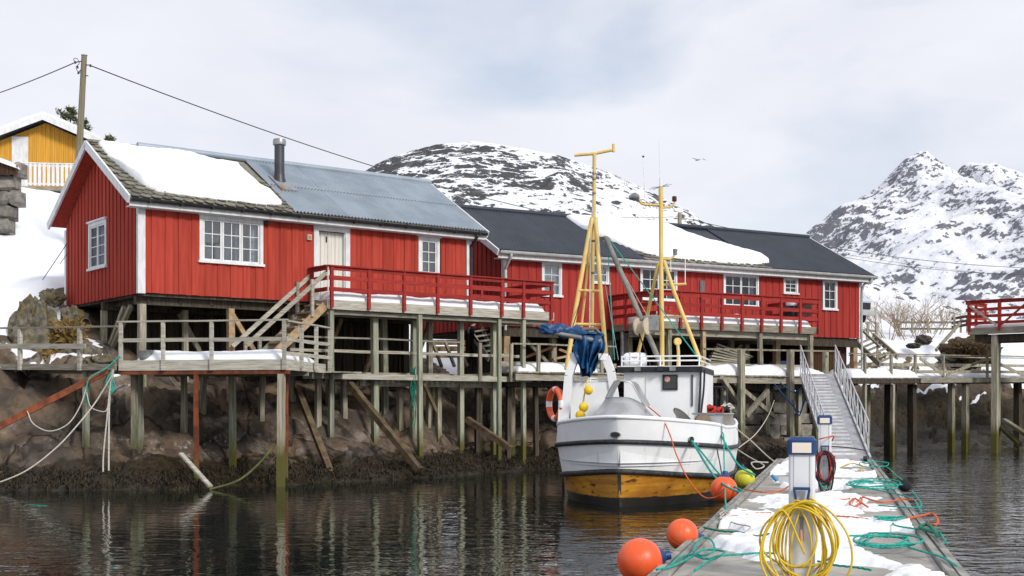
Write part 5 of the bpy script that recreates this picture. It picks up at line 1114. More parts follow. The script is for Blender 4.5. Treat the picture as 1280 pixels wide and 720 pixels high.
# yellow hose: one long coil hung on the hook
pts = [(h1u+0.10,h1v-0.02,PT+0.05),(h1u+0.22,h1v-0.02,PT+0.25)]
for k in range(13):
    w_ = random.uniform(0.14,0.40); hgt_ = random.uniform(0.50,0.86); ox = random.uniform(-.06,.06); dv = -0.012*k*0.9
    for j in range(10):
        a = 2*math.pi*j/10; s_ = math.sin(a/2)
        pts.append((h1u+ox+w_*math.sin(a)*(0.75+0.35*s_), h1v+0.02+dv-0.05*s_, h1z-0.10-hgt_*(1-math.cos(a))/2-0.02*(k%4)))
pts += [(h1u+0.02,h1v-0.13,h1z-0.55),(h1u+0.0,h1v-0.05,h1z-0.5),(h1u,h1v-0.025,h1z-0.36)]
MB().tube(cr(pts, 5), 0.0098, 8).solo('garden_hose', HOSE, 'yellow hose hung in loose coils on the white pedestal', 'hose', PO, smooth=60)
MB().tube([(h1u,h1v-0.025,h1z-0.47),(h1u,h1v-0.025,h1z-0.36)], 0.022, 10).solo('hose_coupling', mat('brass_pink', (0.62,0.33,0.24), (0.5,0.3,0.22), rough=0.4), 'pinkish hose coupling under the tap of the pedestal with the yellow hose', 'coupling', PO, smooth=40)
for cm, nm, lb, n in ((BLKC,'power_cable','black power cable coiled on the far pedestal',9),(REDC,'power_cable','dull red power cable coiled on the far pedestal',6),(TEAL,'hanging_rope','teal rope tails hanging from the far pedestal',2)):
    pts = []
    for k in range(n):
        w_ = random.uniform(0.09,0.20); hg = random.uniform(0.5,0.8); ox = random.uniform(-.03,.03); dv = random.uniform(-.07,0)
        for j in range(8):
            a = 2*math.pi*j/8; s_ = math.sin(a/2); pts.append((h2u+ox+w_*math.sin(a), h2v+dv-0.04*s_, h2z-0.08-hg*(1-math.cos(a))/2))
    MB().tube(cr(pts, 4), 0.012, 6).solo(nm, cm, lb, 'rope' if cm is TEAL else 'cable', PO, smooth=60)
MB().tube(cr([PO.inv(at(*p)) for p in ((1040,558,23.5),(1060,559.5,25),(1082,563,27.5))],6), 0.012, 6).solo('power_cable', BLKC, 'taut black cable running from the far pedestal to the gangway', 'cable', PO, smooth=60)
MB().tube(cr([PO.inv(at(*p)) for p in ((1024,549,23.4),(1032,547,23.2),(1042,545,23.6),(1040,551,23.9))],6), 0.012, 6).solo('lashing', ORAN, 'orange lashing wound round the far pedestal', 'rope', PO, smooth=60)
bp = thing('plug_box', 'blue plug box on the snow beside the near pedestal', 'plug', PO, gr(980,606)); q = gr(980,606)
MB().box((q.x-.10,q.y-.09,PT+.03),(q.x+.10,q.y+.09,PT+.16)).build('box', mat('grey_plastic',(0.5,0.52,0.55),(0.45,0.47,0.5)), bp); MB().tube([(q.x-.14,q.y-.09,PT+.08),(q.x-.24,q.y-.10,PT+.2)], 0.03, 8).build('plug', mat('blue_plug',(0.02,0.22,0.55),(0.02,0.2,0.5)), bp, smooth=40)

# ------------------------------------------------------------------ buoys
def buoy(p, r, m, label, group, d=(0.5,0.1,0.35), tipm=NAVY):
    t = thing('mooring_buoy', label, 'buoy', W, (p.x,p.y,p.z-r), group); d = Vector(d).normalized()
    prof = [(r*math.sin(math.pi*k/22)*(1.0 if k < 16 else 1.0), -r*math.cos(math.pi*k/22)) for k in range(1, 20)]
    MB().lathe(prof, p, 28, d).build('float', m, t, smooth=60)
    e1 = d.orthogonal().normalized(); e2 = d.cross(e1)
    MB().tube([p+(d*math.cos(6.2832*k/36)+e1*math.sin(6.2832*k/36))*r*0.997 for k in range(3, 34)], r*0.022, 6).build('seam', m, t, smooth=60)
    MB().lathe([(r*0.46,0),(r*0.40,r*0.12),(r*0.22,r*0.28),(r*0.20,r*0.5),(r*0.10,r*0.52)], p+d*r*0.875, 18, d).build('neck', tipm, t, smooth=40)
buoy(at(800,701,12.75), 0.222, BUOYO, 'largest orange buoy hanging off the pontoon kerb, nearest the yellow hose', 'orange buoys', (0.8,0.1,0.15))
buoy(at(853,668,15.2), 0.185, BUOYO, 'orange buoy with dark blue neck lying against the pontoon kerb', 'orange buoys', (0.9,0.2,-0.15))
buoy(at(905,612,24.3), 0.25, BUOYO, 'orange buoy squeezed between the boat hull and the pontoon', 'orange buoys', (0.1,0.2,1))
buoy(at(931,598,27.0), 0.205, BUOYY, 'lime yellow buoy hanging between the boat and the pontoon', 'yellow buoys', (-0.2,0.1,1))
buoy(at(1131,607,26.2), 0.125, BLKC, 'small black buoy hanging off the far side of the pontoon', 'black buoys', (-0.7,0.1,0.5), BLKC)

# ------------------------------------------------------------------ ropes lying on the pontoon
def gpath(pts, r, wig=0.0, n=6):
    q = []
    for p in pts: g = gr(p[0], p[1]); q.append(Vector((g.x+random.uniform(-wig,wig), g.y+random.uniform(-wig,wig), PT+0.06+r+(p[2] if len(p) > 2 else 0)+random.uniform(0,r))))
    return cr(q, n)
def rope(pts, r, m, name, label, wig=0.0, group=None):
    MB().tube(resample(gpath(pts, r, wig), 0.016), r, 9, lay=1.15).solo(name, m, label, 'rope', PO, group=group, smooth=60)
random.seed(3)
rope([(838,716),(850,706),(868,702),(880,704),(893,697),(889,684),(878,681),(870,690),(868,703),(885,709),(900,704),(925,703),(950,700),(970,701)], 0.0105, TEAL, 'mooring_rope', 'thick teal rope with an upright loop lying on snow by the biggest buoy')
rope([(868,724),(885,712),(898,706),(906,700),(893,697),(878,697),(866,705),(852,712),(836,719),(820,722)], 0.0105, TEAL, 'mooring_rope', 'second teal rope end doubling the loop by the biggest buoy')
rope([(1022,712),(1045,716),(1070,720),(1090,724)], 0.0105, TEAL, 'mooring_rope', 'short teal rope stretch on snow right of the near pedestal')
def heap(cx, cy, rx, ry, n, seed):
    rr = random.Random(seed); o = []; a = 0
    for k in range(n): a += rr.uniform(0.7,1.5); f = rr.uniform(0.3,1.0); o.append((cx+rx*f*math.cos(a), cy+ry*f*math.sin(a), rr.uniform(0,0.05)))
    return o
rope([(1196,718),(1178,706),(1160,700),(1135,693)]+heap(1112,686,50,11,22,1)+[(1060,678)], 0.0105, TEAL, 'mooring_rope', 'tangled teal rope heap on bare concrete by the timber kerb')
rope([(1184,689),(1170,672),(1140,668),(1118,664)]+heap(1112,657,22,5,10,4), 0.0105, TEAL, 'mooring_rope', 'teal rope loop reaching over the kerb above the tangled heap')
rope([(1152,648),(1148,640),(1138,628)]+heap(1095,612,42,7,26,2)+[(1052,604)], 0.0105, TEAL, 'mooring_rope', 'large teal rope coil on snow behind the orange knot')
rope([(1130,606),(1118,596),(1112,590)]+heap(1095,585,22,4.5,12,3), 0.0105, TEAL, 'mooring_rope', 'small teal rope heap at the foot of the gangway')
rope([(1098,638),(1120,640),(1142,641),(1152,638),(1147,628),(1140,619)], 0.0105, TEAL, 'mooring_rope', 'straight teal rope between the orange rope ends')
rope([(1150,632),(1128,630),(1103,634),(1080,628),(1070,626),(1062,636),(1070,639),(1077,630),(1068,624),(1060,630),(1043,631)], 0.012, ORAN, 'mooring_rope', 'orange rope tied in a loose knot on the snow')
rope([(1085,641),(1075,633),(1066,627)], 0.012, ORAN, 'mooring_rope', 'loose orange rope tail beside the knot')
rope([(1040,652),(1062,654),(1090,657),(1120,658),(1150,652),(1165,649),(1172,656),(1170,664),(1160,662)], 0.013, ORAN, 'mooring_rope', 'orange rope looping over the pontoon kerb')
rope([(1042,661),(1050,652),(1060,651)], 0.010, ORAN, 'mooring_rope', 'thin orange rope end on the snow by the near pedestal')
rope([(905,651),(925,652),(945,648),(965,648)], 0.010, ORAN, 'mooring_rope', 'thin red-orange line across the bare concrete on the left')
rope([(930,617),(955,621),(975,619),(988,612)], 0.012, ORAN, 'mooring_rope', 'orange line crossing from the boat to the near pedestal')
rope([(880,668),(900,672),(925,674),(945,678),(962,676)], 0.012, GREEN, 'mooring_rope', 'dark green rope along the left side of the pontoon')
rope([(1172,680),(1165,670),(1158,664),(1150,668),(1162,674),(1176,676)], 0.02, GREEN, 'mooring_rope', 'thick green rope knotted round the right kerb')
rope([(905,649),(900,655),(912,650),(903,644),(913,655),(900,650),(908,645)], 0.012, WROPE, 'mooring_rope', 'white knot of rope on the left kerb')
rope([(905,655),(920,662),(938,666),(932,672)], 0.009, WROPE, 'mooring_rope', 'thin white line curling on the concrete')
rope([(1050,588),(1065,583),(1080,588),(1072,592)], 0.014, HOSE, 'mooring_rope', 'yellow line at the foot of the gangway')

# ------------------------------------------------------------------ fishing boat
BF = Fr(2.09, 25.5, -13.6)
bt = thing('fishing_boat', 'white fishing boat with varnished brown lower hull and yellow masts, moored bow-on', 'boat', BF, (0, 4, 0))
def B(px, py, Y): return BF.inv(at(px, py, Y))
VARN = (lambda t: t.fin(t.mix(t.rng(t.math('ADD', t.z(), t.math('MULTIPLY', t.noise((5,5,5),4), 0.06)), 0.20, 0.225), (0.026,0.024,0.020),
        t.mix(t.rng(t.noise((3,3,11),7,0.68), 0.56, 0.64, 0, 0.9), t.mix(t.rng(t.noise((0.9,0.9,7),6,0.6), 0.35, 0.66), (0.58,0.275,0.030), (0.34,0.135,0.018)), (0.035,0.018,0.008))), 0.32, 0.5))(NT('varnished_hull'))
Vs = [0,0.004,0.012,0.025,0.045,0.07,0.1,0.14,0.19,0.25,0.32,0.4,0.5,0.62,0.76,0.92,1.1,1.3,1.55,1.8,2.1,2.4,2.7,3.0,3.4,4.2,5.5,7,8.5,9.6,10.4]
LV = 10.4
def hb(v, lev):
    k = [0.68,0.885,0.945,0.985,1.0,0.985][lev]; sh = [1.15,0.84,0.76,0.73,0.70,0.66][lev]; l = [3.9,3.5,3.3,3.25,3.2,3.1][lev]
    t = min(1, v/l); b = 1.81*k*(1-(1-t)**2.0)**sh
    return b*(1-0.16*max(0,(v-6)/(LV-6))**2)
zt3 = interp([(0,1.75),(1,1.66),(3.5,1.50),(7,1.48),(LV,1.62)]); zr = interp([(0,1.28),(1,1.21),(3.5,1.07),(7,1.02),(LV,1.15)]); zl = interp([(0,0.70),(1,0.60),(3.5,0.44),(7,0.38),(LV,0.42)])
rake = [0.25,0.0,-0.03,-0.09,-0.17,-0.27]
def hp(v, lev, s, off=0.0):
    if lev == 3: a, c = hp(v,2,s,off), hp(v,4,s,off); return tuple((p+q)/2 for p, q in zip(a, c))
    z = [-0.55, 0.0, zl(v), (zl(v)+zr(v))/2, zr(v), zt3(v)][lev]
    return (s*max(0, hb(v, lev)+off), v+rake[lev]*max(0,1-v/2.2), z)
def strip(l0, l1, name, m, off=0.0):
    b = MB()
    for s in (-1, 1):
        vs = []; 
        for v in Vs:
            for l in range(l0, l1+1): vs.append(hp(v, l, s, off))
        w = l1-l0+1
        b.add(vs, [(i*w+j, (i+1)*w+j, (i+1)*w+j+1, i*w+j+1) if s > 0 else (i*w+j, i*w+j+1, (i+1)*w+j+1, (i+1)*w+j) for i in range(len(Vs)-1) for j in range(w-1)])
    k = len(b.V); rows = []
    for l in range(l0, l1+1): rows += [hp(LV, l, -1, off), hp(LV, l, 1, off)]
    b.add(rows, [(2*i, 2*i+1, 2*i+3, 2*i+2) for i in range(l1-l0)])
    return b.build(name, m, bt, smooth=70)
hull = strip(0, 2, 'lower_hull', VARN); strip(2, 4, 'hull', BOATW); bw = strip(4, 5, 'bulwark', BOATW)
inn = MB()
for s in (-1, 1):
    vs = []
    for v in Vs[3:]: a = hp(v,4,s,-0.07); c_ = hp(v,5,s,-0.07); vs += [(a[0],a[1]+0.05,0.8), (c_[0],c_[1]+0.05,c_[2])]
    inn.add(vs, [(2*i,2*i+1,2*i+3,2*i+2) for i in range(len(Vs)-4)])
inn.build('bulwark_lining', BOATW, bw, smooth=50)
dkb = MB(); ring = [hp(v,4,-1,-0.05) for v in Vs[3:]]+[hp(v,4,1,-0.05) for v in Vs[:2:-1]]
dkb.add([(p[0],p[1],0.86) for p in ring], [tuple(range(len(ring)))]); dkb.build('boat_deck', mat('deck_grey',(0.30,0.32,0.32),(0.2,0.21,0.21),rough=0.8), bt)
def band(lev, dz_, r, name, m, off=0.02):
    pts = [Vector(hp(v,lev,-1,off))+Vector((0,0,dz_)) for v in Vs[::-1]]+[Vector(hp(v,lev,1,off))+Vector((0,0,dz_)) for v in Vs[1:]]
    MB().tube(pts, r, 8).build(name, m, bt, smooth=60)
band(4, 0.0, 0.048, 'rub_rail', BOATB); band(2, 0.0, 0.055, 'rub_rail', BOATB); band(5, 0.01, 0.042, 'gunwale_cap', BOATW, -0.02)
MB().beam((0,0.14,-0.45),(0,-0.035,0.66), 0.07, 0.06).build('stem_post', mat('dark_stem',(0.07,0.06,0.045),(0.03,0.027,0.022)), bt)
for s, v, lev in ((-1,0.10,5),(1,0.95,5)):
    a, c_ = Vector(hp(v,4,s,0.0)), Vector(hp(v,5,s,0.0)); p = a.lerp(c_,0.42); n_ = Vector((s*0.35,-1,0)) if s < 0 else Vector((0.75,-0.65,0))
for px, py, Y, n_, rx in ((769.5,543.5,25.33,(0,-1,0),0.085),(863.5,549.5,26.2,(0.72,-0.69,0),0.05)):
    p = B(px,py,Y); nn = Vector(n_).normalized(); tx = Vector((nn.y,-nn.x,0)); b = MB(); m_ = 16
    b.add([p+nn*0.03+tx*rx*1.25*math.cos(6.283*k/m_)+Vector((0,0,0.062*math.sin(6.283*k/m_))) for k in range(m_)]+[p-nn*0.12+tx*rx*math.cos(6.283*k/m_)+Vector((0,0,0.05*math.sin(6.283*k/m_))) for k in range(m_)],
      [(i,(i+1)%m_,m_+(i+1)%m_,m_+i) for i in range(m_)]); b.build('hawse_hole', GREYM, bw, smooth=60)
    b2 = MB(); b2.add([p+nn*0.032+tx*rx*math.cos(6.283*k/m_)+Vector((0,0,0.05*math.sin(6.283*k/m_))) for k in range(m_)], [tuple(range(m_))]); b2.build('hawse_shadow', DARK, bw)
# wheelhouse
v0, v1 = 3.7, 6.6; a0, a1 = BF.uat(780, v0), BF.uat(877, v0); zw = BF.zat(465.5, 0, v0)
ph = thing; wh_ = MB().box((a0,v0,0.862),(a1,v1,zw)).build('wheelhouse', BOATW, bt)
MB().box((a0-0.14,v0-0.12,zw+0.002),(a1+0.02,v1+0.1,zw+0.12)).build('roof_edge', BOATB if False else BLACK, bt)
MB().box((a0-0.13,v0-0.11,zw+0.122),(a1+0.01,v1+0.09,zw+0.14)).build('roof_top', BOATW, bt)
p = B(828.5,468.5,29.05); q = B(848,487.5,29.05)
wn = MB().box((p.x,v0-0.035,q.z),(q.x,v0-0.001,p.z)).build('window', BLACK, wh_); MB().box((p.x+0.035,v0-0.041,q.z+0.035),(q.x-0.035,v0-0.0355,p.z-0.035)).build('pane', mat('boat_glass',(0.055,0.05,0.048),(0.035,0.033,0.032),rough=0.08,spec=0.5), wn)
MB().lathe([(0,0),(0.062,0),(0.062,0.003),(0,0.003)], (p.x+0.11,v0-0.0415,p.z-0.10), 14, (0,-1,0)).build('sticker', mat('red_sticker',(0.55,0.25,0.22),(0.6,0.3,0.27)), wn)
MB().box((a0+0.48,v0-0.012,1.0),(a0+0.486,v0-0.0005,zw-0.1)).build('panel_seam', GREYG, wh_); MB().box((a1-0.22,v0-0.03,zw-0.75),(a1-0.19,v0-0.001,zw-0.06)).build('grab_rail', BLACK, wh_)
for x, y0_, y1_ in ((a1-0.03,0.3,1.25),(a1+0.05,0.9,2.1)): MB().tube(cr([(x+0.02,v0-0.05,zw+0.05),(x,v0-0.06,zw-0.4),(x-0.06,v0-0.05,0.9+y0_)],5), 0.022, 6).build('cable', BLACK, wh_, smooth=60)
for px in (797,826,842): q = B(px,461,28.9); MB().box((q.x-0.07,v0-0.22,q.z-0.05),(q.x+0.06,v0-0.13,q.z+0.05)).build('deck_lamp', GREYM if px != 826 else BLACK, bt)
# roof railing
zr0, zr1 = zw+0.14, BF.zat(445.5,0,v0)
rl = MB(); 
for z in (zr1, (zr0+zr1)/2+0.01): rl.tube([(a0-0.05,v0+0.0,z),(a1-0.05,v0+0.0,z),(a1-0.05,v1-0.2,z)], 0.017, 8); rl.tube([(a0-0.05,v0+0.0,z),(a0-0.05,v1-0.2,z)], 0.017, 8)
rl.build('roof_rail', BOATW, bt, smooth=40)
for k in range(5): MB().tube([(a0-0.05+(a1-a0)*k/4,v0,zr0-0.02),(a0-0.05+(a1-a0)*k/4,v0,zr1)], 0.016, 8).build('rail_stanchion', BOATW, bt, smooth=40)
# life raft canister on the roof
lr = thing('life_raft_canister', 'white life raft canister strapped behind the roof rail of the boat', 'life raft', BF, B(794,457,29.8))
c_ = B(794,449.5,29.9); MB().lathe([(0.02,-0.27),(0.12,-0.255),(0.155,-0.20),(0.16,-0.01),(0.168,-0.008),(0.168,0.008),(0.16,0.01),(0.155,0.20),(0.12,0.255),(0.02,0.27)], c_, 20, (1,0.1,0)).build('shell', BOATW, lr, smooth=40)
for x in (-0.12,0.12): MB().lathe([(0.165,-0.015),(0.172,-0.015),(0.172,0.015),(0.165,0.015)], c_+Vector((x,0.01*x,0)), 18, (1,0.1,0)).build('strap', GREYG, lr, smooth=40)
MB().box((c_.x-0.05,c_.y-0.166,c_.z+0.03),(c_.x+0.07,c_.y-0.160,c_.z+0.06)).build('red_mark', mat('red_mark',(0.55,0.08,0.08),(0.5,0.1,0.1)), lr)
MB().box((c_.x-0.25,c_.y-0.12,zr0),(c_.x+0.25,c_.y+0.12,zr0+0.06)).build('cradle', GREYG, lr)
# forward shelter and gallows on the starboard side
sv = 2.9; SYd = 28.9
l0 = B(705,530,SYd); 
for nm, pts, w in (('gallows_post',((705,532),(711,470),(719,446)),0.17),('gallows_post',((769,500),(764,465),(757,446)),0.17)):
    for i in range(len(pts)-1): MB().beam(B(*pts[i],SYd), B(*pts[i+1],SYd), w, w*0.8).build(nm, BOATW, bt)
MB().beam(B(716,446,SYd), B(727,444,SYd+0.3), 0.16).build('gallows_beam', BOATW, bt); MB().beam(B(748,446,SYd), B(760,446,SYd), 0.14).build('gallows_beam', BOATW, bt)
p = B(713,478,SYd+0.2); q = B(768,528,SYd+0.2); MB().box((p.x,p.y,q.z-0.3),(q.x,p.y+0.05,p.z)).build('shelter_wall', BOATW, bt)
for py in (472.5,476): MB().tube([B(714,py,SYd+0.2), B(758,py+1,SYd+0.2)], 0.018, 8).build('shelter_rail', BOATW, bt, smooth=40)
for px in (716,727,738,749,758): MB().tube([B(px,472,SYd+0.2), B(px,479,SYd+0.2)], 0.015, 6).build('rail_stanchion', BOATW, bt, smooth=40)
MB().beam(B(700,560,SYd+0.1), B(704,500,SYd+0.1), 0.12, 0.3).build('side_plate', BOATW, bt)
MB().beam(B(745,500,SYd+0.18), B(746,482,SYd+0.18), 0.04).build('latch_bar', GREYG, bt)
# life ring
lrg = thing('life_ring', 'orange life ring with pale bands hung on the boat side by the gallows', 'life ring', BF, B(694,527,29.2)); c_ = B(694,505,29.2); ax = Vector((-0.80,-0.60,0.05)).normalized(); e1 = Vector((0,0,1)); e2 = ax.cross(e1).normalized(); n_ = 28
for k0, k1, m_ in ((0,6,0),(6,8,1),(8,13,0),(13,15,1),(15,20,0),(20,22,1),(22,27,0),(27,28,1)):
    MB().tube([c_+(e1*math.cos(6.283*k/n_)+e2*math.sin(6.283*k/n_))*0.325 for k in range(k0,k1+1)], 0.072, 10).build('ring_section' if not m_ else 'reflective_band', BUOYO if not m_ else BOATW, lrg, smooth=60)
# stainless bait hopper on the foredeck
hp_ = thing('steel_hopper', 'dented stainless steel hopper with arched hood on the boat foredeck', 'hopper', BF, B(778,524,27.4)); HY = 27.4
b = MB(); bot = [(735,524,27.0),(752,521,26.7),(778,524,26.5),(800,526,26.6),(822,524,27.0)]; mid = [(748,511,27.2),(760,508,26.95),(778,506,26.85),(793,507,26.9),(811,514,27.2)]; top = [(757,498,27.5),(766,497,27.3),(778,497,27.25),(788,498,27.3),(803,505,27.5)]
low = [(x,y+14,Y) for x,y,Y in bot]
rows = [[B(*p) for p in r] for r in (low,bot,mid,top)]; rows = [cr(r,4) for r in rows]; w = len(rows[0])
b.add([p for r in rows for p in r], [(i*w+j,i*w+j+1,(i+1)*w+j+1,(i+1)*w+j) for i in range(3) for j in range(w-1)]); b.build('chute', STAIN, hp_, smooth=60)
b = MB(); prof = [(757,498),(762,487),(768,476.5),(772,475.5),(787,477.5),(791,481),(799,496),(806,508)]
f_ = [B(x,y,27.5) for x,y in prof]; g_ = [B(x,y,27.5)+Vector((0.02,0.75,0.02)) for x,y in prof]; m_ = len(prof)
b.add(f_+g_, [(i,i+1,m_+i+1,m_+i) for i in range(m_-1)]); hd = b.build('hood', STAIN, hp_, smooth=25)
b = MB(); b.tube(f_, 0.014, 6); b.build('hood_lip', GREYM, hp_, smooth=50); MB().tube(rows[3], 0.014, 6).build('chute_lip', GREYM, hp_, smooth=50)
# net hauler, drum, baskets on the port side
wn_ = thing('line_hauler', 'grey net hauler with round drum at the port rail of the boat', 'hauler', BF, B(878,535,28.2)); c_ = B(878,528,27.6)
MB().lathe([(0.02,-0.10),(0.17,-0.09),(0.17,-0.06),(0.10,-0.04),(0.10,0.04),(0.17,0.06),(0.17,0.09),(0.02,0.10)], c_, 18, (0.35,-0.9,0.1)).build('drum', mat('bronze_drum',(0.16,0.12,0.085),(0.10,0.075,0.06),rough=0.5,metal=0.4), wn_, smooth=40)
MB().box((c_.x+0.10,c_.y+0.05,c_.z-0.45),(c_.x+0.40,c_.y+0.35,c_.z+0.16)).build('housing', STAIN, wn_); MB().box((c_.x-0.22,c_.y+0.02,c_.z+0.162),(c_.x+0.42,c_.y+0.4,c_.z+0.20)).build('tray', GREYM, wn_)
bs = thing('scoop_net', 'pale cone-shaped scoop leaning on the wheelhouse of the boat', 'scoop', BF, B(855,528,28.3)); a_, e_ = B(842,512,28.2), B(866,531,28.2)
b = MB(); n_ = 16; c_ = B(856,521,28.2); rim = [a_.lerp(e_,0.5)+(e_-a_)*0.5*math.cos(6.283*k/n_)+Vector((0.02,-0.06,0.14))*math.sin(6.283*k/n_)*0.75 for k in range(n_)]; tip = B(852,538,28.4)
b.add(rim+[tip], [(i,(i+1)%n_,n_) for i in range(n_)]); b.build('cone', mat('canvas',(0.55,0.52,0.45),(0.42,0.40,0.34)), bs, smooth=60); MB().tube(rim+[rim[0]], 0.012, 6).build('rim', GREYM, bs, smooth=60)
random.seed(8)
for i, (px, py, m_, lb) in enumerate(((886,513,REDC,'dull red net bundle on the boat side deck'),(895,515,REDC,'red net bundle next to the black rail of the boat'),(903,514,BLKC,'black net bundle between the red ones on the boat'),(909,512,WROPE,'pale rope bundle at the end of the boat side deck'))):
    c_ = B(px,py,30.2+0.2*i); pts = [c_+Vector((random.uniform(-.16,.16),random.uniform(-.2,.2),random.uniform(-.1,.12))) for k in range(40)]; MB().tube(cr(pts,4), 0.026, 6).solo('net_bundle', m_, lb, 'net', BF, smooth=60)
tub = thing('storage_box', 'pale box under the nets on the boat side deck', 'box', BF, B(898,535,30)); p = B(884,518,30); q = B(914,545,30); MB().box((p.x,p.y,q.z),(q.x,p.y+0.8,p.z)).build('box_body', mat('dirty_box',(0.35,0.34,0.30),(0.22,0.21,0.19)), tub); MB().box((p.x-.02,p.y-.02,p.z+.001),(q.x+.02,p.y+.82,p.z+.03)).build('box_lid', GREYG, tub)
# black pipe rail on the port quarter
for pts in (((880,484,32),(907,484,31.6),(909,487,31.6),(909,515,31.6)),((895,484,31.8),(895,512,31.8)),((903,485,31.6),(904,515,31.6))): MB().tube([B(*p) for p in pts], 0.024, 8).build('pipe_rail', BLACK, bt, smooth=40)
MB().box((B(915,520,31).x,B(915,520,31).y-0.4,1.15),(B(915,520,31).x+0.012,B(915,520,31).y+0.5,1.45)).build('registration_plate', BLACK, bt)
# masts
def mtube(pts, r, nm, m=MASTY, n=10): return MB().tube([B(*p) for p in pts], r, n).build(nm, m, bt, smooth=50)
MA = 31.6
mtube(((743,193,MA),(742.5,280,MA)), 0.045, 'mast'); mtube(((718,194,MA),(743,192,MA),(765,187.5,MA)), 0.038, 'mast_crossbar'); mtube(((767,190,MA),(767,180,MA)), 0.038, 'mast_crossbar')
mtube(((740,272,MA),(722,372,MA-0.4),(708,462,MA-0.7)), 0.055, 'mast_leg'); mtube(((744.5,272,MA),(751,370,MA-0.4),(758,452,MA-0.7)), 0.055, 'mast_leg'); mtube(((741,275,MA+0.1),(739.5,425,MA+1.0)), 0.052, 'mast_leg'); mtube(((739,280,MA),(731,372,MA-.2),(722,450,MA-.3)), 0.03, 'mast_leg')
for y, a_, e_ in ((363,724,751),(405,717,755)): mtube(((a_,y,MA-0.4),(e_,y+1,MA-0.4)), 0.035, 'mast_stay_bar')
for y in (215,222,240,300,340): mtube(((742.6-1.2*(y>260),y,MA-0.02),(742.8-1.2*(y>260),y+2.5,MA-0.02)), 0.054, 'mast_clamp', GREYM)
MBd = 30.3
mtube(((826,233,MBd),(826.5,330,MBd),(828,461,MBd)), 0.052, 'mast'); mtube(((823,328,MBd),(809,395,MBd+0.5),(796,448,MBd+0.9)), 0.042, 'mast_leg'); mtube(((830,326,MBd),(843,366,MBd-0.2),(878,457,MBd-0.4)), 0.045, 'mast_leg')
mtube(((808,396,MBd+0.4),(853,395.5,MBd-0.2)), 0.028, 'mast_stay_bar'); mtube(((827,356,MBd),(858,355,MBd-0.1)), 0.028, 'mast_stay_bar')
mtube(((826,256.5,MBd),(806,256,MBd),(801,254,MBd),(798,247,MBd)), 0.028, 'lamp_arm'); mtube(((827,260,MBd),(838,259,MBd),(843,254,MBd),(843,250,MBd)), 0.022, 'lamp_arm'); mtube(((829,323.5,MBd),(838,324,MBd),(843,319,MBd)), 0.028, 'lamp_arm')
b = MB(); c_ = B(793,246.5,MBd); b.lathe([(0.02,-0.12),(0.07,-0.10),(0.09,0.0),(0.06,0.10),(0.02,0.13)], c_, 12, (-1,0,0.05)); b.build('mast_lamp', GREYM, bt, smooth=50)
MB().lathe([(0.03,0),(0.055,0.01),(0.055,0.10),(0.05,0.12),(0.02,0.13)], B(843,252,MBd), 12).build('red_lamp', mat('red_lens',(0.10,0.01,0.02),(0.07,0.01,0.015),rough=0.2), bt, smooth=40)
MB().lathe([(0.03,0),(0.05,0.01),(0.05,0.09),(0.055,0.10),(0.055,0.14),(0.02,0.15)], B(844,319,MBd), 12).build('mast_lamp', GREYM, bt, smooth=40)
for pts, r in ((((824,178,MBd),(825.5,228,MBd)),0.009),(((825.3,222,MBd),(825.6,233,MBd)),0.022),(((804,196,MBd),(807,256,MBd)),0.009),(((856.5,298,MBd-.1),(856.5,356,MBd-.1)),0.010),(((838,296,MBd),(838.5,340,MBd)),0.009)): mtube(pts, r, 'antenna', BOATW, 6)
for a_ in (0,0.8,1.6,2.4): c_ = B(825.5,233.5,MBd); d_ = Vector((math.cos(a_),math.sin(a_)*0.9,0.18*math.cos(a_)))*0.26; MB().tube([c_-d_,c_+d_], 0.006, 5).build('antenna', GREYM, bt)
MB().lathe([(0,0),(0.025,0.01),(0.025,0.04),(0,0.05)], B(804,197,MBd), 8).build('antenna_tip', BLACK, bt)
# grey boom with its blocks
mtube(((757,297,30.9),(790,372,30.2),(826,455,29.6)), 0.062, 'boom', mat('boom_grey',(0.24,0.235,0.21),(0.15,0.15,0.135),rough=0.6)); random.seed(2)
for k in range(5): c_ = B(756+random.uniform(-3,4),298+random.uniform(-3,6),30.9); MB().lathe([(0.0,-.03),(0.07,-.03),(0.07,.03),(0,.03)], c_, 10, (random.uniform(-1,1),1,random.uniform(-.5,.5))).build('boom_block', GREYM, bt, smooth=40)
c_ = B(804,408,29.9); MB().lathe([(0.05,-0.16),(0.20,-0.15),(0.20,-0.11),(0.12,-0.09),(0.12,0.09),(0.20,0.11),(0.20,0.15),(0.05,0.16)], c_, 18, (1,-0.5,0.0)).build('rope_winch', mat('cream_winch',(0.55,0.47,0.33),(0.42,0.36,0.26)), bt, smooth=40)
c2_ = B(808,402,29.9); MB().box((c2_.x-.02,c2_.y-.1,c2_.z-.2),(c2_.x+.26,c2_.y+.2,c2_.z+.12)).build('winch_bracket', GREYM, bt)
c_ = B(847,427,29.3); MB().lathe([(0.02,-.04),(0.075,-.04),(0.085,-.025),(0.065,0),(0.085,.025),(0.075,.04),(0.02,.04)], c_, 16, (0.4,-1,0)).build('hook_block', MASTY, bt, smooth=40); MB().tube([c_, B(848,440,29.3), B(847.5,463,29.3)], 0.035, 8).build('davit', MASTY, bt, smooth=40)
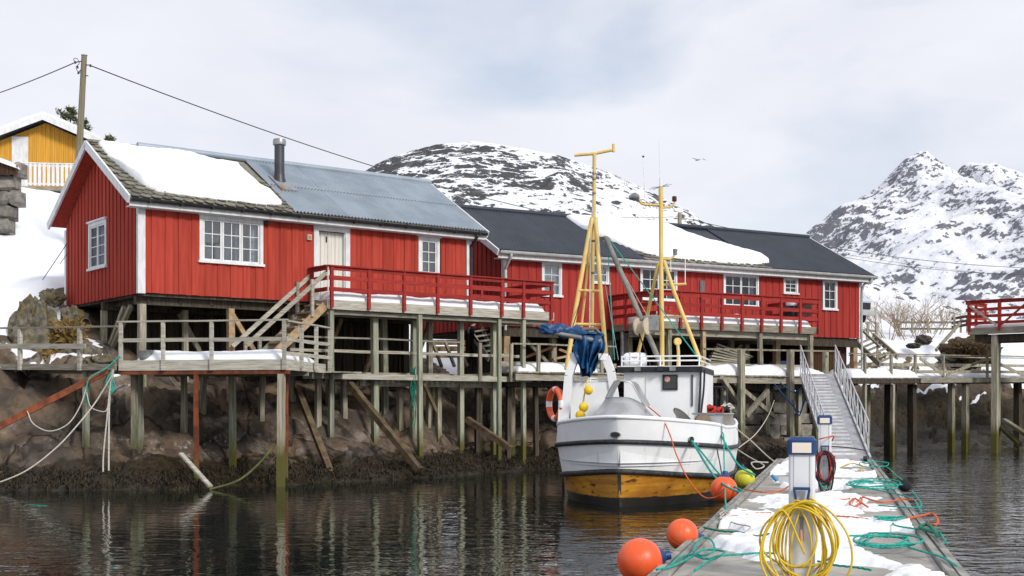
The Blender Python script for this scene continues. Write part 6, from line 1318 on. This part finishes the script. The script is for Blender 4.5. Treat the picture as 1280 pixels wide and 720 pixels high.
# wires and lines in the rigging
def line(pts, r, m, nm='rigging_line'): MB().tube([B(*p) for p in pts], r, 5).build(nm, m, bt, smooth=60)
line(((762,300,30.9),(876,452,29.6)), 0.014, TEAL); line(((759,300,30.9),(768,450,30)), 0.011, TEAL); line(((757,302,30.9),(812,400,30.2)), 0.008, WROPE); line(((738,280,31.6),(737,420,30.5)), 0.014, WROPE); line(((727,372,31.3),(714,415,30.5)), 0.012, BLKC); line(((742,232,31.6),(737,330,31.5)), 0.018, GREYG)
line(((740,260,31.5),(773,450,30.4)), 0.008, GREYG); line(((876,452,29.6),(870,462,29.4)), 0.02, TEAL); line(((797,412,30),(815,462,29.6)), 0.015, BLKC)
# blue tarpaulin lowered over the horizontal boom
tb = 28.9
mtube(((674,413,tb),(752,427,tb-0.2)), 0.055, 'side_boom', GREYM)
mtube(((712,417,tb),(717,412,tb),(745,411,tb),(752,420,tb)), 0.04, 'boom_cradle', mat('boom_rust',(0.22,0.19,0.15),(0.14,0.12,0.1)))
tp = thing('blue_tarpaulin', 'blue tarpaulin gathered over the side boom of the boat and hanging in folds', 'tarpaulin', BF, B(736,472,tb))
b = MB(); vs = []; nL, nA = 40, 20
for i in range(nL+1):
    t = i/nL; c_ = B(674+80*t, 410.5+8.5*t, tb); h = 0.05+0.085*math.sin(math.pi*min(1,t*1.15+0.05))+0.02*math.sin(t*23); w = 0.10+0.05*math.sin(t*9)
    for j in range(nA):
        a = 6.283*j/nA; k_ = 1+0.22*math.sin(3*a+t*14)+0.12*math.sin(7*a-t*31); vs.append(c_+Vector((0.02*math.sin(t*40+j), math.cos(a)*w*k_, math.sin(a)*h*k_)))
b.add(vs, [(i*nA+j, i*nA+(j+1)%nA, (i+1)*nA+(j+1)%nA, (i+1)*nA+j) for i in range(nL) for j in range(nA)]+[tuple(range(nA)),tuple(nL*nA+j for j in range(nA))]); b.build('folded_roll', BLUET, tp, smooth=50)
wdt = interp([(0,0.34),(0.25,0.355),(0.5,0.34),(0.75,0.28),(1,0.20)]); nL, nA = 40, 60
for lay, (yo, phs, ln) in enumerate(((0.10,0.4,1.0),(-0.06,2.1,0.93),(-0.16,4.0,0.80))):
    b = MB(); vs = []
    for i in range(nL+1):
        t = i/nL
        for j in range(nA+1):
            x = -1+2*j/nA; lng = (0.80+0.20*math.cos((x+0.12+0.3*lay)*1.7)+0.035*math.sin(x*9+phs))*ln
            c_ = B(736.5-1.5*t, 420, tb-0.02); f_ = math.sin(x*6.5+phs+2.2*t*x+0.9*math.sin(t*4+phs))
            dpt = 0.055+0.09*t; y_ = yo*(1-0.3*t)-dpt*abs(f_)**0.8*(1 if f_ > 0 else -0.7)-0.03*math.sin(x*17+5*t+phs)*t
            vs.append(c_+Vector((wdt(t)*x*(1-0.10*lay)+0.02*math.sin(t*7+x*5), y_, -0.915*t*lng)))
    w_ = nA+1
    b.add(vs, [(i*w_+j, (i+1)*w_+j, (i+1)*w_+j+1, i*w_+j+1) for i in range(nL) for j in range(nA)]); b.build('hanging_fold', BLUET, tp, smooth=80)
# yellow floats on a line
fl3 = thing('net_floats', 'three yellow net floats strung on a yellow line by the boat gallows', 'floats', BF, B(727,524,28.6))
MB().tube(cr([B(735,474,28.6),B(731,490,28.5),B(728,508,28.5),B(724,520,28.5)],5), 0.016, 6).build('line', FLOATY, fl3, smooth=60)
for px, py, r_ in ((735.5,488,0.10),(729.5,509,0.105),(725.5,519,0.11)): MB().lathe([(r_*math.sin(math.pi*k/10),-r_*math.cos(math.pi*k/10)) for k in range(1,10)], B(px,py,28.35), 14, (0.3,0.1,1)).build('float', FLOATY, fl3, smooth=60)
# mooring lines from the boat
def ml(pts, r, m, label, group=None): MB().tube(cr([at(*p) for p in pts], 8), r, 7).solo('mooring_line', m, label, 'rope', group=group, smooth=60)
ml(((810,508,27.2),(821,517,26.2),(829,525,25.72),(838,545,25.5),(845,567,25.1),(859,597,24.6),(878,620,24.2),(893,622,24.0),(906,615,23.9)), 0.013, ORAN, 'thin orange line drooping from the hopper over the boat side')
ml(((865,551,26.1),(878,573,25.4),(892,594,24.6),(908,608,23.9),(925,615.5,23.6)), 0.022, TEAL, 'teal mooring line from the round hawse hole to the pontoon')
ml(((866,552,26.1),(881,570,25.4),(897,590,24.7),(915,606,24.2),(927,613,23.9)), 0.018, TEAL, 'second teal mooring line beside the one from the round hawse hole')
ml(((901,543,27.6),(913,566,27),(925,583,26.8),(944,594,26.8)), 0.022, TEAL, 'dark teal mooring line from the port rail behind the lime buoy')
ml(((895,541,27.8),(904,542,27.5),(905,570,26),(906,610,24.2),(908,645,18.0)), 0.014, TEAL, 'thin pale teal line hanging straight from the port rail to the kerb')
ml(((921,536,31),(940,552,30),(958,569,29.4),(968,577,29)), 0.014, WROPE, 'white mooring line from the boat quarter to the pontoon end')
ml(((922,562,30),(938,572,29),(955,582,28),(945,586,27.8),(940,578,27.9),(960,578,28.6)), 0.014, WROPE, 'slack white mooring line looped below the boat quarter')
ml(((895,556,27.4),(899,575,26.6),(902,592,25.6)), 0.012, BLKC, 'dark line holding the orange buoy between hull and pontoon')
ml(((905,593,24.5),(904,600,24.4),(905,604,24.3)), 0.02, NAVY, 'short blue line tied to the neck of the squeezed orange buoy')

# ------------------------------------------------------------------ yellow house on the hill
YF = Fr(-27.5, 64.5, 8.0)
yh = thing('yellow_house', 'yellow board-clad house with white balcony and snowy roof up the hill', 'house', YF, (0,0,12.4))
yu = lambda px, v=0: YF.uat(px, v); yz = lambda py, px, v=0: YF.zat(py, yu(px, v), v)
uP = yu(57); zP = yz(147,57); uRt = yu(134); zRt = yz(181,134); uLf = 2*uP-uRt; f0 = yz(236,60)
u_a, u_b = uLf+0.6, uRt-0.6
ztop = lambda u: zRt+(zP-zRt)*(1-abs(u-uP)/(uRt-uP))-0.28
n = 44
for i in range(n):
    a, e = u_a+(u_b-u_a)*i/n, u_a+(u_b-u_a)*(i+1)/n; MB().add([(a+.004,0,f0),(e-.004,0,f0),(e-.004,0.08-0.02*(i%2),f0),(a+.004,0.08,f0),(a+.004,-0.02*(i%2),ztop(a)),(e-.004,-0.02*(i%2),ztop(e)),(e-.004,0.08,ztop(e)),(a+.004,0.08,ztop(a))],[(0,3,2,1),(4,5,6,7),(0,1,5,4),(1,2,6,5),(2,3,7,6),(3,0,4,7)]).build('plank', YEL, yh)
MB().box((u_a+0.05,0.1,f0-1.4),(u_b-0.05,6.5,zRt-0.35)).build('walls', YEL, yh)
MB().box((yu(15),-0.06,f0),(yu(35.5),-0.025,yz(171,25))).build('door', WHITE, yh)
for s, ue in ((-1,uLf),(1,uRt)):
    b = MB(); b.prism([(uP,-0.7,zP),(ue,-0.7,zRt),(ue,-0.7,zRt-0.16),(uP,-0.7,zP-0.16)], (0,8.0,0)); b.build('roof', METD, yh)
    MB().prism([(uP,-0.74,zP+0.02),(ue+0.05*s,-0.74,zRt+0.02),(ue+0.05*s,-0.74,zRt-0.24),(uP,-0.74,zP-0.26)], (0,0.035,0)).build('verge_board', WHITE, yh)
    sb = MB(); pts = []
    prof = [(0,0.02),(0.0,0.16),(0.3,0.22),(0.8,0.20),(0.97,0.14),(1.0,0.02)]
    sb.prism([(uP+(ue-uP)*t-0.0, -0.62, zP+(zRt-zP)*t+h) for t, h in prof], (0,7.8,0))
    sb.solo('roof_snow', SNOW, 'snow on the '+('slope of the yellow house roof above its white door' if s < 0 else 'slope of the yellow house roof beside the power pole'), 'snow', YF)
bz0, bz1 = yz(234,60,-1.6), yz(204,60,-1.6); b0, b1 = yu(20,-1.6), yu(140,-1.6)
MB().box((b0,-1.7,bz0-0.16),(b1,-0.01,bz0)).build('balcony_floor', WOODH, yh)
u = b0
while u < b1: MB().box((u,-1.70,bz0+0.05),(u+0.13,-1.665,bz1-0.05)).build('baluster', WHITE, yh); u += 0.21
for z in (bz0+0.10, bz1-0.18): MB().box((b0,-1.663,z),(b1,-1.62,z+0.09)).build('balcony_rail', WHITE, yh)
MB().box((b0-0.05,-1.72,bz1-0.048),(b1,-1.58,bz1)).build('handrail', WHITE, yh)
for px in (34,56,78): a = yu(px,-1.5); MB().box((a-.08,-1.58,bz0-2.4),(a+.08,-1.42,bz0-0.161)).build('balcony_post', WOODP, yh)
MB().box((b0+0.2,-0.6,bz0-2.0),(b1,-0.4,bz0-0.3)).build('under_wall', WOODD, yh)
# conifers behind it
def conifer(px, py, Y, H, wd, label, seed):
    rr = random.Random(seed); t0 = at(px, py, Y); gz0 = t0.z-H; t = thing('conifer_tree', label, 'tree', W, (t0.x,t0.y,gz0), 'conifers behind the yellow house')
    MB().tube([(t0.x,t0.y,gz0),(t0.x,t0.y,t0.z)], [0.16,0.02], 8).build('trunk', WOODD, t, smooth=60)
    V = []; Fc = []
    clumps = []
    for k in range(60):
        h = 0.25+0.75*rr.random(); a = rr.uniform(0,6.283); r = wd*(1.06-h)*rr.uniform(0.5,1.1)
        clumps.append((Vector((t0.x+math.cos(a)*r, t0.y+math.sin(a)*r, gz0+H*h)), a, 0.16+0.30*(1-h)))
    for c0, a, cr_ in clumps:
        for k in range(46):
            c = c0+Vector((rr.gauss(0,.6),rr.gauss(0,.6),rr.gauss(0,.45)))*cr_; l = rr.uniform(.10,.24); d = Vector((math.cos(a)*.6+rr.uniform(-.7,.7),math.sin(a)*.6+rr.uniform(-.7,.7),rr.uniform(-.1,.9))).normalized(); s = d.orthogonal().normalized()*l*0.20; i = len(V)
            V += [c-s, c+s, c+d*l]; Fc.append((i,i+1,i+2))
    MB().add(V, Fc).build('crown', CONIF, t)
conifer(76,139,74,6.5,2.2,'dark conifer top showing above the yellow house roof',1); conifer(88,137,73,6.5,2.2,'bushy dark conifer next to the power pole behind the yellow house',2); conifer(104,150,74,5,1.8,'lower dark conifer right beside the power pole',3); conifer(137,173,72,4,0.9,'tiny pointed conifer past the right eave of the yellow house',4)

# ------------------------------------------------------------------ stone wall with board fence, power poles, wires
random.seed(31)
swl = thing('stone_wall', 'dry stone retaining wall of grey blocks on the snowy hillside', 'wall', W, at(5,285,47.5))
for r_ in range(5):
    x = at(-40,300,47.5).x+random.uniform(0,.3); zz = at(0,292-r_*18.5,47.5).z; xe = at(22-max(0,(2-r_))*4.5-random.uniform(0,3),240,47.5).x
    while x < xe-0.15:
        w = min(random.uniform(0.5,1.0), xe-x); j = lambda: random.uniform(-.05,.05); h = 0.53; y = 47.5+r_*0.10
        pts = []
        for zz_, ins in ((zz,0.09),(zz+h*.25,-0.02),(zz+h*.75,-0.01),(zz+h,0.10)): pts += [(x+ins+j(),y+ins+j(),zz_+j()),(x+w-ins-.02+j(),y+ins+j(),zz_+j()),(x+w-.02,y+.7,zz_),(x,y+.7,zz_)]
        MB().add(pts, [(3,2,1,0),(12,13,14,15)]+[(4*k+a,4*k+(a+1)%4,4*k+4+(a+1)%4,4*k+4+a) for k in range(3) for a in range(4)]).build('stone', STONE, swl); x += w
fnc = thing('board_fence', 'red-brown board fence capped with snow on top of the stone wall', 'fence', W, at(5,217,47.6))
x = at(-40,210,47.6).x; xe = at(21.5,210,47.6).x
while x < xe: MB().box((x,47.6,at(0,218,47.6).z),(x+0.135,47.64,at(0,200-0.12*(0),47.6).z-0.12*(x-xe)*0-max(0,(x-xe+0.7))*0.35)).build('board', WOODB, fnc); x += 0.15
MB().box((at(-40,210,47.6).x,47.645,at(0,206,47.6).z),(xe-0.3,47.70,at(0,203,47.6).z)).build('fence_rail', WOODB, fnc)
snow_slab(lambda p: (p[0],p[1],at(0,199.5,47.6).z+p[2]-max(0,(p[0]-xe+0.9))*0.35), at(-40,210,47.6).x, xe, interp([(-90,47.45),(90,47.45)]), interp([(-90,48.1),(90,48.1)]), 0.16, 20, 8, 71, .3).solo('fence_snow', SNOW, 'cap of snow along the red-brown board fence', 'snow', smooth=60)
pp = thing('power_pole', 'tall weathered timber power pole rising behind the near cabin', 'pole', W, at(95,300,47))
MB().tube([at(94,300,47), at(98.3,205,47), at(105.3,69.5,47)], [0.15,0.125,0.10], 12).build('pole_shaft', mat('pole_wood',(0.24,0.215,0.14),(0.16,0.145,0.095),WV,rough=0.9,bump=0.3), pp, smooth=60)
MB().lathe([(0.02,0.03),(0.115,0.0),(0.115,0.02),(0.02,0.05)], at(105.4,69.5,47), 12).build('pole_cap', GREYM, pp, smooth=30)
for p, q in (((105,76,47),(94,78,46.9)),((104,84,47),(97,92,46.9)),((106,81,47),(113,81.5,46.9)),((106,94,47),(110,95,46.9))): MB().tube([at(*p), at(*q)], 0.02, 6).build('bracket', BLACK, pp)
for px, py in ((94,78),(97,84),(98,91),(113,82)): MB().lathe([(0.01,-.05),(0.04,-.04),(0.03,0),(0.04,.03),(0.01,.05)], at(px,py,46.9), 8).build('insulator', BLACK, pp, smooth=40)
MB().tube(cr([at(94,78,46.9),at(92,74,46.9),at(96,73,46.9),at(99,79,46.9),at(95,84,46.9),at(98,90,46.9),at(104,92,46.95)],5), 0.012, 5).build('jumper_wire', BLACK, pp)
def wire(p, q, s, label, r=0.014, n=30): MB().tube(sag(p, q, s, n), r, 5).solo('overhead_wire', BLACK, label, 'wire', smooth=60)
wire(at(94,78,46.9), at(-120,150,58), 0.2, 'black overhead wire running from the tall pole over the yellow house', 0.020)
wire(at(113,82,46.9), at(850,290,92), 1.12, 'long black overhead wire sagging from the tall pole over the near cabin roof', 0.022)
p2 = thing('power_pole', 'small grey power pole showing above the snow of the long cabin roof', 'pole', W, at(850,300,92)); MB().tube([at(849.5,330,92), at(849.5,266,92)], [0.17,0.14], 10).build('pole_shaft', WOODV, p2, smooth=60)
MB().beam(at(842,273,92), at(858,274,92), 0.10).build('crossarm', WOODV, p2)
wire(at(842,271,92), at(570,255,95), 0.4, 'thin wire running left from the small pole across the mountain', 0.018)
wire(at(842,283,92), at(600,283,95), 0.3, 'lower thin wire running left from the small pole', 0.016)
wire(at(857,273,92), at(1420,335,110), 1.2, 'upper wire running right from the small pole over the dark roof', 0.022); wire(at(857,277,92), at(1420,338,110), 1.6, 'lower wire running right from the small pole over the dark roof', 0.018)
wire(at(876,283,92), at(1420,352,115), 0.9, 'lowest faint wire running right behind the dark roof', 0.012)

# ------------------------------------------------------------------ boulders and grass by the cabin
def boulder(c, r, seed, m, label, name='boulder'):
    rr = np.random.default_rng(seed); b = MB(); nA, nL = 40, 26; vs = []; ph = rr.uniform(0,6.28,8)
    for i in range(nL+1):
        th = math.pi*i/nL
        for j in range(nA):
            a = 6.2832*j/nA; d = Vector((math.sin(th)*math.cos(a), math.sin(th)*math.sin(a), math.cos(th)))
            q = d*2.3+Vector((seed*7.7,0,0)); nz = 1+0.9*(float(fbm(np.array([q.x+q.z*.6]),np.array([q.y-q.z*.8]),5,seed)[0])-0.5)+0.45*(float(ridged(np.array([q.x*2+q.z]),np.array([q.y*2-q.z]),4,seed+3)[0])-0.5)
            vs.append(Vector(c)+Vector((d.x*r[0],d.y*r[1],d.z*r[2]))*nz)
    b.add(vs, [(i*nA+j,(i+1)*nA+j,(i+1)*nA+(j+1)%nA,i*nA+(j+1)%nA) for i in range(nL) for j in range(nA)])
    b.solo(name, m, label, 'boulder', smooth=24)
boulder(at(43,428,37.6), (0.66,0.6,0.98), 3, BOULD, 'large lichen-covered grey boulder by the left walkway')
boulder(at(2,450,38), (0.35,0.5,0.7), 9, BOULD, 'boulder at the end of the left walkway beside the lichen-covered one')
boulder(at(65,373,40), (0.34,0.4,0.24), 5, BOULD, 'small pale boulder poking out of the snow left of the near cabin')
boulder(at(99,444,37), (0.38,0.45,0.34), 6, BOULD, 'brownish boulder below the cabin corner beside the dry grass')
boulder(at(125,455,36.5), (0.42,0.4,0.22), 12, BOULD, 'low flat boulder behind the corner of the snowy platform')
boulder(at(90,398,38.5), (0.3,0.35,0.35), 14, BOULD, 'dark jagged rock under the back corner of the near cabin')
def tuft(c, r, H, n, label, seed, m=GRASS):
    rr = random.Random(seed); V = []; Fc = []
    for k in range(n):
        a = rr.uniform(0,6.28); d = r*math.sqrt(rr.random()); p = Vector((c.x+math.cos(a)*d, c.y+math.sin(a)*d, 0)); p.z = c.z+rr.uniform(-.3,.1); l = H*rr.uniform(.5,1); dr = Vector((rr.uniform(-.7,.7),rr.uniform(-.9,.2),rr.uniform(-.7,.9))).normalized(); s = Vector((0.012,0.004,0)); i = len(V)
        V += [p-s,p+s,p+dr*l*.6+Vector((0,0,.08))+s*.6,p+dr*l]; Fc += [(i,i+1,i+2),(i,i+2,i+3)]
    MB().add(V, Fc).solo('dry_grass', m, label, 'grass', kind='stuff')
tuft(at(84,415,37.4), 0.35, 0.5, 700, 'tuft of brown dry grass beside the lichen boulder', 1); tuft(at(72,445,37.0), 0.25, 0.4, 300, 'thin dry grass at the foot of the lichen boulder', 2)
# wires of a guy line and twigs in the snow
MB().tube([at(53,350,40), at(84,304,40.5)], 0.012, 5).solo('guy_wire', BLACK, 'dark guy wire slanting out of the snow to the near cabin', 'wire'); MB().tube([at(75,330,40), at(84,317,40.5)], 0.010, 5).solo('guy_wire', BLACK, 'short second guy wire beside the cabin gable', 'wire')
def bush(c, H, wd, n, label, seed, name='bare_shrub', group='bare shrubs above the footbridge', r0=0.022):
    rr = random.Random(seed); b = MB()
    def grow(p, d, l, r, dep):
        q = p+d*l; mid = p.lerp(q,.5)+Vector((rr.uniform(-.06,.06),rr.uniform(-.06,.06),0))*l
        b.tube([p,mid,q],[r,r*.85,r*.65],4,False)
        if dep > 0:
            for k in range(rr.choice((2,3))): grow(p.lerp(q,rr.uniform(.45,1)), (d+Vector((rr.uniform(-.9,.9),rr.uniform(-.9,.9),rr.uniform(-.2,.4)))).normalized(), l*rr.uniform(.45,.8), r*.62, dep-1)
    for k in range(n):
        a = rr.uniform(0,6.28); grow(Vector(c)+Vector((math.cos(a),math.sin(a),0))*wd*rr.random(), Vector((math.cos(a)*.6,math.sin(a)*.6,1)).normalized(), H*rr.uniform(.35,.6), r0, 3)
    return b.solo(name, TWIG, label, 'shrub', group=group)
gp = lambda px, Y: Vector(((px-640)/F*Y, Y, gz((px-640)/F*Y, Y)-0.1))
for i, (px, Y, H, wd, n, lb) in enumerate(((1110,76,2.8,0.7,12,'tallest bare shrub behind the snow mound by the van'),(1128,78,3.0,0.9,14,'dense bare shrub in the middle of the snow mound top'),(1148,77,3.2,0.9,14,'wide bare shrub above the dark rock in the snow'),(1165,80,2.8,0.9,12,'bare shrub behind the rail fence bridge'),(1093,82,3.2,0.5,9,'slender bare shrub just right of the parked van'),(1185,84,2.2,0.8,9,'low bare shrub beyond the rail fence bridge'))): bush(gp(px,Y), H, wd, n, lb, 40+i)
DARKR = mat('dark_rock',(0.09,0.075,0.06),(0.04,0.034,0.03),(4,4,4),rough=0.95,bump=0.6,bd=0.05)
# dark rocks and roots showing through the snow on the right
boulder(at(1154,425,70.5), (0.38,0.4,0.24), 21, DARKR, 'dark rock breaking through the snow mound'); boulder(at(1142,432,70), (0.36,0.3,0.14), 22, DARKR, 'long dark rock below the one in the snow mound')
boulder(at(1214,440,66), (1.35,1.0,0.72), 23, mat('rooty_bank',(0.11,0.075,0.04),(0.045,0.032,0.02),(4,4,4),rough=0.95,bump=0.9,bd=0.1,det=9), 'brown rooty earth bank under the small red deck', 'earth_bank')
boulder(at(1185,449,66), (0.5,0.5,0.3), 24, STONE, 'rounded brown rock at the foot of the rooty bank')
tuft(at(1212,434,65.3), 0.85, 0.45, 900, 'dead brown roots and grass hanging on the earth bank', 5, mat('dead_roots',(0.13,0.085,0.04),(0.05,0.035,0.02),(7,7,7),rough=0.95))
# rail fence bridge on the road behind
rf = thing('rail_fence', 'grey rail fence along the snowy road beyond the shrubs', 'fence', W, at(1180,412,78))
for px in (1140,1160,1193,1201,1209): MB().beam(at(px,416,78-(px>1190)*4), at(px,398 if px < 1190 else 395,78-(px>1190)*4), 0.10).build('fence_post', WOODV, rf)
for y in (403,411): MB().beam(at(1125,y,79), at(1194,y,77.5), 0.05, 0.12).build('rail', WOODV, rf)
for y in (396.5,402,407): MB().beam(at(1190,y+2,75), at(1214,y-2,72), 0.06, 0.15).build('rail', WOODD, rf)
MB().beam(at(1170,438,70), at(1200,404,72), 0.10, 0.16).solo('leaning_pole', WOODV, 'grey pole leaning on the snow bank below the rail fence', 'pole')
# parked van
vf = at(1092.5,403,65); vn_ = thing('parked_van', 'pale blue-grey van parked in the snow behind the end of the long cabin', 'van', W, vf); VF = Fr(vf.x, vf.y, 124)
vz = vf.z
pv = lambda p: VF.w((p[0],p[1],p[2]))
body = [(0,0.35),(0,1.05),(0.12,1.15),(0.75,1.28),(1.35,1.98),(4.4,2.05),(4.5,0.35)]
MB(pv).prism([(x,0,vz+z) for x, z in body], (0,1.75,0)).build('body', VANP, vn_)
MB(pv).prism([(0.80,0.12,vz+1.30),(1.36,0.12,vz+1.93),(1.36,1.63,vz+1.93),(0.80,1.63,vz+1.30)], (-0.02,0,0.02)).build('windscreen', mat('van_glass',(0.02,0.03,0.04),(0.03,0.04,0.05),rough=0.1,spec=0.5), vn_)
MB(pv).box((-0.03,0.3,vz+0.62),(-0.002,1.45,vz+0.95)).build('grille', BLACK, vn_); MB(pv).box((-0.06,0.0,vz+0.33),(-0.001,1.75,vz+0.58)).build('bumper', GREYG, vn_)
for y in (0.05,1.47): MB(pv).box((-0.032,y,vz+0.72),(-0.001,y+0.22,vz+1.0)).build('headlight', LENS, vn_)
for x in (0.8,3.6):
    for y in (-0.02,1.57): MB(pv).lathe([(0.05,0),(0.30,0.0),(0.33,0.04),(0.33,0.17),(0.30,0.2),(0.05,0.2)], (x,y,vz+0.31), 18, (0,1,0)).build('wheel', BLACK, vn_, smooth=40)
# gull gliding
gl = thing('gull', 'small gull gliding in the grey sky above the long cabin', 'bird', W, at(872,200,80)); c_ = at(872,200,80)
MB().lathe([(0.005,-.2),(0.04,-.12),(0.06,0),(0.05,.1),(0.02,.19),(0.004,.24)], c_, 10, (0.6,-0.7,0.05)).build('body', mat('gull_grey',(0.45,0.46,0.48),(0.5,0.51,0.53)), gl, smooth=60)
for s in (-1,1): MB().add([c_+Vector((0.05,-.06,.01)),c_+Vector((-.05,.06,.01)),c_+Vector((s*.28-.04,.08,.10-s*.02)),c_+Vector((s*.30+.05,-.02,.10-s*.02)),c_+Vector((s*.62,.10,.03-s*.06))],[(0,1,2,3),(3,2,4)]).build('wing', GREYG, gl)

# ------------------------------------------------------------------ ropes hung on the left platform
random.seed(17)
def hr(pts, r, m, label, nm='hanging_rope'): MB().tube(cr([at(*p) for p in pts], 8), r, 7).solo(nm, m, label, 'rope', smooth=60)
hr(((150,445,33.0),(133,460,32.9),(112,473,32.8),(108,490,32.8),(108,503,32.9)), 0.018, TEAL, 'teal rope led over the platform corner to the thin pile')
hr(((141,462,32.7),(138,480,32.7),(134,520,32.6),(129,575,32.4),(130,612,32.0)), 0.020, WROPE, 'pale rope hanging from the platform corner to the water')
hr(((142,462,32.7),(137,500,32.7),(136,560,32.4),(136,612,32.0)), 0.022, WROPE, 'second pale rope hanging straight beside the first at the platform corner')
hr(((140,463,32.7),(133,478,32.7),(141,490,32.7),(138,470,32.7),(144,485,32.7),(136,495,32.7)), 0.018, TEAL, 'teal rope bundle knotted at the platform corner')
hr(((142,466,32.7),(120,502,32.6),(98,530,32.0),(70,560,31.6),(30,590,31.2),(-20,610,31)), 0.018, WROPE, 'long white rope running from the platform corner down to the water')
hr(((34,514,32.7),(42,530,32.6),(62,539,32.4),(85,530,32.5),(100,508,32.7),(108,485,32.8)), 0.016, WROPE, 'slack cream rope looped from the rusty strut to the thin pile')
hr(((108,490,32.8),(113,508,32.7),(125,514,32.6),(133,513,32.6),(136,500,32.7)), 0.014, WROPE, 'short white rope loop between the thin pile and the hanging ropes')
hr(((352,535,33.0),(340,560,32.2),(318,585,31.6),(295,602,31.2),(262,612,31.0)), 0.03, mat('algae_rope',(0.10,0.11,0.03),(0.06,0.065,0.02)), 'green slimy rope hanging from the stout pile to the water')
hr(((-30,621,29.2),(20,630,26.8),(45,632,26.0),(60,633,25.9)), 0.02, GREEN, 'green rope floating on the dark water', 'floating_rope')
MB().beam(at(226,567,31.9), at(263,608,31.0), 0.12, 0.05).solo('driftwood_plank', WOODP, 'pale split plank leaning against the red-brown pile', 'plank')
rr = random.Random(6); nb_ = MB()
for k in range(16):
    pts = [at(516.5+rr.gauss(0,1.6)+math.sin(q*1.3+k)*1.5, 462+q*12+rr.uniform(-4,4), 40.25+rr.uniform(-.06,.06)) for q in range(rr.choice((4,5,6,7)))]
    nb_.tube(cr(pts,3), 0.009, 4, False)
nb_.solo('hanging_net', GREEN, 'green net bundle hanging on the deck post', 'net', smooth=60)
hr(((923,560,31),(945,542,33),(960,520,40),(968,500,46)), 0.012, WROPE, 'taut thin white line from the boat to the wharf')
